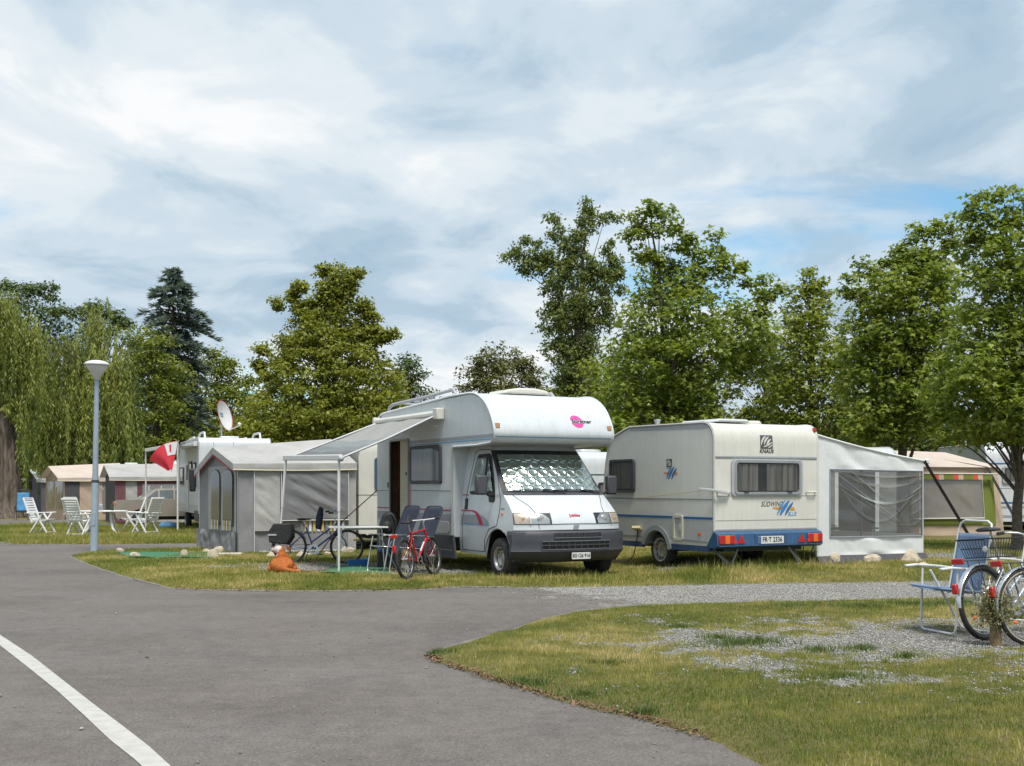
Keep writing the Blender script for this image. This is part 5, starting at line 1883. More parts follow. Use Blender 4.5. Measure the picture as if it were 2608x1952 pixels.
# wheels and underbody
for s in (-1, 1):
    wheel(mh, 0.0, s * 0.875, 0.335, 0.335, 0.215, s, holes=8)
    wheel(mh, -3.40, s * 0.90, 0.335, 0.335, 0.215, s, holes=8)
mb = MB()
mb.box((-2.6, 0, 0.50), (4.6, 1.5, 0.22)); mb.box((0.05, 0, 0.45), (0.9, 1.0, 0.34)); mb.box((-1.2, 0.2, 0.36), (0.9, 0.5, 0.16))
mb.tube([(0.0, -0.75, 0.33), (0.0, 0.75, 0.33)], 0.05); mb.tube([(-3.4, -0.8, 0.33), (-3.4, 0.8, 0.33)], 0.05)
mb.build('chassis', M_BLACK, mh)
MB().box((-3.26, 0, 0.625), (3.5, 2.16, 0.05)).build('floor_pan', M_DGREY, mh)

# alcove front: line, emblem, corner lamps
front_tab = [(z, x) for x, z in PROF[7:20]][::-1]
front_tab.sort()


def alc_x(z): return lerp_tab(front_tab, z, 1)


def alc_bend(p): return Vector((alc_x(p.z) + p.x, p.y, p.z))


mb = MB().grid(lambda u, v: (alc_x(2.29 + 0.012 * v) + 0.003, -1.08 + 2.16 * u, 2.29 + 0.012 * v), 2, 1)
mb.build('stripe', M_LBLUE, mh, smooth=0)
mb = MB()


def lens_pts(zc, top):
    out_ = []
    cy, rz, ry = 0.455, 0.105, 0.118
    a0, a1 = (14, 166) if top else (194, 346)
    for i in range(21):
        a = R(a0 + (a1 - a0) * i / 20)
        y, z = cy + ry * math.cos(a) - 0.02 * math.sin(a), 2.578 + rz * math.sin(a)
        out_.append((alc_x(z) + 0.004, y, z))
    return out_


mb.face(lens_pts(0, True)); mb.face(lens_pts(0, False))
mb.build('emblem', M_PINK, mh, smooth=0)
text_obj('lettering', 'b\u00fcrstner', 0.088, M_INK, mh, Matrix.Translation((0.007, 0.545, 2.580)) @ RF, sx=1.22, bold=0.002, bend=alc_bend)
for s in (-1, 1):
    MB().box((alc_x(2.47) + 0.002, s * 1.055, 2.475), (0.04, 0.075, 0.085)).build('marker_lamp', pm('amber_marker', (0.45, 0.26, 0.14), 0.3, var=0.2, vscale=30), mh, bevel=0.008)
# roof furniture
mb = MB()
mb.prism([(-1.35, -0.55, 3.06), (-1.35, 0.35, 3.06), (-1.35, 0.28, 3.13), (-1.35, 0.05, 3.165), (-1.35, -0.25, 3.165), (-1.35, -0.48, 3.13)], (0.7, 0, 0))
mb.build('roof_hatch', M_CREAM, mh, bevel=0.03)
for y in (-0.98, 0.98):
    mb = MB()
    P_ = [(-4.86, y, 2.93), (-4.72, y, 3.06), (-4.55, y, 3.10), (-3.2, y, 3.13), (-1.75, y, 3.185), (-1.6, y, 3.07)]
    mb.tube(P_, 0.032, 8)
    mb.tube([(-3.2, y, 3.0), (-3.2, y, 3.13)], 0.03, 6)
    mb.tube([(-2.6, y, 3.0), (-2.6, y, 3.16)], 0.03, 6)
    mb.build('roof_rail', M_TRIM, mh)
mb = MB()
for x in (-4.2, -3.6, -3.0, -2.4):
    mb.bar((x, -0.95, 3.10), (x, 0.95, 3.10), 0.05, 0.03)
mb.build('roof_rack', M_TRIM, mh)
MB().box((-4.88, -0.9, 2.95), (0.14, 0.14, 0.09)).build('rail_foot', M_DTRIM, mh, bevel=0.02)

# side awning: cassette, canopy, lead rail, two legs
mb = MB()
mb.prism([(-4.86, -W - 0.005, 2.84), (-4.86, -W - 0.10, 2.83), (-4.86, -W - 0.135, 2.79), (-4.86, -W - 0.135, 2.74), (-4.86, -W - 0.09, 2.71), (-4.86, -W - 0.005, 2.71)], (2.86, 0, 0))
cas = mb.build('awning_cassette', M_CREAM, mh, bevel=0.01)
MB().box((-1.92, -W - 0.075, 2.765), (0.19, 0.15, 0.20)).build('end_cap', M_CREAM, cas, bevel=0.015)
MB().box((-4.90, -W - 0.075, 2.765), (0.09, 0.15, 0.18)).build('end_cap', M_CREAM, cas, bevel=0.015)


def awn_mat():
    m = bpy.data.materials.new('awning_cloth')
    m.use_nodes = True
    t = m.node_tree
    b = t.nodes['Principled BSDF']
    b.inputs['Roughness'].default_value = 0.7
    tcn = N(t, 'ShaderNodeTexCoord')
    sp = N(t, 'ShaderNodeSeparateXYZ')
    t.links.new(tcn.outputs['Object'], sp.inputs[0])
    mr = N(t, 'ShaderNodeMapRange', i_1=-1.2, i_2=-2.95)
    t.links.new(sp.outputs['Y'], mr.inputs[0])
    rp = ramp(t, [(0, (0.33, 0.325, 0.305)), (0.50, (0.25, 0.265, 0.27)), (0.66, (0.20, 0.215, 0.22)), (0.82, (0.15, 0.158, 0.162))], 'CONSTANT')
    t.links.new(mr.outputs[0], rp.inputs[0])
    n = N(t, 'ShaderNodeTexNoise', i_Scale=3.0, i_Detail=6.0)
    t.links.new(tcn.outputs['Object'], n.inputs['Vector'])
    r2 = ramp(t, [(0.3, 0.9), (0.7, 1.06)])
    t.links.new(n.outputs['Fac'], r2.inputs[0])
    mx_ = N(t, 'ShaderNodeMixRGB', blend_type='MULTIPLY', i_Fac=1.0)
    t.links.new(rp.outputs[0], mx_.inputs[1]); t.links.new(r2.outputs[0], mx_.inputs[2])
    t.links.new(mx_.outputs[0], b.inputs['Base Color'])
    tl = N(t, 'ShaderNodeBsdfTranslucent')
    t.links.new(mx_.outputs[0], tl.inputs[0])
    ms = N(t, 'ShaderNodeMixShader', i_0=0.18)
    t.links.new(b.outputs[0], ms.inputs[1]); t.links.new(tl.outputs[0], ms.inputs[2])
    t.links.new(ms.outputs[0], t.nodes['Material Output'].inputs['Surface'])
    return m


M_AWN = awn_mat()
A0, A1 = Vector((-4.80, -W - 0.12, 2.73)), Vector((-2.02, -W - 0.12, 2.73))
B0, B1 = Vector((-4.98, -2.98, 2.045)), Vector((-2.10, -2.93, 1.985))


def canopy(u, v):
    p = A0.lerp(A1, u).lerp(B0.lerp(B1, u), v)
    p.z -= 0.05 * math.sin(math.pi * v) * (0.4 + 0.6 * math.sin(math.pi * u)) + 0.01 * math.sin(u * 17 + v * 3)
    return p


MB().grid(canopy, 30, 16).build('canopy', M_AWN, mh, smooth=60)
MB().tube([A1 + Vector((0.02, 0, 0.0)), A1.lerp(B1, 0.5) + Vector((0.02, 0, -0.03)), B1 + Vector((0.02, 0, -0.01))], 0.022, 6).build('awning_arm', M_TRIM, mh)
MB().tube([A0 + Vector((-0.02, 0, 0)), B0 + Vector((-0.02, 0, -0.01))], 0.022, 6).build('awning_arm', M_TRIM, mh)
rail = MB().bar(B0 + Vector((-0.10, -0.02, 0)), B1 + Vector((0.10, -0.02, 0)), 0.075, 0.10).build('lead_rail', M_WTUBE, mh, bevel=0.015)
MB().ball(B1 + Vector((0.10, -0.02, -0.02)), 0.05).build('rail_cap', M_TRIM, rail)
for p, bx in ((B0, -0.13), (B1, 0.0)):
    q = p + Vector((0.02, -0.03, -0.05))
    ft = Vector((q.x + bx * 0.6, q.y + bx, 0.02))
    mb = MB().tube([q, q.lerp(ft, 0.45)], 0.026, 8).tube([q.lerp(ft, 0.42), ft], 0.020, 8)
    lg = mb.build('support_leg', M_WTUBE, mh)
    MB().box(ft, (0.09, 0.09, 0.02)).build('foot', M_BLACK, lg)

MB().tube([(-4.95, -1.16, 1.42), (-4.3, -2.1, 0.85), (-3.7, -2.95, 0.03)], 0.010, 5).build('storm_strap', pm('red_brown_strap', (0.13, 0.035, 0.03), 0.8), mh)
# ================================================================== blue trimmed caravan
CV_A = R(28.4)
cv = thing('caravan', 'cream caravan with blue bumper and curtained rear window', 'caravan', (4.31, 19.9, 0), CV_A - R(90))
CW = 1.12
M_BLUEP = pm('blue_plastic', (0.024, 0.085, 0.185), 0.42, var=0.10, vscale=4, dirt=0.15)
M_BLUED = pm('dark_blue_skirt', (0.03, 0.075, 0.17), 0.5, var=0.12, vscale=4, dirt=0.2)
M_ARCH = pm('arch_grey', (0.25, 0.27, 0.275), 0.5, var=0.08)
CP = [(-0.20, 0.505), (0.0, 0.76), (0.0, 2.22), (-0.008, 2.33), (-0.035, 2.42), (-0.09, 2.495), (-0.17, 2.545), (-0.28, 2.565), (-2.45, 2.585), (-2.62, 2.545), (-2.94, 2.445), (-3.08, 2.36), (-3.16, 2.24), (-3.24, 1.95), (-3.33, 1.4), (-3.36, 0.95), (-3.30, 0.55), (-3.22, 0.505)]
mb = MB()
n = len(CP)
mb.add([(x, -CW, z) for x, z in CP] + [(x, CW, z) for x, z in CP], [(i, (i + 1) % n, n + (i + 1) % n, n + i) for i in range(n)])
mb.build('body_shell', M_CREAM, cv, smooth=32)
mb = MB().face([(x, CW, z) for x, z in CP])
mb.build('side_wall', M_CREAM_S, cv, smooth=0)
ARCH = arc(-1.62, 0.36, 0.40, 158.5, 21.5, 18)
poly = [(-3.22, 0.505)] + ARCH + [(-0.20, 0.505)] + CP[1:-1]
mb = MB().face([(x, -CW, z) for x, z in poly])
mb.build('side_wall', M_CREAM_S, cv, smooth=0)


def cside(name, pts, mat, off=0.003, th=0.004, bevel=0):
    return MB().prism([(x, -CW - off, z) for x, z in pts], (0, -th, 0)).build(name, mat, cv, smooth=0, bevel=bevel)


lowp = [(-3.355, 0.955)] + [(-3.34, 0.62)] + [(-2.05, 0.61)] + [(x, z) for x, z in arc(-1.62, 0.36, 0.455, 147, 33, 14)] + [(-1.2, 0.60), (-0.15, 0.565), (-0.015, 0.76), (-0.015, 0.955)]
cside('lower_panel', lowp, M_LGREY)
cside('stripe', [(-3.35, 0.948), (-0.02, 0.948), (-0.02, 0.985), (-3.35, 0.985)], M_BLUE, 0.008)
cside('stripe', [(-3.34, 1.275), (-0.02, 1.275), (-0.02, 1.290), (-3.34, 1.290)], M_PATINA, 0.002)
cside('stripe', [(-3.335, 0.595), (-2.06, 0.59), (-2.06, 0.615), (-3.335, 0.62)], M_ARCH, 0.008)
cside('stripe', [(-1.16, 0.585), (-0.13, 0.555), (-0.115, 0.58), (-1.16, 0.61)], M_ARCH, 0.008)
cside('roof_stripe', [(-2.45, 2.515), (-0.20, 2.455), (-0.12, 2.475), (-0.20, 2.53), (-0.30, 2.55), (-2.45, 2.565)], M_TRIM, 0.002)
cside('skirt', [(-3.2, 0.41), (-2.04, 0.41), (-2.04, 0.512), (-3.2, 0.512)], M_BLUED, -0.05, 0.05)
cside('skirt', [(-1.20, 0.41), (-0.12, 0.41), (-0.16, 0.512), (-1.20, 0.512)], M_BLUED, -0.05, 0.05)
ao, ai = arc(-1.62, 0.36, 0.45, 165, 8, 20), arc(-1.62, 0.36, 0.365, 165, 5, 20)
k = len(ao)
mb = MB()
mb.add([(x, -CW - 0.025, z) for x, z in ao] + [(x, -CW - 0.03, z) for x, z in ai] + [(x, -CW + 0.18, z) for x, z in ai] + [(x, -CW, z) for x, z in ao],
       [(i, i + 1, k + i + 1, k + i) for i in range(k - 1)] + [(k + i, k + i + 1, 2 * k + i + 1, 2 * k + i) for i in range(k - 1)] + [(3 * k + i, 3 * k + i + 1, i + 1, i) for i in range(k - 1)])
mb.build('wheel_arch', M_ARCH, cv)
mb = MB()
mb.add([(x, -CW + 0.17, z) for x, z in ai] + [(x, -CW + 0.5, z) for x, z in ai], [(i, i + 1, k + i + 1, k + i) for i in range(k - 1)])
mb.face([(x, -CW + 0.5, z) for x, z in ai])
mb.build('arch_liner', M_BLACK, cv)
for s in (-1, 1):
    wheel(cv, -1.60, s * (CW - 0.15), 0.385, 0.295, 0.19, s, pm('caravan_rim', (0.50, 0.50, 0.49), 0.35, 0.7, var=0.1), 0.205, 10)
for s in (-1, 1):
    P_ = [(x, s * (CW + 0.002), z) for x, z in CP[1:-1]]
    e_ = MB().tube(P_, 0.020, 6).build('edge_trim', M_CREAM, cv, smooth=60)
    mb = MB().tube([(x + 0.012, s * (CW + 0.012), z + (0.012 if z > 2.4 else 0)) for x, z in CP[1:-3]], 0.006, 5)
    mb.tube([(x - (0.024 if z < 2.5 else 0.01), s * (CW + 0.008), z - (0.024 if z > 2.3 else 0)) for x, z in CP[1:-3]], 0.005, 5)
    mb.build('trim_line', M_ARCH, e_)
framed_window(cv, -3.08, -2.29, 1.405, 1.985, -CW, -1, M_DGREY, 0.06, True, 0.03, folds=3)
# flap with frame, reflector, socket
o_, i_ = rrect(-1.11, -0.83, 0.575, 1.005, 0.04), rrect(-1.065, -0.875, 0.62, 0.96, 0.02)
k = len(o_)
mb = MB()
mb.add([(x, -CW - 0.003, z) for x, z in o_] + [(x, -CW - 0.03, z) for x, z in o_] + [(x, -CW - 0.03, z) for x, z in i_] + [(x, -CW - 0.010, z) for x, z in i_],
       [(l * k + i, l * k + (i + 1) % k, (l + 1) * k + (i + 1) % k, (l + 1) * k + i) for l in range(3) for i in range(k)])
fl = mb.build('service_flap', pm('ivory_plastic', (0.60, 0.57, 0.46), 0.45, var=0.05), cv, smooth=30)
MB().box((-0.90, -CW - 0.022, 0.80), (0.04, 0.012, 0.11)).build('latch', M_WTUBE, fl, bevel=0.005)
MB().box((-0.385, -CW - 0.012, 0.70), (0.07, 0.015, 0.055)).build('side_reflector', M_LAMPOR, cv, bevel=0.006)
sk = MB().bar((-2.16, -CW - 0.01, 0.72), (-2.10, -CW - 0.12, 0.77), 0.16, 0.05).build('power_socket', pm('yellowed_plastic', (0.62, 0.50, 0.28), 0.45), cv, bevel=0.008)
MB().tube([(-2.12, -CW - 0.06, 0.72), (-2.13, -CW - 0.07, 0.55), (-2.2, -CW - 0.10, 0.25), (-2.3, -CW - 0.16, 0.13), (-2.6, -CW - 0.2, 0.12), (-2.9, -CW - 0.1, 0.13)], 0.011, 6).build('power_cable', M_BLACK, sk)


# swoosh decal: three brush strokes and orange ticks, as polygons (h, v) about the middle
def swoosh(name, fn, s):
    strokes = [(-0.16, -0.13, 0.03, 0.14, 0.060), (-0.085, -0.135, 0.125, 0.135, 0.095), (0.03, -0.135, 0.215, 0.10, 0.075)]
    mats = [M_LBLUE, pm('mid_blue_decal', (0.03, 0.18, 0.45), 0.45), M_BLUE]
    for (x0, z0, x1, z1, w), m_ in zip(strokes, mats):
        P_, Q_ = [], []
        for i in range(11):
            t = i / 10
            x, z = x0 + (x1 - x0) * t, z0 + (z1 - z0) * t + 0.015 * math.sin(math.pi * t)
            ww = w * math.sin(math.pi * min(1, t * 0.92 + 0.05)) ** 0.7 * 0.5
            P_.append(fn((x - ww) * s, z * s)); Q_.append(fn((x + ww) * s, z * s))
        mb = MB()
        mb.add(P_ + Q_, [(i, i + 1, 12 + i, 11 + i) for i in range(10)])
        mb.build(name, m_, cv, smooth=0)
    mb = MB()
    for x0, x1, z, w in ((-0.26, -0.03, 0.0, 0.010), (-0.19, -0.04, -0.018, 0.010), (0.15, 0.245, 0.0, 0.009), (0.13, 0.215, -0.020, 0.009), (0.15, 0.26, -0.038, 0.010)):
        mb.face([fn(x0 * s, (z - w) * s), fn(x1 * s, (z - w) * s), fn(x1 * s, (z + w) * s), fn(x0 * s, (z + w) * s)])
    mb.build(name, pm('orange_decal', (0.62, 0.26, 0.02), 0.45), cv, smooth=0)


swoosh('swoosh_decal', lambda a, b: Vector((-1.20 + a, -CW - 0.004, 1.735 + b)), 0.80)
swoosh('swoosh_decal', lambda a, b: Vector((0.005, 0.365 + a, 1.135 + b)), 0.95)


# emblem: dark field with pale feathered strokes
def emblem(fn, s):
    q = MB().grid(lambda u, v: fn((-0.135 + 0.27 * u) * s, (-0.115 + 0.23 * v) * s, 0), 4, 16).build('emblem', M_GINK, cv, smooth=0)
    mb = MB()
    for x0, z0, cx_, cz_, x1, z1, w in ((-0.12, -0.06, -0.10, 0.06, -0.01, 0.10, 0.034), (-0.06, -0.05, -0.03, 0.05, 0.05, 0.09, 0.036), (-0.01, -0.08, 0.03, 0.03, 0.10, 0.05, 0.036), (-0.07, -0.085, 0.02, -0.06, 0.125, 0.0, 0.032), (0.03, -0.10, 0.08, -0.08, 0.13, -0.04, 0.022)):
        P_, Q_ = [], []
        for i in range(9):
            t = i / 8
            x = x0 * (1 - t) ** 2 + 2 * cx_ * t * (1 - t) + x1 * t * t
            z = z0 * (1 - t) ** 2 + 2 * cz_ * t * (1 - t) + z1 * t * t
            ww = w * math.sin(math.pi * (0.08 + 0.86 * t)) * 0.55
            P_.append(fn((x - ww * 0.7) * s, (z + ww * 0.7) * s, 0.003)); Q_.append(fn((x + ww * 0.7) * s, (z - ww * 0.7) * s, 0.003))
        mb.add(P_ + Q_, [(i, i + 1, 10 + i, 9 + i) for i in range(8)])
    mb.build('emblem_strokes', M_CREAM, q, smooth=0)


cz_tab = sorted((z, x) for x, z in CP[1:8])


def cvx(z): return lerp_tab(cz_tab, z, 1)


emblem(lambda a, b, d: Vector((cvx(2.248 + b) + 0.004 + d, -0.014 + a, 2.248 + b)), 1.0)
emblem(lambda a, b, d: Vector((-1.245 + a, -CW - 0.004 - d, 1.905 + b)), 0.60)
text_obj('lettering', 'KNAUS', 0.088, M_INK, cv, Matrix.Translation((0.003, -0.014, 2.087)) @ RF, sx=1.05, shear=0.15, bold=0.003)
text_obj('lettering', 'KNAUS', 0.040, M_GINK, cv, Matrix.Translation((-1.245, -CW - 0.004, 1.815)) @ RX, shear=0.15)
text_obj('lettering', 'S\u00dcDWIND', 0.120, M_GINK, cv, Matrix.Translation((0.004, 0.105, 1.195)) @ RF, sx=0.86, shear=0.3, bold=0.0015)
text_obj('lettering', 'BLUE', 0.098, M_LBLUE, cv, Matrix.Translation((0.004, 0.545, 1.025)) @ RF, sx=0.85, shear=0.3, bold=0.0015)


def rearbox(name, y0, y1, z0, z1, x0, x1, mat, bevel=0, parent=None):
    return MB().box(((x0 + x1) / 2, (y0 + y1) / 2, (z0 + z1) / 2), (x1 - x0, y1 - y0, z1 - z0)).build(name, mat, parent or cv, bevel=bevel)


rearbox('trim_strip', -1.10, 1.10, 1.975, 2.005, -0.002, 0.014, M_ALU, 0.004)
rearbox('trim_strip', -1.10, 1.10, 1.968, 1.976, 0.002, 0.010, M_ARCH)
framed_window(cv, -0.71, 0.705, 1.375, 1.925, 0.0, 1, M_ARCH, 0.06, True, 0.03, 'end', 12, (-0.215, -0.03))
mb = MB()
o_, i_ = rrect(-0.775, 0.765, 1.335, 1.955, 0.07), rrect(-0.715, 0.71, 1.37, 1.93, 0.05)
k = len(o_)
mb.add([(0.004, a, b) for a, b in o_] + [(0.030, a, b) for a, b in o_] + [(0.036, a, b) for a, b in i_], [(l * k + i, l * k + (i + 1) % k, (l + 1) * k + (i + 1) % k, (l + 1) * k + i) for l in range(2) for i in range(k)])
mb.build('window_surround', M_TRIM, cv, smooth=30)
for y in (-0.48, 0.46):
    rearbox('window_catch', y - 0.05, y + 0.05, 1.40, 1.425, 0.046, 0.062, M_BLACK)
rearbox('panel_seam', -1.08, -0.78, 1.335, 1.343, 0.0, 0.004, M_PATINA)
rearbox('panel_seam', 0.77, 1.10, 1.335, 1.343, 0.0, 0.004, M_PATINA)
rearbox('panel_seam', -1.10, 1.10, 0.930, 0.936, 0.0, 0.004, M_PATINA)
rearbox('panel_seam', -1.10, 1.10, 0.775, 0.790, 0.0, 0.006, M_TRIM)
mb = MB().tube([(0.002, 0.86, 1.395), (0.05, 0.87, 1.40), (0.05, 1.05, 1.40), (0.002, 1.06, 1.395)], 0.014, 6)
mb.build('grab_handle', M_CREAM, cv)
mb = MB().tube([(0.002, -0.80, 1.395), (0.05, -0.85, 1.40), (0.05, -1.05, 1.41), (0.002, -1.07, 1.41)], 0.016, 6)
mb.build('grab_handle', M_CREAM, cv)
# folded arm on the near corner with a line running along the side
arm = MB()
arm.bar((0.06, -0.86, 1.385), (0.10, -1.16, 1.43), 0.03, 0.05)
arm.bar((0.10, -1.16, 1.43), (-0.16, -1.30, 1.455), 0.03, 0.045)
o = arm.build('folding_arm', M_LGREY, cv, bevel=0.008)
arm = MB().tube([(-0.05 - 0.31 * i, -1.22 + 0.007 * i, 1.45 - 0.16 * (i / 7) ** 0.8) for i in range(8)], 0.006, 5)
arm.build('cord', pm('yellow_cord', (0.50, 0.42, 0.22), 0.8), o)
# bumper and lamps
mb = MB().prism([(0.0, -CW - 0.02, 0.755), (0.10, -CW - 0.02, 0.72), (0.12, -CW - 0.02, 0.515), (0.06, -CW - 0.02, 0.475), (-0.16, -CW - 0.02, 0.475), (-0.16, -CW - 0.02, 0.53)], (0, 2 * CW + 0.04, 0))
bp_ = mb.build('rear_bumper', M_BLUEP, cv, bevel=0.012)
rearbox('bumper_lip', -CW, CW, 0.505, 0.520, 0.118, 0.135, M_BLUED, 0.004, bp_)
rearbox('plate_recess', -0.36, 0.33, 0.515, 0.705, 0.110, 0.122, M_BLUED, 0.004, bp_)
for s in (-1, 1):
    y0 = s * 0.955
    lm = rearbox('tail_light', y0 - 0.165, y0 + 0.165, 0.545, 0.695, 0.105, 0.140, M_LAMPRED, 0.012, bp_)
    rearbox('indicator', y0 - 0.045, y0 + 0.05, 0.552, 0.688, 0.139, 0.146, M_LAMPOR, 0.004, lm)
    rearbox('brake_lens', y0 - 0.155 * s - 0.03, y0 - 0.155 * s + 0.03, 0.552, 0.615, 0.139, 0.145, pm('bright_red_lens', (0.6, 0.03, 0.015), 0.15), 0.004, lm)
    c = s * 0.655
    t_ = MB().prism([(0.118, c - 0.085, 0.55), (0.118, c + 0.085, 0.55), (0.118, c, 0.695)], (0.014, 0, 0)).build('triangle_reflector', M_LAMPRED, bp_, bevel=0.004)
    leg = MB()
    leg.bar((-0.35, s * 0.86, 0.45), (0.02, s * 0.70, 0.10), 0.05, 0.04)
    leg.bar((-0.10, s * 0.55, 0.46), (-0.03, s * 0.72, 0.22), 0.02, 0.03)
    leg.box((0.03, s * 0.695, 0.105), (0.14, 0.14, 0.02))
    leg.build('corner_steady', M_ARCH, cv)
plc = plate(bp_, 0.124, -0.02, 0.603, 0.54, 0.125, 'FR\u00b7T 2336', 0.118, True)
MB().box((0.134, -0.265, 0.603), (0.004, 0.045, 0.115)).build('blue_band', M_BLUE, plc)
MB().box((-1.6, 0, 0.46), (3.0, 1.7, 0.10)).build('chassis', M_BLACK, cv)
mb = MB().tube([(-1.6, -0.95, 0.385), (-1.6, 0.95, 0.385)], 0.04).tube([(-3.2, 0.5, 0.45), (-4.3, 0, 0.45)], 0.04).tube([(-3.2, -0.5, 0.45), (-4.3, 0, 0.45)], 0.04)
mb.build('drawbar', M_BLACK, cv)
# things on the roof
mb = MB().prism([(-1.22, -0.95, 2.575), (-1.22, -0.2, 2.575), (-1.22, -0.28, 2.63), (-1.22, -0.87, 2.63)], (1.05, 0, 0))
mb.build('roof_hatch', M_WHITE, cv, bevel=0.03)
MB().lathe([(0, 2.70), (0.06, 2.70), (0.06, 2.67), (0.045, 2.66), (0.045, 2.56)], 14, Matrix.Translation((-1.84, -0.95, 0))).build('flue', M_ALU, cv)
MB().lathe([(0, 2.635), (0.14, 2.63), (0.17, 2.60), (0.17, 2.55)], 20, Matrix.Translation((-0.55, 0.12, 0))).build('roof_vent', M_CREAM, cv)
MB().box((-0.05, 1.10, 2.48), (0.06, 0.05, 0.07)).build('marker_lamp', M_LAMPRED, cv, bevel=0.01)


# ================================================================== other caravans, simpler
def box_caravan(name, label, loc, rot, L_, Wd, H_, zb, mat, windows, group=None, round_=0.22, stripe=None, end_win=None, hatch=(0.0,), cat='caravan', wheel_x=None, fr=None, back=0.12, roof_line=True):
    "X = 0 is the end turned to us, body runs to -L; windows (side, x0, x1, z0, z1)"
    root = thing(name, label, cat, loc, rot, group)
    w = Wd / 2
    P_ = [(0.0, zb), (0.0, H_ - round_ - 0.1)] + [(-round_ + round_ * math.cos(R(a)), H_ - round_ + round_ * math.sin(R(a))) for a in (15, 35, 55, 75, 90)] + [(-L_ + 0.5, H_), (-L_ + 0.15, H_ - 0.15), (-L_, H_ - 0.45), (-L_ - back, zb + 0.5), (-L_, zb)]
    mb = MB()
    n = len(P_)
    mb.add([(x, -w, z) for x, z in P_] + [(x, w, z) for x, z in P_], [(i, (i + 1) % n, n + (i + 1) % n, n + i) for i in range(n)] + [tuple(range(n))[::-1], tuple(range(n, 2 * n))])
    mb.build('body', mat, root, smooth=32)
    for s in (-1, 1):
        MB().tube([(x, s * w, z) for x, z in P_[1:-1]], 0.022, 6).build('edge_trim', M_TRIM, root, smooth=60)
    for s, x0, x1, z0, z1 in windows:
        framed_window(root, x0, x1, z0, z1, s * w, s, fr or M_DGREY, 0.05, True, 0.04, folds=4)
    for y0, y1, z0, z1 in (end_win or ()):
        framed_window(root, y0, y1, z0, z1, 0.0, 1, fr or M_DGREY, 0.05, True, 0.04, 'end', 6)
    for z0, z1, m_ in (stripe or ()):
        MB().box((-L_ / 2, 0, (z0 + z1) / 2), (L_ + 0.012, Wd + 0.012, z1 - z0)).build('stripe', m_, root, smooth=0)
    for x in hatch:
        MB().box((-L_ * 0.4 + x, 0, H_ + 0.05), (0.6, 0.6, 0.10)).build('roof_hatch', mat, root, bevel=0.03)
    MB().box((-L_ / 2, 0, zb - 0.06), (L_ * 0.9, Wd * 0.75, 0.12)).build('chassis', M_BLACK, root)
    wx = wheel_x if wheel_x is not None else -L_ * 0.52
    for s in (-1, 1):
        wheel(root, wx, s * (w - 0.13), 0.31, 0.31, 0.19, s)
    return root
# ================================================================== tents
def cloth_mat(name, color, var=0.10, trans=0.12, scale=2.0):
    if name in MATS: return MATS[name]
    m = pm(name, color, 0.85, var=var, vscale=scale, bump=0.25, bscale=9, dirt=0.12)
    t = m.node_tree
    b = t.nodes['Principled BSDF']
    tl = N(t, 'ShaderNodeBsdfTranslucent')
    tl.inputs[0].default_value = (*color, 1)
    ms = N(t, 'ShaderNodeMixShader', i_0=trans)
    t.links.new(b.outputs[0], ms.inputs[1]); t.links.new(tl.outputs[0], ms.inputs[2])
    t.links.new(ms.outputs[0], t.nodes['Material Output'].inputs['Surface'])
    return m


M_TG1 = cloth_mat('grey_canvas', (0.265, 0.262, 0.268))
M_TG2 = cloth_mat('light_grey_canvas', (0.43, 0.42, 0.40))
M_TG3 = cloth_mat('roof_grey_canvas', (0.40, 0.392, 0.375), 0.12)
M_TMESH = cloth_mat('dark_grey_mesh', (0.20, 0.20, 0.205), 0.12)
M_TWHITE = cloth_mat('white_tarpaulin', (0.74, 0.755, 0.745), 0.05, 0.14)
M_TBEIGE = cloth_mat('beige_canvas', (0.52, 0.395, 0.295), 0.07)
M_TBEIGE2 = cloth_mat('pale_beige_roof', (0.56, 0.47, 0.40), 0.07)
M_TGREEN = cloth_mat('moss_green_canvas', (0.155, 0.185, 0.025), 0.08)
M_TMAR = cloth_mat('maroon_canvas', (0.17, 0.065, 0.08), 0.10)
M_TPUR = cloth_mat('purple_canvas', (0.12, 0.105, 0.155), 0.1)
M_TDARK = cloth_mat('dark_canvas', (0.065, 0.063, 0.070), 0.15, 0.02)
M_TRED = cloth_mat('red_canvas', (0.62, 0.085, 0.045), 0.06)
M_FRINGE = cloth_mat('red_fringe', (0.40, 0.03, 0.04), 0.06)
M_YEL = cloth_mat('yellow_cloth', (0.62, 0.45, 0.12), 0.06)
M_PVC = glass_mat('clear_film', (0.86, 0.85, 0.82), 0.88, 0.12, (0.5, 0.5, 0.49), 1.75)
M_FILM = glass_mat('smoky_film', (0.48, 0.47, 0.45), 0.70, 0.10, (0.30, 0.30, 0.29))
M_PIPE = pm('piping', (0.50, 0.43, 0.30), 0.7, var=0.1)
M_PALE = pm('pale_piping', (0.58, 0.57, 0.55), 0.6, var=0.05)


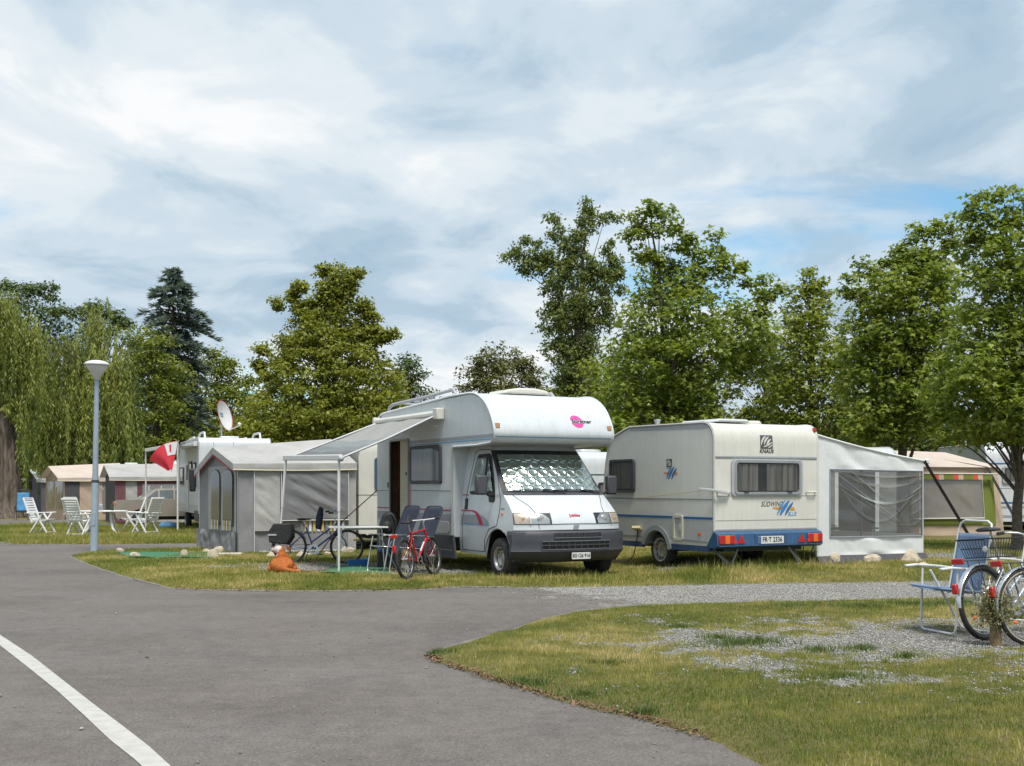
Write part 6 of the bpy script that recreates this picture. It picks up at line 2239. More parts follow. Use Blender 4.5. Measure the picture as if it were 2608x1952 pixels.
def cloth(name, parent, a, b, c, d, mat, amp=0.015, nu=24, nv=16, seed=0, off=0.0, freq=3.0, sag=0.0, diag=0.0):
    "rippled sheet a-b-c-d (bottom left, bottom right, top right, top left)"
    a, b, c, d = map(Vector, (a, b, c, d))
    nrm = (b - a).cross(d - a).normalized()
    wid = max((b - a).length, 0.1)
    hei = max((d - a).length, 0.1)

    def fn(u, v):
        p = a.lerp(b, u).lerp(d.lerp(c, u), v)
        e = min(1, 6 * min(u, 1 - u)) * min(1, 6 * min(v, 1 - v))
        x, y = u * wid * freq, v * hei * freq
        w = (sfbm(x + diag * y + seed * 7.1, y * 0.45 + seed * 3.3, seed, 3)) - 0.5
        w2 = math.sin((x * 0.7 + diag * y * 1.2) * 2.1 + seed) * 0.18
        return p + nrm * (off + (w * 2 + w2) * amp * e - 0) + Vector((0, 0, -sag * math.sin(math.pi * u) * math.sin(math.pi * v)))
    mb = MB().grid(fn, nu, nv)
    return mb.build(name, mat, parent, smooth=80)


class Wall:
    "flat frame for a tent wall: u along the base in metres, z up"
    def __init__(s, p, q, out, lean=0.0):
        s.p, s.q = Vector((p[0], p[1], 0)), Vector((q[0], q[1], 0))
        s.L = (s.q - s.p).length
        s.d = (s.q - s.p) / s.L
        s.n = Vector((out[0], out[1], 0)).normalized()
        s.lean = lean

    def __call__(s, u, z, off=0.0):
        return s.p + s.d * (u * s.L) + Vector((0, 0, z)) + s.n * (off - s.lean * z)

    def panel(s, name, parent, u0, u1, z0, z1, mat, off=0.012, amp=0.008, **kw):
        return cloth(name, parent, s(u0, z0, off), s(u1, z0, off), s(u1, z1, off), s(u0, z1, off), mat, amp, **kw)

    def arch(s, name, parent, u0, u1, z0, z1, mat, off=0.02):
        c = (u0 + u1) / 2
        P_ = [s(u0, z0, off), s(u1, z0, off), s(u1, z1 - 0.18, off)]
        for k in range(1, 8):
            a = math.pi * k / 8
            P_.append(s(c + (u1 - u0) / 2 * math.cos(a), z1 - 0.18 + 0.18 * math.sin(a), off))
        P_.append(s(u0, z1 - 0.18, off))
        return MB().face(P_).build(name, mat, parent, smooth=0)


def gable_tent(name, label, FR, FL, BR, ze, za, zr, m_roof, m_front, m_side, over=0.35, group=None, fringe=None, seed=1, ze_l=None):
    "awning with a gable end towards FL-FR and a long wall FR-BR; returns root and walls in local space"
    o = Vector((FR[0], FR[1], 0))
    root = thing(name, label, 'tent', o, 0, group)
    fr_, fl_, br_ = (Vector((p[0], p[1], 0)) - o for p in (FR, FL, BR))
    bl_ = fl_ + br_ - fr_
    sd = (br_ - fr_).normalized()
    fd = (fl_ - fr_).normalized()
    out_side = Vector((sd.y, -sd.x, 0))
    if out_side.dot(fl_ - fr_) > 0: out_side = -out_side
    out_front = -sd - fd * (-sd).dot(fd)
    out_front = Vector((fd.y, -fd.x, 0))
    if out_front.dot(br_ - fr_) > 0: out_front = -out_front
    zl = ze_l or ze
    mid = (fr_ + fl_) / 2
    Z = lambda p, z: p + Vector((0, 0, z))
    back_mid = (br_ + bl_) / 2
    e = -sd * over
    lip = out_side * 0.10
    cloth('roof', root, Z(fr_ + e + lip, ze - 0.03), Z(br_ + lip, ze), Z(back_mid, zr), Z(mid + e, za), m_roof, 0.05, 48, 28, seed, 0, 2.4, 0.06)
    cloth('roof', root, Z(bl_ - lip, zl), Z(fl_ + e - lip, zl - 0.03), Z(mid + e, za), Z(back_mid, zr), m_roof, 0.02, 24, 12, seed + 1, 0, 1.6, 0.04)
    # valance below the long eave, with piping
    cloth('valance', root, Z(fr_ + e + lip * 1.02, ze - 0.17), Z(br_ + lip * 1.02, ze - 0.15), Z(br_ + lip, ze), Z(fr_ + e + lip, ze - 0.03), m_roof, 0.012, 30, 4, seed + 2)
    MB().tube([Z(fr_ + e + lip * 1.1, ze - 0.165).lerp(Z(br_ + lip * 1.1, ze - 0.148), k / 8) - Vector((0, 0, 0.02 * math.sin(math.pi * k / 8))) for k in range(9)], 0.016, 5).build('piping', M_PIPE, root)
    side = Wall(fr_, br_, out_side)
    front = Wall(fl_, fr_, out_front)
    side.panel('side_wall', root, 0, 1, 0.0, ze - 0.02, m_side, 0.0, 0.045, nu=56, nv=32, seed=seed + 3, diag=0.6, freq=3.5)
    MB().face([front(0, 0), front(1, 0), front(1, ze - 0.02), front(0.5, za - 0.06), front(0, zl - 0.02)]).build('front_wall', m_front, root, smooth=0)
    MB().face([Z(fl_, 0), Z(bl_, 0), Z(bl_, zl), Z(fl_, zl)]).build('far_wall', m_side, root, smooth=0)
    if fringe:
        for a, b, nn in ((Z(mid + e, za), Z(fr_ + e + lip, ze - 0.03), 11), (Z(mid + e, za), Z(fl_ + e - lip, zl - 0.03), 11)):
            band, red = MB(), MB()
            n_ = nn
            ex = -sd * 0.006
            for k in range(n_):
                p, q = a.lerp(b, k / n_), a.lerp(b, (k + 1) / n_)
                dn = Vector((0, 0, -0.15)); dn2 = Vector((0, 0, -0.21))
                band.face([p, q, q + dn, p + dn])
                red.face([p + dn + ex, q + dn + ex, (p + q) / 2 + dn2 + ex])
            band.build('fringe', m_roof, root, smooth=0)
            red.build('fringe_edge', fringe, root, smooth=0)
    return root, side, front, (fr_, fl_, br_, bl_, mid, sd, out_side, out_front)


# ---- grey awning tent in the middle left
gt, sd_, fr_, G = gable_tent('awning_tent', 'grey awning tent with arched windows and scalloped porch', (-5.99, 25.75), (-7.51, 28.33), (-3.54, 26.70), 2.03, 2.40, 2.63, M_TG3, M_TG1, M_TG1, 0.12, None, M_FRINGE, 1, 1.92)
fr_.panel('front_panel', gt, 0.26, 0.97, 0.50, 1.96, M_TG2, 0.012, 0.025, seed=4)
for u0, u1 in ((0.36, 0.60), (0.66, 0.92)):
    w_ = fr_.arch('window', gt, u0, u1, 0.62, 1.90, M_TDARK, 0.030)
    fr_.arch('pane', w_, u0 + 0.01, u1 - 0.01, 0.64, 1.88, M_FILM, 0.050)
    fr_.panel('curtain', w_, u0 + 0.02, u1 - 0.02, 0.78, 1.35 if u0 > 0.5 else 1.05, cloth_mat('grey_net', (0.36, 0.36, 0.34), 0.2), 0.038, 0.004, seed=6)
    for k in range(5):
        u = u0 + 0.02 + (u1 - u0 - 0.04) * k / 5
        fr_.panel('curtain_stripe', w_, u, u + (u1 - u0) * 0.09, 0.52, 0.74, M_YEL if k % 2 else M_TWHITE, 0.056, 0.0, nu=2, nv=2)
fr_.panel('mud_flap', gt, -0.02, 1.0, 0.0, 0.50, M_TG1, 0.06, 0.10, seed=8, freq=6, nu=60)
sd_.panel('corner_panel', gt, 0.0, 0.125, 0.0, 1.86, M_TG1, 0.045, 0.035, seed=9, nu=16, nv=40)
sd_.panel('door_panel', gt, 0.13, 0.345, 0.52, 1.86, M_TG2, 0.05, 0.045, seed=10, diag=1.0, nu=30, nv=40)
wn = sd_.panel('window', gt, 0.365, 0.925, 0.78, 1.84, M_TMESH, 0.085, 0.045, seed=11, diag=1.6, nu=60, nv=40, freq=3.5)
sd_.panel('hem', gt, 0.93, 1.0, 0.0, 1.86, M_TG2, 0.020, 0.012, seed=12)
mb = MB()
for a, b in (((0.355, 0.75), (0.355, 1.86)), ((0.93, 0.75), (0.93, 1.86)), ((0.355, 0.75), (0.93, 0.75)), ((0.13, 0.02), (0.13, 1.86))):
    mb.tube([sd_(a[0], a[1], 0.075), sd_(b[0], b[1], 0.075)], 0.012, 5)
mb.build('window_piping', M_PALE, gt)
for k in range(11):
    u = 0.52 + 0.39 * k / 11
    sd_.panel('curtain_stripe', gt, u, u + 0.022, 0.50, 0.74, M_YEL if k % 2 else (M_TMESH if k % 3 == 0 else M_TWHITE), 0.036, 0.0, nu=2, nv=2)
mb = MB().bar(sd_(0.17, 0.06, 0.06), sd_(0.92, 0.06, 0.06), 0.03, 0.06)
mb.build('ground_bar', M_PALE, gt)
for p in (G[0], G[1]):
    MB().tube([p + Vector((0, 0, 0)), p + Vector((0, 0, 2.0))], 0.016, 6).build('pole', M_ALU, gt)
for p, h in ((G[4] - G[5] * 0.10, 2.40), (G[4] + G[5] * 0.35, 2.42)):
    MB().tube([p + Vector((0, 0, h)), p + Vector((0, 0, h + 0.13))], 0.008, 5).build('pole_tip', M_TRIM, gt)

# ---- white awning beside the blue trimmed caravan
cl = Vector((math.cos(CV_A), math.sin(CV_A), 0)); cb_ = Vector((-math.sin(CV_A), math.cos(CV_A), 0))
C0 = Vector((4.31, 19.9, 0)) + cl * 1.145 - cb_ * (-0.04)
C1 = C0 + cl * 2.60
o = C0.copy()
wt = thing('awning_tent', 'white tarpaulin awning tent with creased clear window beside the caravan', 'tent', o)
Wl = Wall(C0 - o, C1 - o, -cb_)
zt0, zt1 = 2.385, 1.965


def wtop(u): return zt0 + (zt1 - zt0) * u - 0.03 * math.sin(math.pi * u)


def wt_panel(name, u0, u1, zb0, zb1, ztf, mat, off=0.0, amp=0.02, nu=36, nv=14, seed=0, parent=None, diag=0.0, freq=3.0):
    def fn(u, v):
        uu = u0 + (u1 - u0) * u
        zb = zb0 + (zb1 - zb0) * u
        z = zb + (ztf(uu) - zb) * v
        e = min(1, 5 * min(u, 1 - u) + 0.05) * min(1, 6 * min(v, 1 - v))
        x, y = uu * Wl.L * freq, z * freq
        w = ((sfbm(x + diag * y + seed, y * 0.5 + seed, seed, 3)) - 0.5) * 2 + 0.25 * math.sin((x + diag * y) * 1.9 + seed)
        return Wl(uu, z, off + w * amp * e)
    return MB().grid(fn, nu, nv).build(name, mat, parent or wt, smooth=80)


wt_panel('upper_wall', 0, 1, 1.80, 1.775, wtop, M_TWHITE, 0.0, 0.03, seed=2, diag=0.9)
wt_panel('side_strip', 0, 0.115, 0.27, 0.27, lambda u: 1.80, M_TWHITE, 0, 0.01, 8, 20, 3)
wt_panel('side_strip', 0.985, 1.0, 0.27, 0.27, lambda u: 1.775, M_TWHITE, 0, 0.0, 3, 12, 4)
wt_panel('lower_wall', 0.115, 0.985, 0.29, 0.27, lambda u: 0.61 - 0.02 * u, M_TWHITE, 0, 0.03, 40, 10, 5, None, 0.8)
mb = MB().grid(lambda u, v: Wl(u * 1.02, 0.28 * (1 - v) + 0.095 * v, 0.0 + 0.16 * v + 0.05 * v * ((sfbm(u * 22, v, 4, 2)) - 0.5)), 50, 6)
mb.build('mud_flap', M_TDARK, wt, smooth=80)


def film(u, v):
    uu, zb, ztp = 0.115 + 0.87 * u, 0.61 - 0.02 * u, 1.80 - 0.02 * u
    z = zb + (ztp - zb) * v
    f = 0
    # hanging creases between the two top corners and the foot
    for dpt, sh in ((0.10, 0.62), (0.22, 0.60), (0.50, 0.58), (0.78, 0.52)):
        yc = 1 - dpt * (1 - ((u - sh) / max(sh, 1 - sh)) ** 2 * 1.05)
        f += math.exp(-((v - yc) / 0.022) ** 2) * (0.35 + 0.65 * min(1, 3 * u))
    for s0, sl in ((1.0, -1.05), (1.22, -1.15), (0.86, -0.9)):
        f += 0.8 * math.exp(-((v - (s0 + sl * u)) / 0.016) ** 2) * (u < 0.75)
    for k in range(5):
        yc = 0.95 - 0.17 * k + 0.9 * (u - 1.0)
        f += 0.9 * math.exp(-((v - yc) / 0.014) ** 2) * max(0, (u - 0.82) / 0.18)
    return Wl(uu, z, 0.004 + 0.010 * f + 0.015 * ((sfbm(u * 6, v * 5, 9, 2)) - 0.5))


wf = MB().grid(film, 150, 110).build('window', M_PVC, wt, smooth=80)
M_CREASE = glass_mat('creased_film', (0.9, 0.9, 0.9), 0.45, 0.25, (0.75, 0.76, 0.76), 1.6)


def crease(fn, w):
    "whitish fold in the film along v = fn(u)"
    mb = MB()
    n = 40
    P_ = [(k / n, fn(k / n)) for k in range(n + 1)]
    P_ = [(u, v) for u, v in P_ if v is not None and 0.02 < v < 0.98]
    if len(P_) < 3: return
    vs = []
    for i, (u, v) in enumerate(P_):
        ww = w * math.sin(math.pi * (0.1 + 0.8 * i / (len(P_) - 1))) * (0.6 + 0.8 * svn(u * 9, v * 7, 4))
        for s in (-1, 1):
            q = film(u, min(1, max(0, v + s * ww)))
            vs.append(q + Wl.n * (0.012 + 0.004 * s))
    k = len(P_)
    mb.add(vs, [(2 * i, 2 * i + 1, 2 * i + 3, 2 * i + 2) for i in range(k - 1)])
    mb.build('crease', M_CREASE, wf, smooth=80)


for dpt, sh, w in ((0.10, 0.62, 0.010), (0.24, 0.60, 0.020), (0.50, 0.60, 0.018)):
    crease(lambda u, dpt=dpt, sh=sh: 1 - dpt * (1 - ((u - sh) / max(sh, 1 - sh)) ** 2 * 1.05) if u > 0.22 else None, w)
for s0, sl, u1, w in ((1.0, -1.05, 0.74, 0.008), (1.22, -1.15, 0.62, 0.009), (0.80, -0.9, 0.45, 0.005)):
    crease(lambda u, s0=s0, sl=sl, u1=u1: s0 + sl * u if u < u1 else None, w)
for k in range(5):
    crease(lambda u, k=k: 0.95 - 0.17 * k + 0.9 * (u - 1.0) if u > 0.84 else None, 0.010)
crease(lambda u: 0.22 - 0.05 * u if 0.62 < u < 0.97 else None, 0.006)
mb = MB()
for a, b in (((0.115, 0.61), (0.115, 1.80)), ((0.115, 1.80), (0.985, 1.78)), ((0.985, 1.78), (0.985, 0.59)), ((0.985, 0.59), (0.115, 0.61))):
    mb.tube([Wl(a[0], a[1], 0.01), Wl(b[0], b[1], 0.01)], 0.011, 5)
mb.build('window_hem', M_GREYBAND, wf)
BACK = cb_ * 3.3
cloth('roof', wt, C0 - o + Vector((0, 0, zt0)), C1 - o + Vector((0, 0, zt1)), C1 - o + BACK + Vector((0, 0, zt1)), C0 - o + BACK + Vector((0, 0, zt0)), M_TWHITE, 0.02, 20, 16, 7, 0, 2, 0.03)
MB().tube([Wl(k / 12, wtop(k / 12) + 0.005, 0.01) for k in range(13)], 0.020, 6).build('roof_edge', M_TWHITE, wt)
Wf = Wall(C1 - o, C1 - o + BACK, cl)
cloth('front_wall', wt, Wf(0, 0.3), Wf(1, 0.3), Wf(1, 0.62), Wf(0, 0.62), M_TWHITE, 0.02, 20, 6, 8)
for u0, u1, m_ in ((0.03, 0.33, M_FILM), (0.36, 0.66, M_TMESH), (0.69, 0.97, M_FILM)):
    cloth('front_window', wt, Wf(u0, 0.62), Wf(u1, 0.62), Wf(u1, 1.78), Wf(u0, 1.78), m_, 0.015, 10, 10, 9)
cloth('front_wall', wt, Wf(0, 1.78), Wf(1, 1.78), Wf(1, 1.97), Wf(0, 1.97), M_TWHITE, 0.01, 20, 4, 8)
Wb = Wall(C0 - o + BACK, C1 - o + BACK, cb_)
cloth('back_wall', wt, Wb(0, 0.3), Wb(1, 0.3), Wb(1, 1.97), Wb(0, 2.36), cloth_mat('brown_canvas', (0.20, 0.165, 0.125), 0.12), 0.03, 20, 12, 10)
for p in (Wl(1, 0, -0.04), Wl(0.42, 0, -0.05)):
    MB().tube([p, p + Vector((0, 0, 1.98))], 0.016, 6).build('pole', M_DTRIM, wt)
MB().box(Wl(1.03, 1.96, 0.0), (0.10, 0.06, 0.10)).build('pole_joint', M_WTUBE, wt, bevel=0.02)
M_STRAP = pm('black_strap', (0.022, 0.022, 0.026), 0.8, var=0.2)
MB().bar(Wl(1.0, 1.97, 0.02), Wl(1.0, 0, 0) + cl * 1.62 + Vector((0, 0, 0.08)), 0.012, 0.055, (1, 0, 0)).build('guy_strap', M_STRAP, wt)

# furniture seen through the film
tb = thing('camping_table', 'dark folding table seen through the clear tent window', 'table', C0 + cl * 1.35 + cb_ * 0.9, CV_A)
MB().box((0, 0, 0.72), (1.5, 0.6, 0.03)).build('table_top', M_DTRIM, tb, bevel=0.008)
for sx in (-0.65, 0.65):
    for sy in (-0.24, 0.24):
        MB().tube([(sx * 0.9, sy, 0.1), (sx, sy, 0.72)], 0.012, 6).build('leg', M_ALU, tb)

# ---- beige and green tent behind it
o = Vector((13.75, 33.3, 0))
bt = thing('awning_tent', 'beige awning tent with moss green panel and red fringe', 'tent', o)
p0, p1 = Vector((9.2, 31.95, 0)) - o, Vector((13.95, 33.35, 0)) - o
dn = (p1 - p0).normalized()
Bw = Wall(p0, p1, Vector((dn.y, -dn.x, 0)), 0.10)
E0 = Bw(0, 2.05); E1 = Bw(0.985, 2.05)
bkv = Vector((-dn.y, dn.x, 0))
cloth('side_wall', bt, Bw(0, 0.02), Bw(1, 0.02), E1, E0, M_TBEIGE, 0.03, 40, 16, 3)
cloth('roof', bt, E0 + Vector((0, -.06, 0)), E1 + Vector((0.1, -.06, 0)), E1 + bkv * 2.5 + Vector((0.1, 0, 0.50)), E0 + bkv * 2.5 + Vector((0, 0, 0.62)), M_TBEIGE2, 0.03, 24, 14, 4, 0, 1.5, 0.05)
MB().face([E1, Bw(1, 0.02), Bw(1, 0.02) + bkv * 2.5, E1 + bkv * 2.5 + Vector((0, 0, 0.5))]).build('end_wall', M_TBEIGE, bt, smooth=0)
Bw.panel('green_panel', bt, 0.30, 0.945, 0.42, 1.78, M_TGREEN, 0.03, 0.012, seed=5, nu=20, nv=10)
w_ = Bw.panel('window', bt, 0.38, 0.85, 0.62, 1.72, cloth_mat('brown_grey_mesh', (0.27, 0.225, 0.185), 0.18), 0.085, 0.03, seed=6, nu=20, nv=10)
Bw.panel('pane', w_, 0.38, 0.85, 0.62, 1.72, M_PVC, 0.135, 0.03, seed=7, nu=40, nv=24, diag=1.0)
mb = MB().tube([Bw(0.38, 0.62, 0.14), Bw(0.38, 1.72, 0.14), Bw(0.85, 1.72, 0.14), Bw(0.85, 0.62, 0.14)], 0.022, 5, True)
mb.build('window_piping', M_PALE, w_)
for k in range(16):
    u = 0.40 + 0.52 * k / 16
    Bw.panel('fringe_flag', bt, u, u + 0.52 / 16, 1.70, 1.85, (M_TRED, M_TBEIGE, M_TGREEN, M_TGREEN)[k % 4], 0.16, 0.0, nu=2, nv=2)
MB().tube([Bw(0.36, 1.87, 0.165), Bw(0.95, 1.86, 0.165)], 0.016, 5).build('fringe_rail', M_PALE, bt)
MB().bar(Bw(0.90, 2.05, 0.08), Bw(1.02, 0.42, 0.5), 0.02, 0.07, (1, 0, 0)).build('guy_strap', M_STRAP, bt)
MB().tube([E1 + bkv * 2.0 + Vector((-1.2, 0, 0.42)), Bw(0.90, 2.06, 0.08)], 0.012, 5).build('ridge_cord', M_STRAP, bt)

# ---- caravans in the background
fr_blue = pm('blue_window_frame', (0.035, 0.085, 0.15), 0.45)
box_caravan('caravan', 'white caravan with blue framed window joined to the grey tent', (-2.47, 27.25, 0), R(-68.8), 4.6, 2.2, 2.62, 0.42, M_CREAM, [], None, 0.25, [(1.305, 1.318, M_PATINA)], [(-0.72, 0.72, 1.45, 2.15)], (0.0,), fr=fr_blue)
box_caravan('caravan', 'white caravan glimpsed between the motorhome and the blue trimmed caravan', (2.55, 31.0, 0), R(-72), 4.4, 2.2, 2.42, 0.42, M_WHITE, [], None, 0.3, [(1.80, 1.83, M_DTRIM)], [(-0.3, 0.8, 1.0, 1.6)], (0.2,), fr=M_BLACK)
box_caravan('caravan', 'white caravan with blue stripes behind the right edge maple trunk', (15.85, 36.5, 0), R(-90), 4.5, 2.3, 2.84, 0.42, M_WHITE, [], None, 0.45, [(0.98, 1.03, M_BLUE), (0.84, 0.90, M_GREYBAND), (0.55, 0.62, M_GREYBAND), (2.20, 2.24, M_BLUE), (1.45, 1.46, M_PATINA)], [(-0.65, 0.75, 1.62, 2.12)], (0.0,), fr=M_TRIM)
box_caravan('caravan', 'white caravan roof rising behind the maroon edged tent', (-14.6, 52.5, 0), R(-70), 5.0, 2.2, 2.62, 0.42, M_WHITE, [], None, 0.3, None, None, (0.0, 1.2))
box_caravan('caravan', 'white caravan roof just behind the beige left tent', (-18.2, 56.5, 0), R(-70), 5.0, 2.2, 2.6, 0.42, M_WHITE, [], None, 0.3, None, None, (0.0,))
box_caravan('caravan', 'white caravan roof peeping over the white awning tent', (8.4, 28.2, 0), R(-62), 4.5, 2.2, 2.46, 0.42, M_WHITE, [], None, 0.3, None, None, (0.0,))

# ---- second motorhome with satellite dish
m2 = box_caravan('motorhome', 'white motorhome with satellite dish, awning and red flag', (-9.03, 38.42, 0), R(-68.6), 6.2, 2.3, 3.10, 0.62, M_WHITE, [(-1, -1.35, -0.75, 1.5, 2.3), (-1, -2.5, -1.9, 1.65, 2.35), (-1, -5.6, -4.6, 1.6, 2.2)], None, 0.25, [(0.62, 0.90, M_LGREY)], None, (1.0, -1.4), 'motorhome', -4.4)
w2 = 1.15
MB().box((-3.3, -w2 - 0.012, 1.55), (0.62, 0.02, 1.7)).build('door', M_CREAM, m2, bevel=0.01)
MB().box((-3.3, -w2 - 0.03, 2.0), (0.35, 0.02, 0.5)).build('door_window', M_DGREY, m2, bevel=0.01)
MB().prism([(-0.25, -w2 - 0.005, 2.98), (-0.25, -w2 - 0.14, 2.96), (-0.25, -w2 - 0.14, 2.82), (-0.25, -w2 - 0.005, 2.82)], (-3.9, 0, 0)).build('awning_cassette', M_WTUBE, m2, bevel=0.01)
Q0, Q1 = Vector((-0.45, -w2 - 0.62, 2.86)), Vector((-4.0, -w2 - 1.35, 2.78))
MB().grid(lambda u, v: Vector((-0.45 - 3.5 * u, -w2 - 0.12, 2.86)).lerp(Q0.lerp(Q1, u), v) - Vector((0, 0, 0.03 * math.sin(math.pi * v))), 10, 6).build('canopy', M_TG2, m2, smooth=60)
MB().bar(Q0, Q1, 0.08, 0.12).build('lead_rail', M_WTUBE, m2, bevel=0.015)
for q in (Q0, Q1):
    MB().tube([q, (q.x, q.y, 0.05)], 0.028, 7).build('support_leg', M_WTUBE, m2)
for y in (-0.9, 0.9):
    MB().tube([(-0.5, y, 3.08), (-0.62, y, 3.28), (-0.9, y, 3.30), (-1.9, y, 3.30), (-2.3, y, 3.10)], 0.035, 7).build('roof_rail', M_WTUBE, m2)
    MB().tube([(-3.4, y, 3.08), (-3.6, y, 3.24), (-5.2, y, 3.22), (-5.5, y, 3.10)], 0.035, 7).build('roof_rail', M_WTUBE, m2)
MB().box((-0.35, -w2 - 0.16, 1.72), (0.12, 0.2, 0.75)).build('mirror', M_BLACK, m2, bevel=0.05)
MB().box((-0.55, -w2 - 0.01, 0.55), (0.9, 0.06, 0.35)).build('side_skirt', M_DGREY, m2, bevel=0.02)
text_obj('lettering', 'B-504', 0.13, M_GINK, m2, Matrix.Translation((-2.2, -w2 - 0.006, 1.20)) @ RX) if False else None

dish = thing('satellite_dish', 'round white satellite dish on the roof of the second motorhome', 'satellite dish', at(564, 1108, 40.0))
M_ = Matrix.Translation((0, 0, 0.62)) @ Matrix.Rotation(R(-13), 4, 'Z') @ Matrix.Rotation(R(76), 4, 'Y') @ Matrix.Diagonal((1.06, 0.98, 1, 1))
prof_ = [(0.0, 0.0)] + [(0.5 * k / 10, 0.14 * (k / 10) ** 2) for k in range(1, 11)]
M_DISH = pm('dish_enamel', (0.60, 0.60, 0.59), 0.5, var=0.05)
d_ = MB().lathe(prof_, 36, M_).build('reflector', M_DISH, dish, smooth=70, solid=0.012)
MB().tube([M_ @ Vector((0.5 * math.cos(a), 0.5 * math.sin(a), 0.14)) for a in [2 * math.pi * k / 36 for k in range(36)]], 0.012, 5, True).build('rim', M_RED, d_)
mb = MB()
for (y0, y1, x) in ((-0.14, 0.12, 0.10), (-0.10, 0.10, 0.02)):
    mb.face([M_ @ Vector((-x - 0.02, y0, 0.015 + 0.012)), M_ @ Vector((-x - 0.02, y1, 0.027)), M_ @ Vector((-x + 0.02, y1, 0.027)), M_ @ Vector((-x + 0.02, y0, 0.027))])
mb.build('printed_mark', M_LBLUE, d_, smooth=0)
lnb = M_ @ Vector((0.42, 0, 0.62))
mb = MB().tube([M_ @ Vector((0.5, 0, 0.12)), lnb], 0.02, 6)
ar_ = mb.build('feed_arm', M_ALU, dish)
MB().tube([lnb, lnb + (M_ @ Vector((0, 0, 0.1)) - lnb) * 0.14], 0.045, 8).build('receiver', M_WTUBE, ar_)
MB().tube([(0, 0, -0.25), (0, 0, 0.45)], 0.03, 8).build('mast', M_ALU, dish)

# ---- red flag on the awning leg
fo = at(455, 1122, 37.9)
fg = thing('flag', 'red flag with a white corner hanging from the second motorhome awning', 'flag', fo)
M_FLAG = pm('red_flag_cloth', (0.60, 0.035, 0.055), 0.8, var=0.06)
M_FLAGW = pm('white_flag_cloth', (0.66, 0.66, 0.66), 0.8, var=0.04)


def flagp(u, v, off=0.0):
    "u 0 at the pole, v 0 at the top"
    ax, az = -0.03 - 0.00 * v, -0.02 - 0.95 * v
    tip = Vector((-0.92 + 0.22 * v * 0 + 0.86 * max(0, v - 0.15) * 0.55, 0, -0.62 - 0.36 * v + 0.42 * (1 - v)))
    top = Vector((-0.02, 0, -0.02)); low = Vector((-0.20, 0, -0.92))
    a = top.lerp(low, v)
    b = Vector((-0.96, 0, -0.62)).lerp(Vector((-0.36, 0, -0.98)), v)
    p = a.lerp(b, u) + Vector((-0.05, 0, 0.16)) * math.sin(math.pi * u) * (1 - v)
    p.y += 0.06 * math.sin(u * 7 + v * 2) * u + off
    return p


mb = MB().grid(lambda u, v: flagp(u, v), 20, 14)
fo_ = mb.build('cloth', M_FLAG, fg, smooth=80)
mb = MB().grid(lambda u, v: flagp(0.0 + 0.42 * u * (1 - 0.1 * v), 0.02 + 0.46 * v, -0.012), 8, 8)
cn = mb.build('canton', M_FLAGW, fo_, smooth=80)
mb = MB().grid(lambda u, v: flagp(0.20 + 0.07 * u, 0.10 + 0.26 * v, -0.020), 3, 6)
mb.build('cross_bar', M_FLAG, cn, smooth=80)
MB().tube([(0.0, 0.02, 0.02), (-0.25, 0.02, -1.0)], 0.012, 6).build('flag_staff', M_ALU, fg)

# ---- far tents on the left
t1, s1, f1, G1 = gable_tent('awning_tent', 'beige awning tent with dark mesh panels left of the lamp post', (-19.75, 52.0), (-22.0, 55.6), (-17.2, 53.2), 1.93, 2.45, 2.62, M_TBEIGE2, M_TBEIGE, M_TBEIGE, 0.3, None, None, 21)
f1.panel('front_window', t1, 0.12, 0.45, 0.55, 1.75, M_FILM, 0.02, 0.01, seed=3)
f1.panel('front_window', t1, 0.55, 0.92, 0.55, 1.75, M_FILM, 0.02, 0.01, seed=4)
s1.panel('corner_panel', t1, 0.0, 0.22, 0.0, 1.75, M_TDARK, 0.03, 0.01, seed=5)
s1.panel('window', t1, 0.56, 0.98, 0.35, 1.68, M_TMESH, 0.03, 0.015, seed=6)
t2, s2, f2, G2 = gable_tent('awning_tent', 'pale grey awning tent edged in maroon behind the parked car', (-15.9, 47.2), (-17.6, 51.0), (-13.2, 48.6), 1.93, 2.42, 2.52, M_TG3, M_TDARK, M_TG2, 0.25, None, None, 25)
s2.panel('corner_panel', t2, 0.0, 0.13, 0.0, 1.78, M_TMAR, 0.03, 0.01, seed=5)
s2.panel('window_border', t2, 0.28, 1.0, 0.3, 1.78, M_TMAR, 0.03, 0.01, seed=6)
s2.panel('window', t2, 0.345, 1.0, 0.35, 1.62, cloth_mat('grey_mesh', (0.27, 0.265, 0.26), 0.08), 0.05, 0.015, seed=7)
for k in range(4):
    s2.panel('window_tie', t2, 0.42 + 0.16 * k, 0.435 + 0.16 * k, 1.30, 1.55, M_PALE, 0.07, 0, nu=1, nv=1)
t3, s3, f3, G3 = gable_tent('awning_tent', 'small white and purple awning tent by the willow trunk', (-23.2, 58.0), (-25.2, 61.0), (-21.2, 58.8), 1.90, 2.40, 2.5, M_TWHITE, M_TPUR, M_TG1, 0.2, None, None, 29)
s3.panel('window', t3, 0.1, 0.4, 0.4, 1.7, M_TG2, 0.03, 0.01, seed=5)
s3.panel('window', t3, 0.55, 0.9, 0.4, 1.7, M_TMESH, 0.03, 0.01, seed=6)

# ---- flagpole with small striped flag
fp = thing('flagpole', 'white flagpole with a small black red gold flag behind the tents', 'flagpole', (txw(2459, 43), 43, 0))
MB().tube([(0, 0, 0), (0, 0, tz(1104, 43))], [0.045, 0.035], 8).build('pole', M_WTUBE, fp)
for k, m_ in enumerate((M_INK, M_RED, pm('gold_cloth', (0.62, 0.33, 0.02), 0.8))):
    MB().grid(lambda u, v, k=k: (-0.04 - 0.10 * u - 0.07 * (k + v), 0.03 * math.sin(6 * u), tz(1122, 43) - 0.42 * u - 0.04 * (k + v)), 6, 2).build('flag', m_, fp, smooth=60)
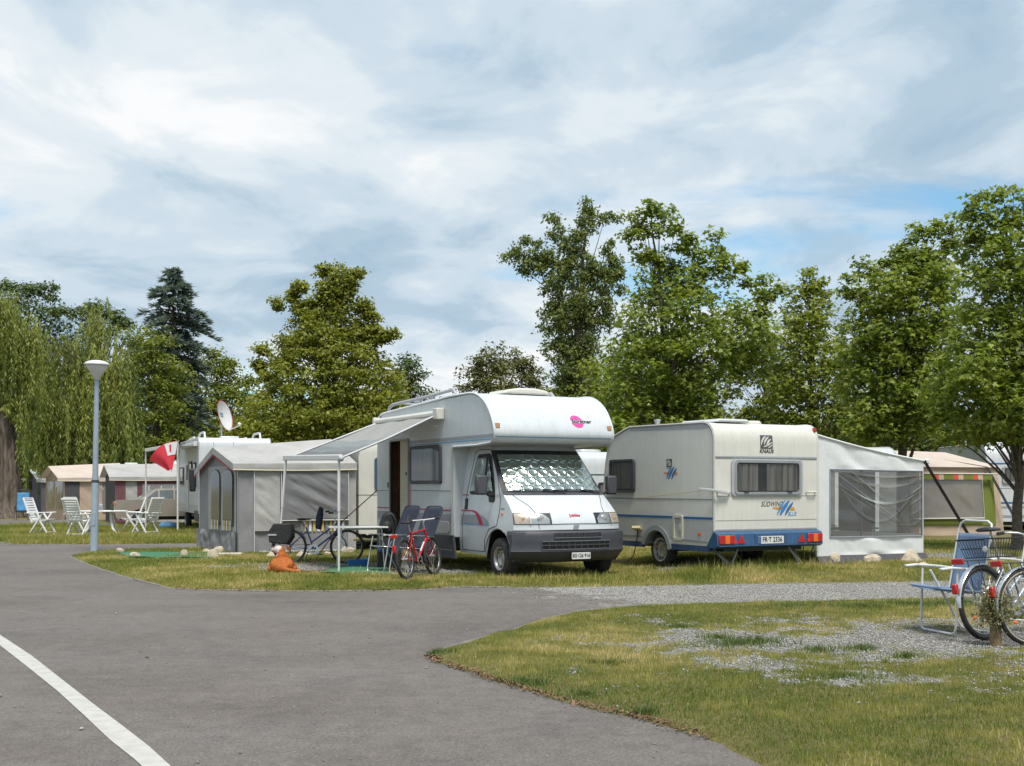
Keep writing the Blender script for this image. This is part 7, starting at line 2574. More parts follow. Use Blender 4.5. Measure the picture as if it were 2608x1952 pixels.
# ================================================================== street lamp
M_POST = pm('lamp_post_paint', (0.27, 0.34, 0.40), 0.5, var=0.10, vscale=3, dirt=0.2)
lp = thing('street_lamp', 'slim blue grey street lamp with a white cone shaped head', 'street lamp', (-9.72, 27.4, 0), 0)
lp.rotation_euler = (0, R(0.9), 0)
MB().tube([(0, 0, 0), (0, 0, 0.02), (0, 0, 1.6), (0, 0, 1.78), (0, 0, 4.02)], [0.092, 0.088, 0.080, 0.066, 0.050], 16).build('post', M_POST, lp, smooth=60)
MB().lathe([(0.086, 1.60), (0.088, 1.62), (0.086, 1.65), (0.07, 1.66)], 20).build('collar', M_DTRIM, lp)
MB().box((0, -0.082, 0.75), (0.09, 0.02, 0.32)).build('service_door', M_POST, lp, bevel=0.006)
hd = MB().lathe([(0.05, 4.0), (0.065, 4.02), (0.16, 4.17), (0.265, 4.335), (0.26, 4.345)], 32).build('shade', pm('opal_shade', (0.60, 0.585, 0.55), 0.4, var=0.04), lp, smooth=60)
MB().lathe([(0.275, 4.335), (0.28, 4.35), (0.25, 4.385), (0.17, 4.42), (0.08, 4.437), (0, 4.44)], 32).build('cap', pm('lamp_cap', (0.66, 0.66, 0.65), 0.4, var=0.03), lp, smooth=60)
MB().lathe([(0.282, 4.325), (0.285, 4.335), (0.28, 4.345)], 32).build('rim', M_TRIM, hd)

# ================================================================== white garden chairs and table
M_RESIN = pm('white_resin', (0.70, 0.705, 0.69), 0.45, var=0.03, vscale=5)


def garden_chair():
    r = thing('garden_chair', 'chair', 'chair', (0, 0, 0), 0, 'white garden chairs')
    w = 0.27
    bx = lambda t: -0.20 - 0.25 * t
    bz = lambda t: 0.42 + 0.67 * t
    for s in (-1, 1):
        MB().bar((bx(-0.12), s * w, bz(-0.12)), (bx(1.0), s * w, bz(1.0)), 0.035, 0.05).build('back_stile', M_RESIN, r, bevel=0.006)
        MB().bar((-0.34, s * (w + 0.035), 0.645), (0.30, s * (w + 0.035), 0.665), 0.055, 0.028).build('armrest', M_RESIN, r, bevel=0.008)
        MB().bar((0.17, s * (w + 0.012), 0.65), (-0.26, s * (w + 0.012), 0.0), 0.035, 0.045).build('leg', M_RESIN, r, bevel=0.006)
        MB().bar((-0.08, s * (w - 0.012), 0.64), (0.33, s * (w - 0.012), 0.0), 0.035, 0.045).build('leg', M_RESIN, r, bevel=0.006)
        MB().bar((-0.22, s * (w - 0.04), 0.405), (0.27, s * (w - 0.04), 0.43), 0.03, 0.04).build('seat_rail', M_RESIN, r, bevel=0.006)
    slat = None
    for k in range(9):
        t = 0.07 + 0.93 * k / 8.4
        if slat is None:
            slat = MB().box((0, 0, 0), (0.016, 2 * w - 0.02, 0.056)).build('back_slat', M_RESIN, r, bevel=0.005)
            c = slat
        else:
            c = inst(slat)
        c.location = (bx(t), 0, bz(t)); c.rotation_euler = (0, R(-20.5), 0)
    ss = None
    for k in range(7):
        if ss is None:
            ss = MB().box((0, 0, 0), (0.056, 2 * w - 0.04, 0.018)).build('seat_slat', M_RESIN, r, bevel=0.005)
            c = ss
        else:
            c = inst(ss)
        c.location = (-0.18 + 0.075 * k, 0, 0.43 + 0.004 * k)
    MB().bar((bx(1.0), -w - 0.015, bz(1.0)), (bx(1.0), w + 0.015, bz(1.0)), 0.045, 0.06).build('top_rail', M_RESIN, r, bevel=0.008)
    for x in (-0.225, 0.295):
        MB().bar((x, -w, 0.06), (x, w, 0.06), 0.03, 0.035).build('stretcher', M_RESIN, r, bevel=0.004)
    return r


gc = garden_chair()
spots_ = [((-14.45, 36.2), -6, 'white slatted garden chair farthest left, turned towards the table'),
          ((-13.75, 37.6), -20, 'white slatted garden chair standing behind another one left of the lamp'),
          ((-12.72, 34.7), 68, 'white slatted garden chair with its back to us beside the lamp post'),
          ((-12.10, 37.4), 196, 'white slatted garden chair right of the table, front slats lit'),
          ((-11.25, 36.2), 158, 'white slatted garden chair farthest right, its shaded back to us')]
for i, ((x, y), a, lb) in enumerate(spots_):
    c = gc if i == 0 else copy_tree(gc)
    c.location = (x, y, float(z_left(np.array([x]), np.array([y]))[0]) + 0.01)
    c.rotation_euler = (0, 0, R(a))
    c['label'] = lb
tb = thing('garden_table', 'white oval garden table between the slatted chairs', 'table', (-12.75, 36.6, 0.04), R(8))
E_ = [(0.78 * math.cos(R(a)), 0.48 * math.sin(R(a))) for a in range(0, 360, 10)]
MB().prism([(x, y, 0.685) for x, y in E_], (0, 0, 0.04)).build('table_top', M_RESIN, tb, bevel=0.01)
for sx in (-1, 1):
    for sy in (-1, 1):
        P_ = [(sx * 0.30, sy * 0.16, 0.68), (sx * 0.31, sy * 0.17, 0.45), (sx * 0.36, sy * 0.20, 0.18), (sx * 0.50, sy * 0.27, 0.0)]
        MB().tube(P_, [0.035, 0.04, 0.04, 0.03], 8).build('leg', M_RESIN, tb, smooth=60)
MB().bar((-0.34, 0, 0.30), (0.34, 0, 0.30), 0.05, 0.05).build('stretcher', M_RESIN, tb, bevel=0.01)
M_JAR = pm('preserving_jar', (0.40, 0.42, 0.40), 0.15, var=0.2, vscale=18, trans=0.5)
jr = thing('jar', 'glass jar standing on the white garden table', 'jar', (-12.72, 36.45, 0.766))
MB().lathe([(0, 0), (0.055, 0), (0.06, 0.02), (0.06, 0.14), (0.045, 0.17), (0.045, 0.18)], 16).build('body', M_JAR, jr)
MB().lathe([(0.05, 0.175), (0.05, 0.20), (0, 0.205)], 16).build('lid', M_WTUBE, jr)
jr = thing('bottle', 'dark bottle on the white garden table', 'bottle', (-12.40, 36.55, 0.766))
MB().lathe([(0, 0), (0.04, 0), (0.042, 0.17), (0.018, 0.23), (0.016, 0.30)], 14).build('body', pm('dark_bottle', (0.03, 0.045, 0.03), 0.12), jr)
MB().lathe([(0.018, 0.295), (0.018, 0.32), (0, 0.32)], 10).build('cap', M_DTRIM, jr)


# ================================================================== parked car
def car():
    r = thing('parked_car', 'beige saloon car parked behind the white garden chairs', 'car', (-15.05, 44.6, 0.03), R(22))
    M_P = pm('beige_metallic', (0.36, 0.315, 0.265), 0.3, 0.35, var=0.04, coat=0.5)
    low = [(0.0, 0.34), (-0.04, 0.50), (-0.02, 0.72), (0.03, 0.92), (0.10, 0.965), (0.85, 1.00), (3.05, 0.99), (3.9, 0.90), (4.3, 0.80), (4.42, 0.62), (4.42, 0.38)]
    fr, rr = arc(3.50, 0.30, 0.36, 10, 170, 12), arc(0.88, 0.30, 0.36, 10, 170, 12)
    bot = [(x, z) for x, z in fr if z > 0.26] + [(x, z) for x, z in rr if z > 0.26]
    poly = low + [(4.3, 0.26)] + bot + [(0.08, 0.26)]
    for s in (-1, 1):
        MB().face([(x, s * 0.84, z) for x, z in poly]).build('body_side', M_P, r, smooth=0)
    mb = MB()
    n = len(low)
    mb.add([(x, -0.84, z) for x, z in low] + [(x, 0.84, z) for x, z in low], [(i, i + 1, n + i + 1, n + i) for i in range(n - 1)])
    mb.build('body_top', M_P, r, smooth=35)
    top = [(0.80, 1.0), (1.38, 1.37), (1.60, 1.41), (2.45, 1.40), (2.60, 1.38), (3.15, 1.0)]

    def yw(z): return 0.80 - 0.30 * (z - 1.0)
    mb = MB()
    n = len(top)
    mb.add([(x, -yw(z), z) for x, z in top] + [(x, yw(z), z) for x, z in top], [(i, i + 1, n + i + 1, n + i) for i in range(n - 1)] + [tuple(range(n))[::-1], tuple(range(n, 2 * n))])
    mb.build('cabin', M_P, r, smooth=30)
    M_CG = pm('car_glass', (0.10, 0.115, 0.12), 0.06, 0.0, var=0.1, spec=0.9)
    for s in (-1, 1):
        for q in ([(1.08, 1.03), (1.45, 1.33), (1.52, 1.335), (1.52, 1.03)], [(1.58, 1.03), (1.58, 1.345), (2.08, 1.35), (2.08, 1.03)], [(2.14, 1.03), (2.14, 1.35), (2.52, 1.335), (2.96, 1.03)]):
            MB().face([(x, s * (yw(z) + 0.006), z) for x, z in q]).build('side_window', M_CG, r, smooth=0)
        MB().box((-0.005, s * 0.62, 0.80), (0.06, 0.40, 0.17)).build('tail_light', pm('amber_red_lens', (0.60, 0.075, 0.02), 0.15, var=0.2, vscale=12), r, bevel=0.02)
        for x in (0.88, 3.50):
            wheel(r, x, s * 0.74, 0.29, 0.30, 0.18, s)
    nr = Vector((-0.37, 0, 0.58)).normalized() * 0.008
    MB().face([Vector((0.86, -0.66, 1.04)) + nr, Vector((0.86, 0.66, 1.04)) + nr, Vector((1.34, 0.58, 1.345)) + nr, Vector((1.34, -0.58, 1.345)) + nr]).build('rear_window', pm('pale_window', (0.42, 0.45, 0.47), 0.08, var=0.05, spec=0.9), r, smooth=0)
    MB().box((-0.06, 0, 0.46), (0.12, 1.62, 0.17)).build('bumper', M_DGREY, r, bevel=0.03)
    MB().box((2.2, 0, 0.30), (4.0, 1.4, 0.14)).build('underbody', M_BLACK, r)


car()


# ================================================================== folding camp chairs
def camp_chair(name, label, loc, rotz, cloth_m, frame_m, back_h=1.02, w=0.46, arm_m=None, rec=20, stripes=None, group=None, full=False, hoop=None, ldx=0.0):
    "faces +X"
    r = thing(name, label, 'chair', loc, rotz, group)
    h = w / 2
    a = R(rec)
    b0 = Vector((-0.20, 0, 0.42))
    bd = Vector((-math.sin(a), 0, math.cos(a)))
    Lb = (back_h - 0.42) / math.cos(a)
    Y = lambda p, y: Vector((p.x, y, p.z))
    tp = b0 + bd * Lb
    # back frame: hoop over the top
    sh = b0 + bd * (Lb - 0.10)
    lowp = b0 - bd * 0.06
    MB().tube([Y(lowp, -h), Y(sh, -h), Y(tp - bd * 0.03, -h + 0.02), Y(tp, -h + 0.08), Y(tp, h - 0.08), Y(tp - bd * 0.03, h - 0.02), Y(sh, h), Y(lowp, h)], 0.011, 8).build('back_frame', hoop or frame_m, r, smooth=60)
    cl_top = b0 + bd * (Lb - 0.13)
    if stripes or full:
        cl_top = b0 + bd * (Lb - 0.02)

    def bk(u, v):
        p = b0.lerp(cl_top, v)
        q = Y(p, -h + 0.005 + (w - 0.01) * u)
        q.x -= 0.035 * math.sin(math.pi * u) * math.sin(math.pi * min(1, v * 0.9 + 0.05))
        return q
    bk_ = MB().grid(bk, 12, 14).build('backrest', cloth_m, r, smooth=80, solid=0.004)
    for v0, v1, m_ in (stripes or ()):
        MB().grid(lambda u, v: bk(u, v0 + (v1 - v0) * v) + Vector((0.006, 0, 0)), 12, 3).build('band', m_, bk_, smooth=80)

    def st(u, v):
        x = -0.20 + 0.44 * v
        return Vector((x, -h + w * u, 0.41 + 0.05 * v - 0.03 * math.sin(math.pi * u)))
    MB().grid(st, 10, 10).build('seat', cloth_m, r, smooth=80, solid=0.004)
    MB().tube([(-0.22, -h, 0.41), (0.24, -h, 0.455), (0.26, -h + 0.04, 0.457), (0.26, h - 0.04, 0.457), (0.24, h, 0.455), (-0.22, h, 0.41)], 0.013 if ldx else 0.010, 7).build('seat_frame', cloth_m if ldx else frame_m, r, smooth=60)
    g_ = h + 0.025
    MB().tube([(0.16 + ldx * .4, -g_, 0.62), (0.27 + ldx, -g_, 0.10), (0.275 + ldx, -g_ + 0.01, 0.035), (0.28 + ldx, -g_ + 0.06, 0.014), (0.28 + ldx, g_ - 0.06, 0.014), (0.275 + ldx, g_ - 0.01, 0.035), (0.27 + ldx, g_, 0.10), (0.16 + ldx * .4, g_, 0.62)], 0.012, 8).build('front_legs', frame_m, r, smooth=60)
    MB().tube([(0.02, -g_ + .02, 0.60), (-0.30, -g_ + .02, 0.08), (-0.33, -g_ + 0.06, 0.014), (-0.33, g_ - 0.06, 0.014), (-0.30, g_ - .02, 0.08), (0.02, g_ - .02, 0.60)], 0.012, 8).build('rear_legs', frame_m, r, smooth=60)
    for s in (-1, 1):
        P_ = [(-0.27, s * (h + 0.03), 0.615), (-0.05, s * (h + 0.03), 0.64), (0.16, s * (h + 0.03), 0.655), (0.29, s * (h + 0.03), 0.645)]
        mb = MB()
        for p, q in zip(P_, P_[1:]):
            mb.bar(p, q, 0.052, 0.024)
        mb.build('armrest', arm_m or M_WTUBE, r, bevel=0.008)
    return r


M_BLUECL = pm('blue_textilene', (0.15, 0.225, 0.34), 0.75, var=0.10, vscale=5)
M_NAVY = pm('navy_canvas', (0.024, 0.031, 0.052), 0.8, var=0.2, vscale=8)
M_GMESH = pm('grey_textilene', (0.22, 0.235, 0.23), 0.8, var=0.1, vscale=40)
camp_chair('camp_chair', 'light blue folding chair with white frame left of the near bicycles', (4.30, 11.62, 0.05), R(196), M_BLUECL, M_WTUBE, 1.10, 0.50, M_WTUBE, 11, None, None, False, None, -0.16)
camp_chair('camp_chair', 'grey banded high backed chair with white hoop behind the near bicycles', (5.62, 12.75, 0.05), R(215), M_GMESH, M_WTUBE, 1.28, 0.52, M_WTUBE, 16, [(0.42, 0.55, M_DTRIM), (0.72, 0.85, M_DTRIM)])
camp_chair('camp_chair', 'navy high backed folding chair nearer the motorhome door', (-2.10, 20.10, 0.03), R(222), M_NAVY, M_ALU, 1.13, 0.44, M_ALU, 24, None, 'navy folding chairs', True, M_NAVY)
camp_chair('camp_chair', 'navy high backed folding chair just behind the red bicycle', (-1.68, 19.70, 0.03), R(224), M_NAVY, M_ALU, 1.13, 0.44, M_ALU, 24, None, 'navy folding chairs', True, M_NAVY)
camp_chair('camp_chair', 'blue folding chair beside the thick willow trunk', (txw(56, 51), 51, 0.03), R(-75), pm('bright_blue_cloth', (0.05, 0.19, 0.36), 0.8, var=0.4, vscale=3), M_DTRIM, 1.35, 0.5, M_DTRIM, 15)
camp_chair('camp_chair', 'dark blue camping chair seen through the clear tent window', tuple(C0 + cl * 1.5 + cb_ * 1.7 + Vector((0, 0, 0.1))), CV_A - R(80), M_NAVY, M_ALU, 1.2, 0.55, M_ALU, 12)

# camp table by the motorhome
tb = thing('camp_table', 'white folding camp table with thin legs under the awning', 'table', (-2.72, 20.75, 0.03), R(12))
tt = MB().box((0, 0, 0.755), (1.02, 0.62, 0.03)).build('table_top', M_WTUBE, tb, bevel=0.006)
MB().box((0.1, 0, 0.725), (0.6, 0.4, 0.03)).build('under_frame', M_TRIM, tt)
for sx in (-0.30, 0.40):
    for sy in (-0.24, 0.24):
        MB().tube([(sx, sy, 0.74), (sx + 0.05 * (1 if sx > 0 else -1), sy * 1.1, 0.0)], 0.012, 7).build('leg', M_ALU, tb)

bag = thing('rucksack', 'black rucksack leaning on the navy chair by the door', 'bag', (-2.18, 20.75, 0.60), R(10))
mb = MB().prism([(-0.14, -0.09, 0.0), (0.13, -0.09, 0.0), (0.15, -0.09, 0.20), (0.12, -0.09, 0.40), (0.02, -0.09, 0.47), (-0.10, -0.09, 0.41), (-0.16, -0.09, 0.22)], (0, 0.18, 0))
mb.build('body', pm('black_nylon', (0.012, 0.013, 0.013), 0.7, var=0.4, vscale=9, bump=0.5, bscale=14), bag, bevel=0.05)
MB().ball((-0.03, -0.10, 0.18), (0.10, 0.05, 0.12), 10, 8).build('pocket', pm('black_nylon', (0, 0, 0)), bag, smooth=80)
MB().tube([(0.05, -0.1, 0.42), (0.13, -0.13, 0.3), (0.12, -0.1, 0.1)], 0.014, 6).build('strap', M_BLACK, bag)
bw = thing('water_tray', 'blue plastic tray on the ground under the camp table', 'tray', (-2.82, 21.55, 0.04), R(8))
M_TRAY = pm('blue_tray', (0.02, 0.16, 0.42), 0.4, var=0.08)
mb = MB()
o_, i_ = rrect(-0.19, 0.19, -0.11, 0.11, 0.04), rrect(-0.165, 0.165, -0.085, 0.085, 0.03)
k = len(o_)
mb.add([(x * 0.92, y * 0.92, 0) for x, y in o_] + [(x, y, 0.12) for x, y in o_] + [(x, y, 0.12) for x, y in i_] + [(x * 0.9, y * 0.9, 0.02) for x, y in i_], [(l * k + i, l * k + (i + 1) % k, (l + 1) * k + (i + 1) % k, (l + 1) * k + i) for l in range(3) for i in range(k)] + [tuple(range(3 * k, 4 * k))])
mb.build('tray', M_TRAY, bw, smooth=30)
MB().box((0.12, 0.0, 0.10), (0.12, 0.14, 0.10)).build('packet', M_LBLUE, bw, bevel=0.01)
cb2 = thing('cool_box', 'black cool box with blue lid under the navy chairs', 'cool box', (-2.20, 21.10, 0.03), R(10))
MB().box((0, 0, 0.15), (0.42, 0.30, 0.30)).build('box', M_BLACK, cb2, bevel=0.015)
MB().box((0, 0, 0.325), (0.43, 0.31, 0.05)).build('lid', M_BLUE, cb2, bevel=0.012)
MB().tube([(-0.18, -0.16, 0.33), (-0.18, -0.16, 0.38), (0.18, -0.16, 0.38), (0.18, -0.16, 0.33)], 0.012, 6).build('handle', M_TRIM, cb2)


# ================================================================== bicycles
def bicycle(name, label, loc, rotz, lean, paint, r=0.335, wb=1.06, kind='city', tyre_w=0.020, whitewall=False, mud=None, rack=True, group=None, post=0.14):
    "rear axle over the origin, facing +X"
    root = thing(name, label, 'bicycle', loc, 0, group)
    root.rotation_euler = (R(lean), 0, rotz)
    root.rotation_mode = 'XYZ'
    for x in (0.0, wb):
        w = bpy.data.objects.new('wheel', None); COL.objects.link(w); w.parent = root; w.location = (x, 0, r)
        ring = lambda rad, n=40: [(rad * math.cos(2 * math.pi * k / n), 0, rad * math.sin(2 * math.pi * k / n)) for k in range(n)]
        t_ = MB().tube(ring(r - tyre_w * 0.95), tyre_w, 8, True).build('tyre', M_RUBBER, w, smooth=60)
        if whitewall:
            for s in (-1, 1):
                MB().tube([(p[0], s * tyre_w * 0.72, p[2]) for p in ring(r - tyre_w * 1.35)], 0.009, 5, True).build('wall_band', pm('tan_sidewall', (0.42, 0.37, 0.28), 0.7), t_)
        MB().tube(ring(r - tyre_w * 2.1), 0.0105, 6, True).build('rim', pm('bike_rim', (0.30, 0.30, 0.31), 0.35, 0.8), w, smooth=60)
        MB().tube([(0, -0.05, 0), (0, 0.05, 0)], 0.022, 10).build('hub', M_ALU, w)
        sp = MB()
        for k in range(24):
            a = 2 * math.pi * k / 24
            b = a + (0.5 if k % 2 else -0.5)
            s = 0.028 if (k // 2) % 2 else -0.028
            sp.tube([(0.02 * math.cos(b), s, 0.02 * math.sin(b)), ((r - tyre_w * 2.1) * math.cos(a), 0, (r - tyre_w * 2.1) * math.sin(a))], 0.0016, 3, cap=False)
        tag(sp.build('spokes', M_ALU, w), kind='stuff')
        if kind != 'mtb':
            for k in range(2):
                a = 0.7 + math.pi * k
                MB().ball((0.6 * r * math.cos(a), -0.02, 0.6 * r * math.sin(a)), (0.03, 0.006, 0.016), 10, 6, None).build('reflector', M_LAMPOR, w)
    bb = Vector((wb * 0.42, 0, r * 0.84))
    st = Vector((wb * 0.42 - 0.16, 0, r + 0.42))
    hd0 = Vector((wb - 0.17, 0, r + 0.30)); hd1 = Vector((wb - 0.215, 0, r + 0.44))
    if kind == 'city':
        st = bb + Vector((-0.15, 0, 0.42))
    fr = MB()
    R_ = 0.016 if kind != 'mtb' else 0.019
    fr.tube([bb, st], R_, 8); fr.tube([bb, hd0], R_ * 1.15, 8); fr.tube([hd0, hd1], R_ * 1.2, 8)
    if kind == 'city':
        fr.tube([bb.lerp(st, 0.32), hd1 - Vector((0, 0, 0.02))], R_ * 0.95, 8)
    else:
        fr.tube([st - Vector((0, 0, 0.03)), hd1], R_, 8)
    for s in (-1, 1):
        fr.tube([bb + Vector((0, s * 0.02, 0)), (0, s * 0.06, r)], 0.009, 6)
        fr.tube([bb.lerp(st, 0.85) + Vector((0, s * 0.015, 0)), (0, s * 0.06, r)], 0.008, 6)
    fr.build('frame', paint, root, smooth=60)
    fk = MB()
    for s in (-1, 1):
        fk.tube([hd0 + Vector((0.005, s * 0.045, -0.02)), Vector((wb - 0.03, s * 0.05, r + 0.10)), (wb, s * 0.05, r)], 0.011, 7)
    fk.tube([hd0 + Vector((0.005, -0.05, -0.02)), hd0 + Vector((0.005, 0.05, -0.02))], 0.013, 6)
    fk.build('fork', paint if kind != 'mtb' else M_RED, root, smooth=60)
    hb0 = hd1 + Vector((-0.03, 0, 0.12))
    MB().tube([hd1, hb0, hb0 + Vector((0.06, 0, 0.03))], 0.012, 7).build('stem', M_ALU, root)
    hc = hb0 + Vector((0.06, 0, 0.03))
    if kind == 'city':
        P_ = [(-0.20, -0.28, 0.06), (-0.10, -0.27, 0.07), (0.02, -0.20, 0.06), (0.03, -0.08, 0.02), (0.03, 0, 0.0), (0.03, 0.08, 0.02), (0.02, 0.20, 0.06), (-0.10, 0.27, 0.07), (-0.20, 0.28, 0.06)]
    else:
        P_ = [(-0.03, -0.29, 0.02), (0, -0.10, 0.01), (0, 0.10, 0.01), (-0.03, 0.29, 0.02)]
    h_ = MB().tube([hc + Vector(p) for p in P_], 0.012, 7).build('handlebar', M_ALU if kind == 'city' else M_WTUBE, root, smooth=60)
    for s in (0, -1):
        a, b = Vector(P_[s]), Vector(P_[1 if s == 0 else -2])
        MB().tube([hc + a, hc + a.lerp(b, 0.85 if kind == 'city' else 0.45)], 0.018, 8).build('grip', M_BLACK, h_)
        if kind == 'mtb':
            d_ = (a - b).normalized()
            MB().tube([hc + a, hc + a + Vector((0.10, d_.y * 0.01, 0.09))], 0.014, 7).build('bar_end', M_BLACK, h_)
    sp_ = st + (st - bb).normalized() * post
    sd = MB()
    for u, wd, zz in ((0.0, 0, 0),):
        pass
    SV = [(-0.13, 0.075, 0.02), (-0.10, 0.095, 0.035), (-0.03, 0.085, 0.035), (0.04, 0.045, 0.03), (0.12, 0.022, 0.025), (0.15, 0.012, 0.015)]
    n = 8
    vs, fs = [], []
    for x, wd, h in SV:
        for k in range(n):
            a = 2 * math.pi * k / n
            vs.append(sp_ + Vector((x, wd * math.cos(a), 0.02 + h * 0.8 * max(-0.6, math.sin(a)))))
    for i in range(len(SV) - 1):
        for k in range(n):
            fs.append((i * n + k, i * n + (k + 1) % n, (i + 1) * n + (k + 1) % n, (i + 1) * n + k))
    fs += [tuple(range(n)), tuple((len(SV) - 1) * n + k for k in range(n))]
    s_ = sd.add(vs, fs).build('saddle', M_BLACK, root, smooth=70)
    MB().tube([st, sp_], 0.013, 7).build('seat_post', M_ALU, s_)
    cr = MB().tube([bb + Vector((0, -0.05, 0)), bb + Vector((0, -0.045, 0)) + Vector((0, 0, 0))], 0.01, 6)
    cr = MB().lathe([(0.060, 0.0), (0.095, 0.0), (0.097, 0.006), (0.060, 0.006)], 28, Matrix.Translation(bb + Vector((0, -0.05, 0))) @ Matrix.Rotation(R(90), 4, 'X'))
    ck = cr.build('chainring', M_ALU, root, smooth=40)
    for s, a in ((-1, -0.6), (1, -0.6 + math.pi)):
        e = bb + Vector((0.17 * math.cos(a), s * 0.075, 0.17 * math.sin(a)))
        MB().bar(bb + Vector((0, s * 0.065, 0)), e, 0.012, 0.024).build('crank_arm', M_ALU, ck)
        MB().box(e + Vector((0, s * 0.05, 0)), (0.09, 0.08, 0.022)).build('pedal', M_BLACK, ck, bevel=0.006)
    for dz in (0.09, -0.085):
        MB().tube([bb + Vector((0, -0.05, dz)), (0, -0.05, r + dz * 0.35)], 0.004, 4).build('chain', M_DTRIM, ck)
    MB().tube([(0.03, -0.05, 0.12 + r * 0.2), (0.0, -0.05, r)], 0.014, 6).build('derailleur', M_DTRIM, root)
    if mud:
        for x, a0, a1 in ((0.0, 25, 185), (wb, 5, 160)):
            A_ = [R(a0 + (a1 - a0) * k / 22) for k in range(23)]
            mb = MB()
            rr = r + 0.018
            for k in range(22):
                p, q = A_[k], A_[k + 1]
            vs = []
            for a in A_:
                for yy, dr in ((-0.027, -0.010), (-0.016, 0.0), (0.016, 0.0), (0.027, -0.010)):
                    vs.append((x + (rr + dr) * math.cos(a), yy, r + (rr + dr) * math.sin(a)))
            fs = [(k * 4 + j, k * 4 + j + 1, (k + 1) * 4 + j + 1, (k + 1) * 4 + j) for k in range(22) for j in range(3)]
            g_ = mb.add(vs, fs).build('mudguard', mud, root, smooth=60)
            for s in (-1, 1):
                MB().tube([(x, s * 0.055, r), (x + (rr - .01) * math.cos(R(a1 - 18)), s * 0.03, r + (rr - .01) * math.sin(R(a1 - 18)))], 0.0032, 4).build('mudguard_stay', M_ALU, g_)
        MB().box((-(r + 0.045) * math.cos(R(8)), 0, r + (r + 0.03) * math.sin(R(22))), (0.045, 0.055, 0.095)).build('rear_light', M_LAMPRED, root, bevel=0.012)
    if rack:
        rk = MB()
        for s in (-1, 1):
            rk.tube([(-0.30, s * 0.055, 2 * r + 0.05), (0.10, s * 0.055, 2 * r + 0.05)], 0.006, 5)
            rk.tube([(-0.10, s * 0.06, 2 * r + 0.05), (0, s * 0.07, r + 0.03)], 0.005, 5)
        for x in (-0.30, -0.18, -0.05, 0.10):
            rk.tube([(x, -0.055, 2 * r + 0.05), (x, 0.055, 2 * r + 0.05)], 0.005, 5)
        rk.build('luggage_rack', M_DTRIM, root)
        MB().box((-0.325, 0, 2 * r + 0.045), (0.025, 0.13, 0.055)).build('rear_reflector', M_LAMPRED, root, bevel=0.008)
    MB().tube([(wb * 0.33, 0.03, r * 0.8), (wb * 0.22, 0.16, 0.01)], 0.008, 6).build('kickstand', M_ALU, root)
    return root, dict(bb=bb, st=st, hc=hc, sp=sp_, r=r, wb=wb)


M_BLUEFR = pm('blue_frame_paint', (0.02, 0.075, 0.26), 0.25, 0.2, var=0.1, coat=0.4)
M_REDFR = pm('red_frame_paint', (0.45, 0.016, 0.022), 0.25, 0.1, var=0.08, coat=0.4)
M_SILVFR = pm('silver_frame_paint', (0.42, 0.45, 0.50), 0.3, 0.5, var=0.06, coat=0.3)
M_MUD = pm('silver_mudguard', (0.62, 0.64, 0.66), 0.22, 0.75, var=0.06)
bk1, q = bicycle('bicycle', 'blue step through bicycle with black pannier before the grey tent', (-4.22, 22.35, 0.03), R(2), -4, M_BLUEFR, 0.325, 1.08, 'city', 0.019, False, M_DTRIM)
for s in (-1, 1):
    mb = MB().prism([(-0.36, s * 0.075, 0.40), (-0.02, s * 0.075, 0.36), (0.07, s * 0.075, 0.52), (0.06, s * 0.075, 0.76), (-0.28, s * 0.075, 0.76), (-0.38, s * 0.075, 0.60)], (0, s * 0.13, 0))
    pb = mb.build('pannier', pm('black_nylon', (0, 0, 0)), bk1, bevel=0.025)
    MB().box((-0.30, s * 0.21, 0.545), (0.16, 0.006, 0.03)).build('reflective_strip', M_TRIM, pb)
sx_, sz_ = q['sp'].x + 0.28, q['sp'].z - 0.16
mb = MB().prism([(sx_ - 0.05, -0.10, sz_), (sx_ + 0.05, -0.10, sz_ - 0.02), (sx_ + 0.08, -0.10, sz_ + 0.20), (sx_ + 0.09, -0.10, sz_ + 0.40), (sx_ + 0.02, -0.10, sz_ + 0.43), (sx_ - 0.04, -0.10, sz_ + 0.22)], (0, 0.20, 0))
mb.build('handlebar_bag', M_NAVY, bk1, bevel=0.03)
MB().ball(q['hc'] + Vector((-0.02, -0.26, 0.10)), 0.022, 8, 6).build('bell', M_ALU, bk1)
bk2, q = bicycle('bicycle', 'red mountain bicycle on its stand in front of the navy chairs', (-1.64, 18.42, 0.03), R(70), -6, M_REDFR, 0.325, 1.05, 'mtb', 0.026, False, None)
MB().box((-0.36, 0.0, 0.50), (0.04, 0.06, 0.12)).build('rear_light', M_LAMPRED, bk2, bevel=0.012)
bt_ = MB().tube([q['bb'].lerp(Vector((q['wb'] - 0.17, 0, q['r'] + 0.3)), 0.35) + Vector((0, 0, 0.03)), q['bb'].lerp(Vector((q['wb'] - 0.17, 0, q['r'] + 0.3)), 0.75) + Vector((0, 0, 0.03))], 0.012, 7)
bt_.build('pump', M_WTUBE, bk2)
bk3, q = bicycle('bicycle', 'silver bicycle with wire basket behind the other near bicycle', (4.47, 11.12, 0.04), R(33), -5, M_SILVFR, 0.352, 1.10, 'city', 0.025, False, M_MUD, True, None, 0.32)
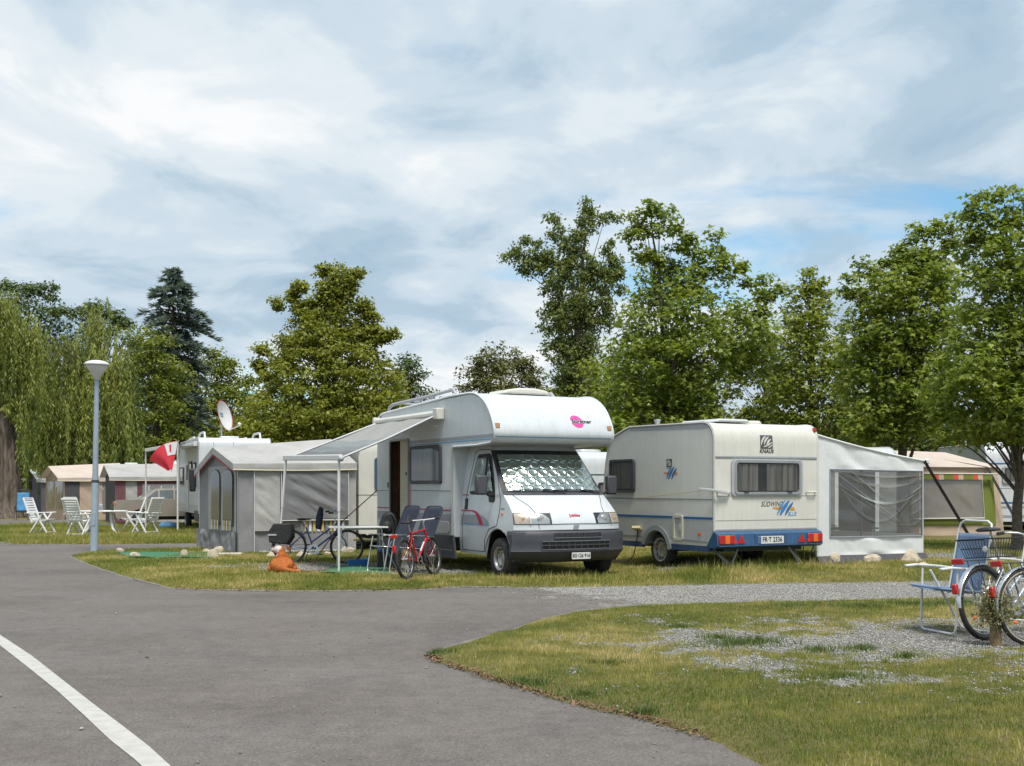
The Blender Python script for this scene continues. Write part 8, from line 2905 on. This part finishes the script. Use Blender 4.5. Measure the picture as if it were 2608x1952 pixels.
# wire basket on the rack
bs = MB()
x0, x1, yw, zb, zt_ = 0.0, 0.40, 0.15, 0.775, 0.95
for z, e in ((zb, 0.0), ((zb + zt_) / 2, 0.025), (zt_, 0.05)):
    bs.tube([(x0 - e, -yw - e, z), (x1 + e, -yw - e, z), (x1 + e, yw + e, z), (x0 - e, yw + e, z)], 0.005 if z < zt_ else 0.008, 5, True)
for k in range(13):
    t = k / 12
    for s in (-1, 1):
        bs.tube([(x0 + (x1 - x0) * t, s * yw, zb), (x0 - 0.05 + (x1 - x0 + 0.1) * t, s * (yw + 0.05), zt_)], 0.003, 4)
    bs.tube([(x0, -yw + 2 * yw * t, zb), (x0 - 0.05, (-yw - 0.05) + (2 * yw + 0.1) * t, zt_)], 0.003, 4)
    bs.tube([(x1, -yw + 2 * yw * t, zb), (x1 + 0.05, (-yw - 0.05) + (2 * yw + 0.1) * t, zt_)], 0.003, 4)
    bs.tube([(x0 + (x1 - x0) * t, -yw, zb), (x0 + (x1 - x0) * t, yw, zb)], 0.003, 4)
bo = bs.build('basket', M_BLACK, bk3)
MB().ball((x0 - 0.03, -0.09, zb + 0.08), (0.006, 0.03, 0.03), 10, 6).build('reflector', M_PALE, bo)
bk4, q = bicycle('bicycle', 'silver bicycle with tan wall tyres cut by the right frame edge', (4.72, 10.75, 0.04), R(22), -5, M_SILVFR, 0.352, 1.10, 'city', 0.025, True, M_MUD, True, None, 0.32)
for b in (bk3, bk4):
    b['group'] = 'near bicycles'

# post with dried flowers in front of the near bicycles
fp_ = thing('flower_post', 'short wooden post holding a glass of dried grasses and flowers', 'planter', (4.40, 10.72, 0.03))
MB().lathe([(0, 0.20), (0.045, 0.20), (0.05, 0.19), (0.05, 0.10), (0.053, -0.03)], 14).build('post', pm('old_wood', (0.20, 0.145, 0.07), 0.9, var=0.35, vscale=30, bump=0.5, bscale=60), fp_)
MB().lathe([(0.0, 0.205), (0.04, 0.205), (0.046, 0.34)], 16).build('glass', M_CLEAR, fp_)
st_, hd_p, hd_n = MB(), [], []
rnd = random.Random(3)
for k in range(60):
    a = rnd.uniform(0, 6.28); sp0 = rnd.uniform(0.02, 0.14); h = rnd.uniform(0.08, 0.27)
    tip = Vector((math.cos(a) * sp0, math.sin(a) * sp0, 0.24 + h))
    st_.tube([(math.cos(a) * 0.02, math.sin(a) * 0.02, 0.21), Vector((math.cos(a) * sp0 * 0.4, math.sin(a) * sp0 * 0.4, 0.24 + h * 0.6)), tip], 0.0022, 4)
    for j in range(34):
        hd_p.append(tip + Vector((rnd.gauss(0, .03), rnd.gauss(0, .03), rnd.gauss(-.05, .07)))); hd_n.append((rnd.gauss(0, 1), rnd.gauss(0, 1), rnd.gauss(0.3, 1)))
st_.build('stems', pm('dry_stem', (0.13, 0.13, 0.05), 0.8), fp_)
M_DRYF = leaf_mat('dry_flowers', (0.075, 0.095, 0.03), (0.36, 0.31, 0.17), 0.2)
leaves('flowers', np.array([tuple(p) for p in hd_p]), np.array(hd_n), RNG.uniform(0.015, 0.04, len(hd_p)), LEAF_OVAL, RNG.uniform(0, 1, len(hd_p)), M_DRYF, fp_)

# ================================================================== stones, mats
M_ROCK = pm('field_stone', (0.46, 0.39, 0.29), 0.9, var=0.25, vscale=9, bump=0.5, bscale=25)


def rock(label, px, py, sx, sy, sz, seed, z=0.0, group=None, mat=None):
    p = gnd(px, py, z)
    rnd = random.Random(seed)
    bm = bmesh.new()
    bmesh.ops.create_icosphere(bm, subdivisions=2, radius=1)
    ph = [rnd.uniform(0, 6) for _ in range(6)]
    for v in bm.verts:
        c = v.co
        k = 1 + 0.13 * math.sin(3 * c.x + ph[0]) + 0.12 * math.sin(4 * c.y + ph[1]) + 0.10 * math.sin(5 * c.z + ph[2]) + rnd.uniform(-.05, .05)
        c *= k
        c.z = max(c.z, -0.55)
        v.co = (c.x * sx, c.y * sy, (c.z + 0.45) * sz)
    me = bpy.data.meshes.new('stone')
    bm.to_mesh(me); bm.free()
    me.polygons.foreach_set('use_smooth', [True] * len(me.polygons))
    me.set_sharp_from_angle(angle=R(38))
    me.materials.append(mat or M_ROCK)
    o = bpy.data.objects.new('stone', me)
    COL.objects.link(o)
    o.location = (p.x, p.y, z)
    o.rotation_euler = (0, 0, rnd.uniform(0, 3.1) if sx == sy else rnd.uniform(-.3, .3))
    return tag(o, label, 'stone', group)


for i, (px, py, sx, sz, lb) in enumerate([(2120, 1442, 0.15, 0.17, 'rounded tan stone on the white tent flap nearest the caravan'), (2221, 1440, 0.16, 0.15, 'blocky tan stone in the middle of the white tent flap'),
                                          (2318, 1438, 0.19, 0.17, 'wedge shaped tan stone at the right end of the white tent flap'), (2352, 1450, 0.12, 0.07, 'small pale stone just right of the wedge shaped stone')]):
    rock(lb, px, py, sx, sx * 0.8, sz, i + 1, 0.10, 'stones on the white tent flap')
for i, (px, py, sx, sz, lb) in enumerate([(307, 1411, 0.10, 0.09, 'pale stone at the far left corner of the green mat'), (345, 1421, 0.14, 0.08, 'flat pale stone on the near left corner of the green mat'),
                                          (470, 1420, 0.10, 0.11, 'round pale stone at the near edge of the green mat'), (541, 1423, 0.14, 0.13, 'tan stone in front of the grey tent at the mat end'),
                                          (556, 1410, 0.11, 0.11, 'grey tan stone against the grey tent front'), (526, 1409, 0.11, 0.06, 'flat stone at the grey tent foot beside the mat')]):
    rock(lb, px, py, sx, sx * 0.8, sz, i + 11, 0.02, 'stones around the green mat')
for i, (px, py, sx, sz, lb) in enumerate([(690, 1421, 0.09, 0.08, 'small tan stone left behind the dog'), (766, 1420, 0.10, 0.08, 'pale stone beneath the blue bicycle rear wheel'), (786, 1418, 0.08, 0.06, 'small brown stone below the blue bicycle cranks'),
                                          (836, 1417, 0.09, 0.07, 'tan stone right of the blue bicycle pedals'), (888, 1412, 0.16, 0.12, 'large tan stone behind the blue bicycle front wheel'), (847, 1424, 0.07, 0.04, 'tiny pale stone under the camp table edge')]):
    rock(lb, px, py, sx, sx * 0.8, sz, i + 31, 0.02, 'stones by the blue bicycle')
p = gnd(586, 1419)
sl = MB().box((0, 0, 0.03), (0.50, 0.18, 0.05)).build('stone_slab', pm('pale_slab', (0.50, 0.47, 0.42), 0.85, var=0.12, vscale=10, bump=0.3), None, bevel=0.01)
sl.location = (p.x, p.y, 0.03); sl.rotation_euler = (R(3), 0, R(8))
tag(sl, 'pale stone slab at the corner of the grey tent', 'stone slab')
M_MAT = pm('green_mat', (0.035, 0.16, 0.085), 0.9, var=0.2, vscale=8, bump=0.6, bscale=90)


def mat_(label, pts):
    P_ = [gnd(px, py, 0.05) for px, py in pts]
    mb = MB().grid(lambda u, v: (P_[0].lerp(P_[1], u).lerp(P_[3].lerp(P_[2], u), v) + Vector((0, 0, 0.035 * svn(u * 6, v * 3, 2)))), 20, 8)
    o = mb.build('ground_mat', M_MAT, None, smooth=80, solid=0.008)
    return tag(o, label, 'mat')


mat_('green ground mat weighted with stones before the grey tent', [(330, 1422), (545, 1422), (535, 1409), (300, 1409)])
mat_('green ground mat under the camp table and navy chairs', [(815, 1462), (1000, 1464), (985, 1446), (850, 1444)])
tp_ = MB().ball((0, 0, 0.10), (0.32, 0.2, 0.16), 16, 8)
o = tp_.build('plastic_sheet', pm('blue_sheet', (0.12, 0.33, 0.60), 0.4, var=0.3, vscale=6, bump=1.0, bscale=10), None, smooth=40)
o.location = (txw(427, 41), 41, 0.04)
tag(o, 'crumpled light blue plastic sheet beside the second motorhome wheel', 'sheet')


# ================================================================== dog
def dog():
    root = thing('dog', 'russet and white dog lying with its back to us', 'dog', (-3.88, 19.85, 0.035), R(8))
    V = [(0, 0.02, 0.13), (0.0, 0.16, 0.145), (0.0, 0.30, 0.16), (-0.01, 0.38, 0.19), (-0.035, 0.42, 0.29), (-0.045, 0.44, 0.385), (-0.135, 0.46, 0.38), (-0.205, 0.48, 0.36),
         (0.13, 0.06, 0.12), (0.19, 0.16, 0.10), (0.20, 0.02, 0.05), (-0.13, 0.06, 0.12), (-0.18, 0.16, 0.10), (-0.20, 0.02, 0.05),
         (0.05, -0.10, 0.07), (0.18, -0.13, 0.045), (0.32, -0.10, 0.04),
         (0.10, 0.40, 0.16), (0.12, 0.46, 0.06), (0.13, 0.62, 0.035), (-0.10, 0.40, 0.16), (-0.12, 0.46, 0.06), (-0.13, 0.62, 0.035)]
    E_ = [(0, 1), (1, 2), (2, 3), (3, 4), (4, 5), (5, 6), (6, 7), (0, 8), (8, 9), (9, 10), (0, 11), (11, 12), (12, 13), (0, 14), (14, 15), (15, 16), (3, 17), (17, 18), (18, 19), (3, 20), (20, 21), (21, 22)]
    rad = [0.155, 0.155, 0.135, 0.105, 0.072, 0.102, 0.062, 0.038, 0.09, 0.07, 0.045, 0.09, 0.07, 0.045, 0.045, 0.035, 0.03, 0.06, 0.05, 0.035, 0.06, 0.05, 0.035]
    me = bpy.data.meshes.new('body')
    me.from_pydata(V, E_, [])
    tmp = bpy.data.objects.new('body', me)
    COL.objects.link(tmp)
    md = tmp.modifiers.new('skin', 'SKIN')
    sv = me.skin_vertices[0].data
    for i, r_ in enumerate(rad):
        sv[i].radius = (r_, r_)
        sv[i].use_root = (i == 0)
    ss = tmp.modifiers.new('sub', 'SUBSURF'); ss.levels = 2; ss.render_levels = 2
    bpy.context.view_layer.update()
    dg = bpy.context.evaluated_depsgraph_get()
    me2 = bpy.data.meshes.new_from_object(tmp.evaluated_get(dg))
    bpy.data.objects.remove(tmp)
    me2.name = 'body'
    # coat colour: russet with white blaze, collar patch and paws
    m = bpy.data.materials.new('dog_coat')
    m.use_nodes = True
    t = m.node_tree
    b = t.nodes['Principled BSDF']
    b.inputs['Roughness'].default_value = 0.8
    at_ = N(t, 'ShaderNodeAttribute', attribute_name='v')
    rp = ramp(t, [(0.0, (0.24, 0.065, 0.012)), (0.55, (0.50, 0.155, 0.030)), (0.7, (0.58, 0.24, 0.07)), (0.80, (0.66, 0.62, 0.56))])
    t.links.new(at_.outputs['Fac'], rp.inputs[0])
    t.links.new(rp.outputs[0], b.inputs['Base Color'])

    def tone(c):
        d1 = math.dist(c, (-0.13, 0.40, 0.41)); d2 = math.dist(c, (-0.09, 0.36, 0.27))
        w = 1.0 if d1 < 0.095 or d2 < 0.04 or (c[1] > 0.52 and c[2] < 0.1) else 0.0
        tip = 0.62 if c[0] > 0.26 else 0.0
        return max(w, tip, 0.44 + 0.10 * (sfbm(c[0] * 5 + 5, c[2] * 5 + c[1] * 4, 3, 2) - 0.5))
    a = me2.attributes.new('v', 'FLOAT', 'FACE')
    a.data.foreach_set('value', [tone(tuple(p.center)) for p in me2.polygons])
    me2.polygons.foreach_set('use_smooth', [True] * len(me2.polygons))
    me2.materials.append(m)
    bo = bpy.data.objects.new('body', me2)
    COL.objects.link(bo); bo.parent = root
    # short coat
    ps = list(me2.polygons)
    pts, nr, vv = [], [], []
    for p in ps:
        k = max(2, int(p.area * 26000))
        vs = [me2.vertices[i].co for i in p.vertices]
        for _ in range(k):
            u_, w_ = random.random(), random.random()
            c = vs[0].lerp(vs[1], u_).lerp(vs[3 % len(vs)].lerp(vs[2], u_), w_)
            t_ = tone(tuple(c)); pts.append(tuple(c)); n_ = p.normal + Vector((0, -0.15, -0.2)); nr.append(tuple(n_)); vv.append(t_ + random.gauss(0, .04) * (1 if t_ < .7 else 0))
    P_, Nn = np.array(pts), np.array(nr)
    Nn /= np.linalg.norm(Nn, axis=1)[:, None]
    n = len(P_)
    sdv = np.cross(Nn, RNG.normal(0, 1, (n, 3))); sdv /= np.linalg.norm(sdv, axis=1)[:, None]
    L_ = RNG.uniform(0.006, 0.016, n)[:, None]
    T = np.stack([P_ - sdv * 0.0015, P_ + sdv * 0.0015, P_ + Nn * L_], 1).reshape(-1, 3)
    tag(np_mesh('fur', T, np.arange(3 * n), 3, m, bo, np.array(vv)), kind='stuff')
    for s in (-1, 1):
        x = -0.03 + s * 0.085
        MB().prism([(x - 0.01, 0.43, 0.455), (x + s * 0.055, 0.42, 0.43), (x + s * 0.065, 0.41, 0.335), (x + s * 0.02, 0.43, 0.36)], (0, 0.025, 0)).build('ear', m, bo, bevel=0.008)
    MB().ball((-0.235, 0.49, 0.365), 0.014, 8, 6).build('nose', M_BLACK, bo)
    for s in (-1, 1):
        MB().ball((-0.115 + 0.02 * s, 0.45 + 0.05 * s, 0.44), 0.010, 8, 6).build('eye', M_BLACK, bo)
    ring = [(-0.03 + 0.088 * math.cos(a), 0.415 + 0.085 * math.sin(a), 0.262 + 0.02 * math.sin(a)) for a in [2 * math.pi * k / 20 for k in range(20)]]
    MB().tube(ring, 0.012, 6, True).build('collar', M_DTRIM, bo)
    return root


dog()
p0, p1 = gnd(748, 1452, 0.05), gnd(858, 1446, 0.06)
pm_ = gnd(800, 1461, 0.05)
mb = MB().tube([(p0 * (1 - t) ** 2 + pm_ * 2 * t * (1 - t) + p1 * t * t) for t in [k / 14 for k in range(15)]], 0.012, 6)
o = mb.build('leash', pm('red_brown_leash', (0.14, 0.05, 0.04), 0.7, var=0.2), None)
tag(o, 'reddish brown leash lying between the dog and the camp table', 'leash')
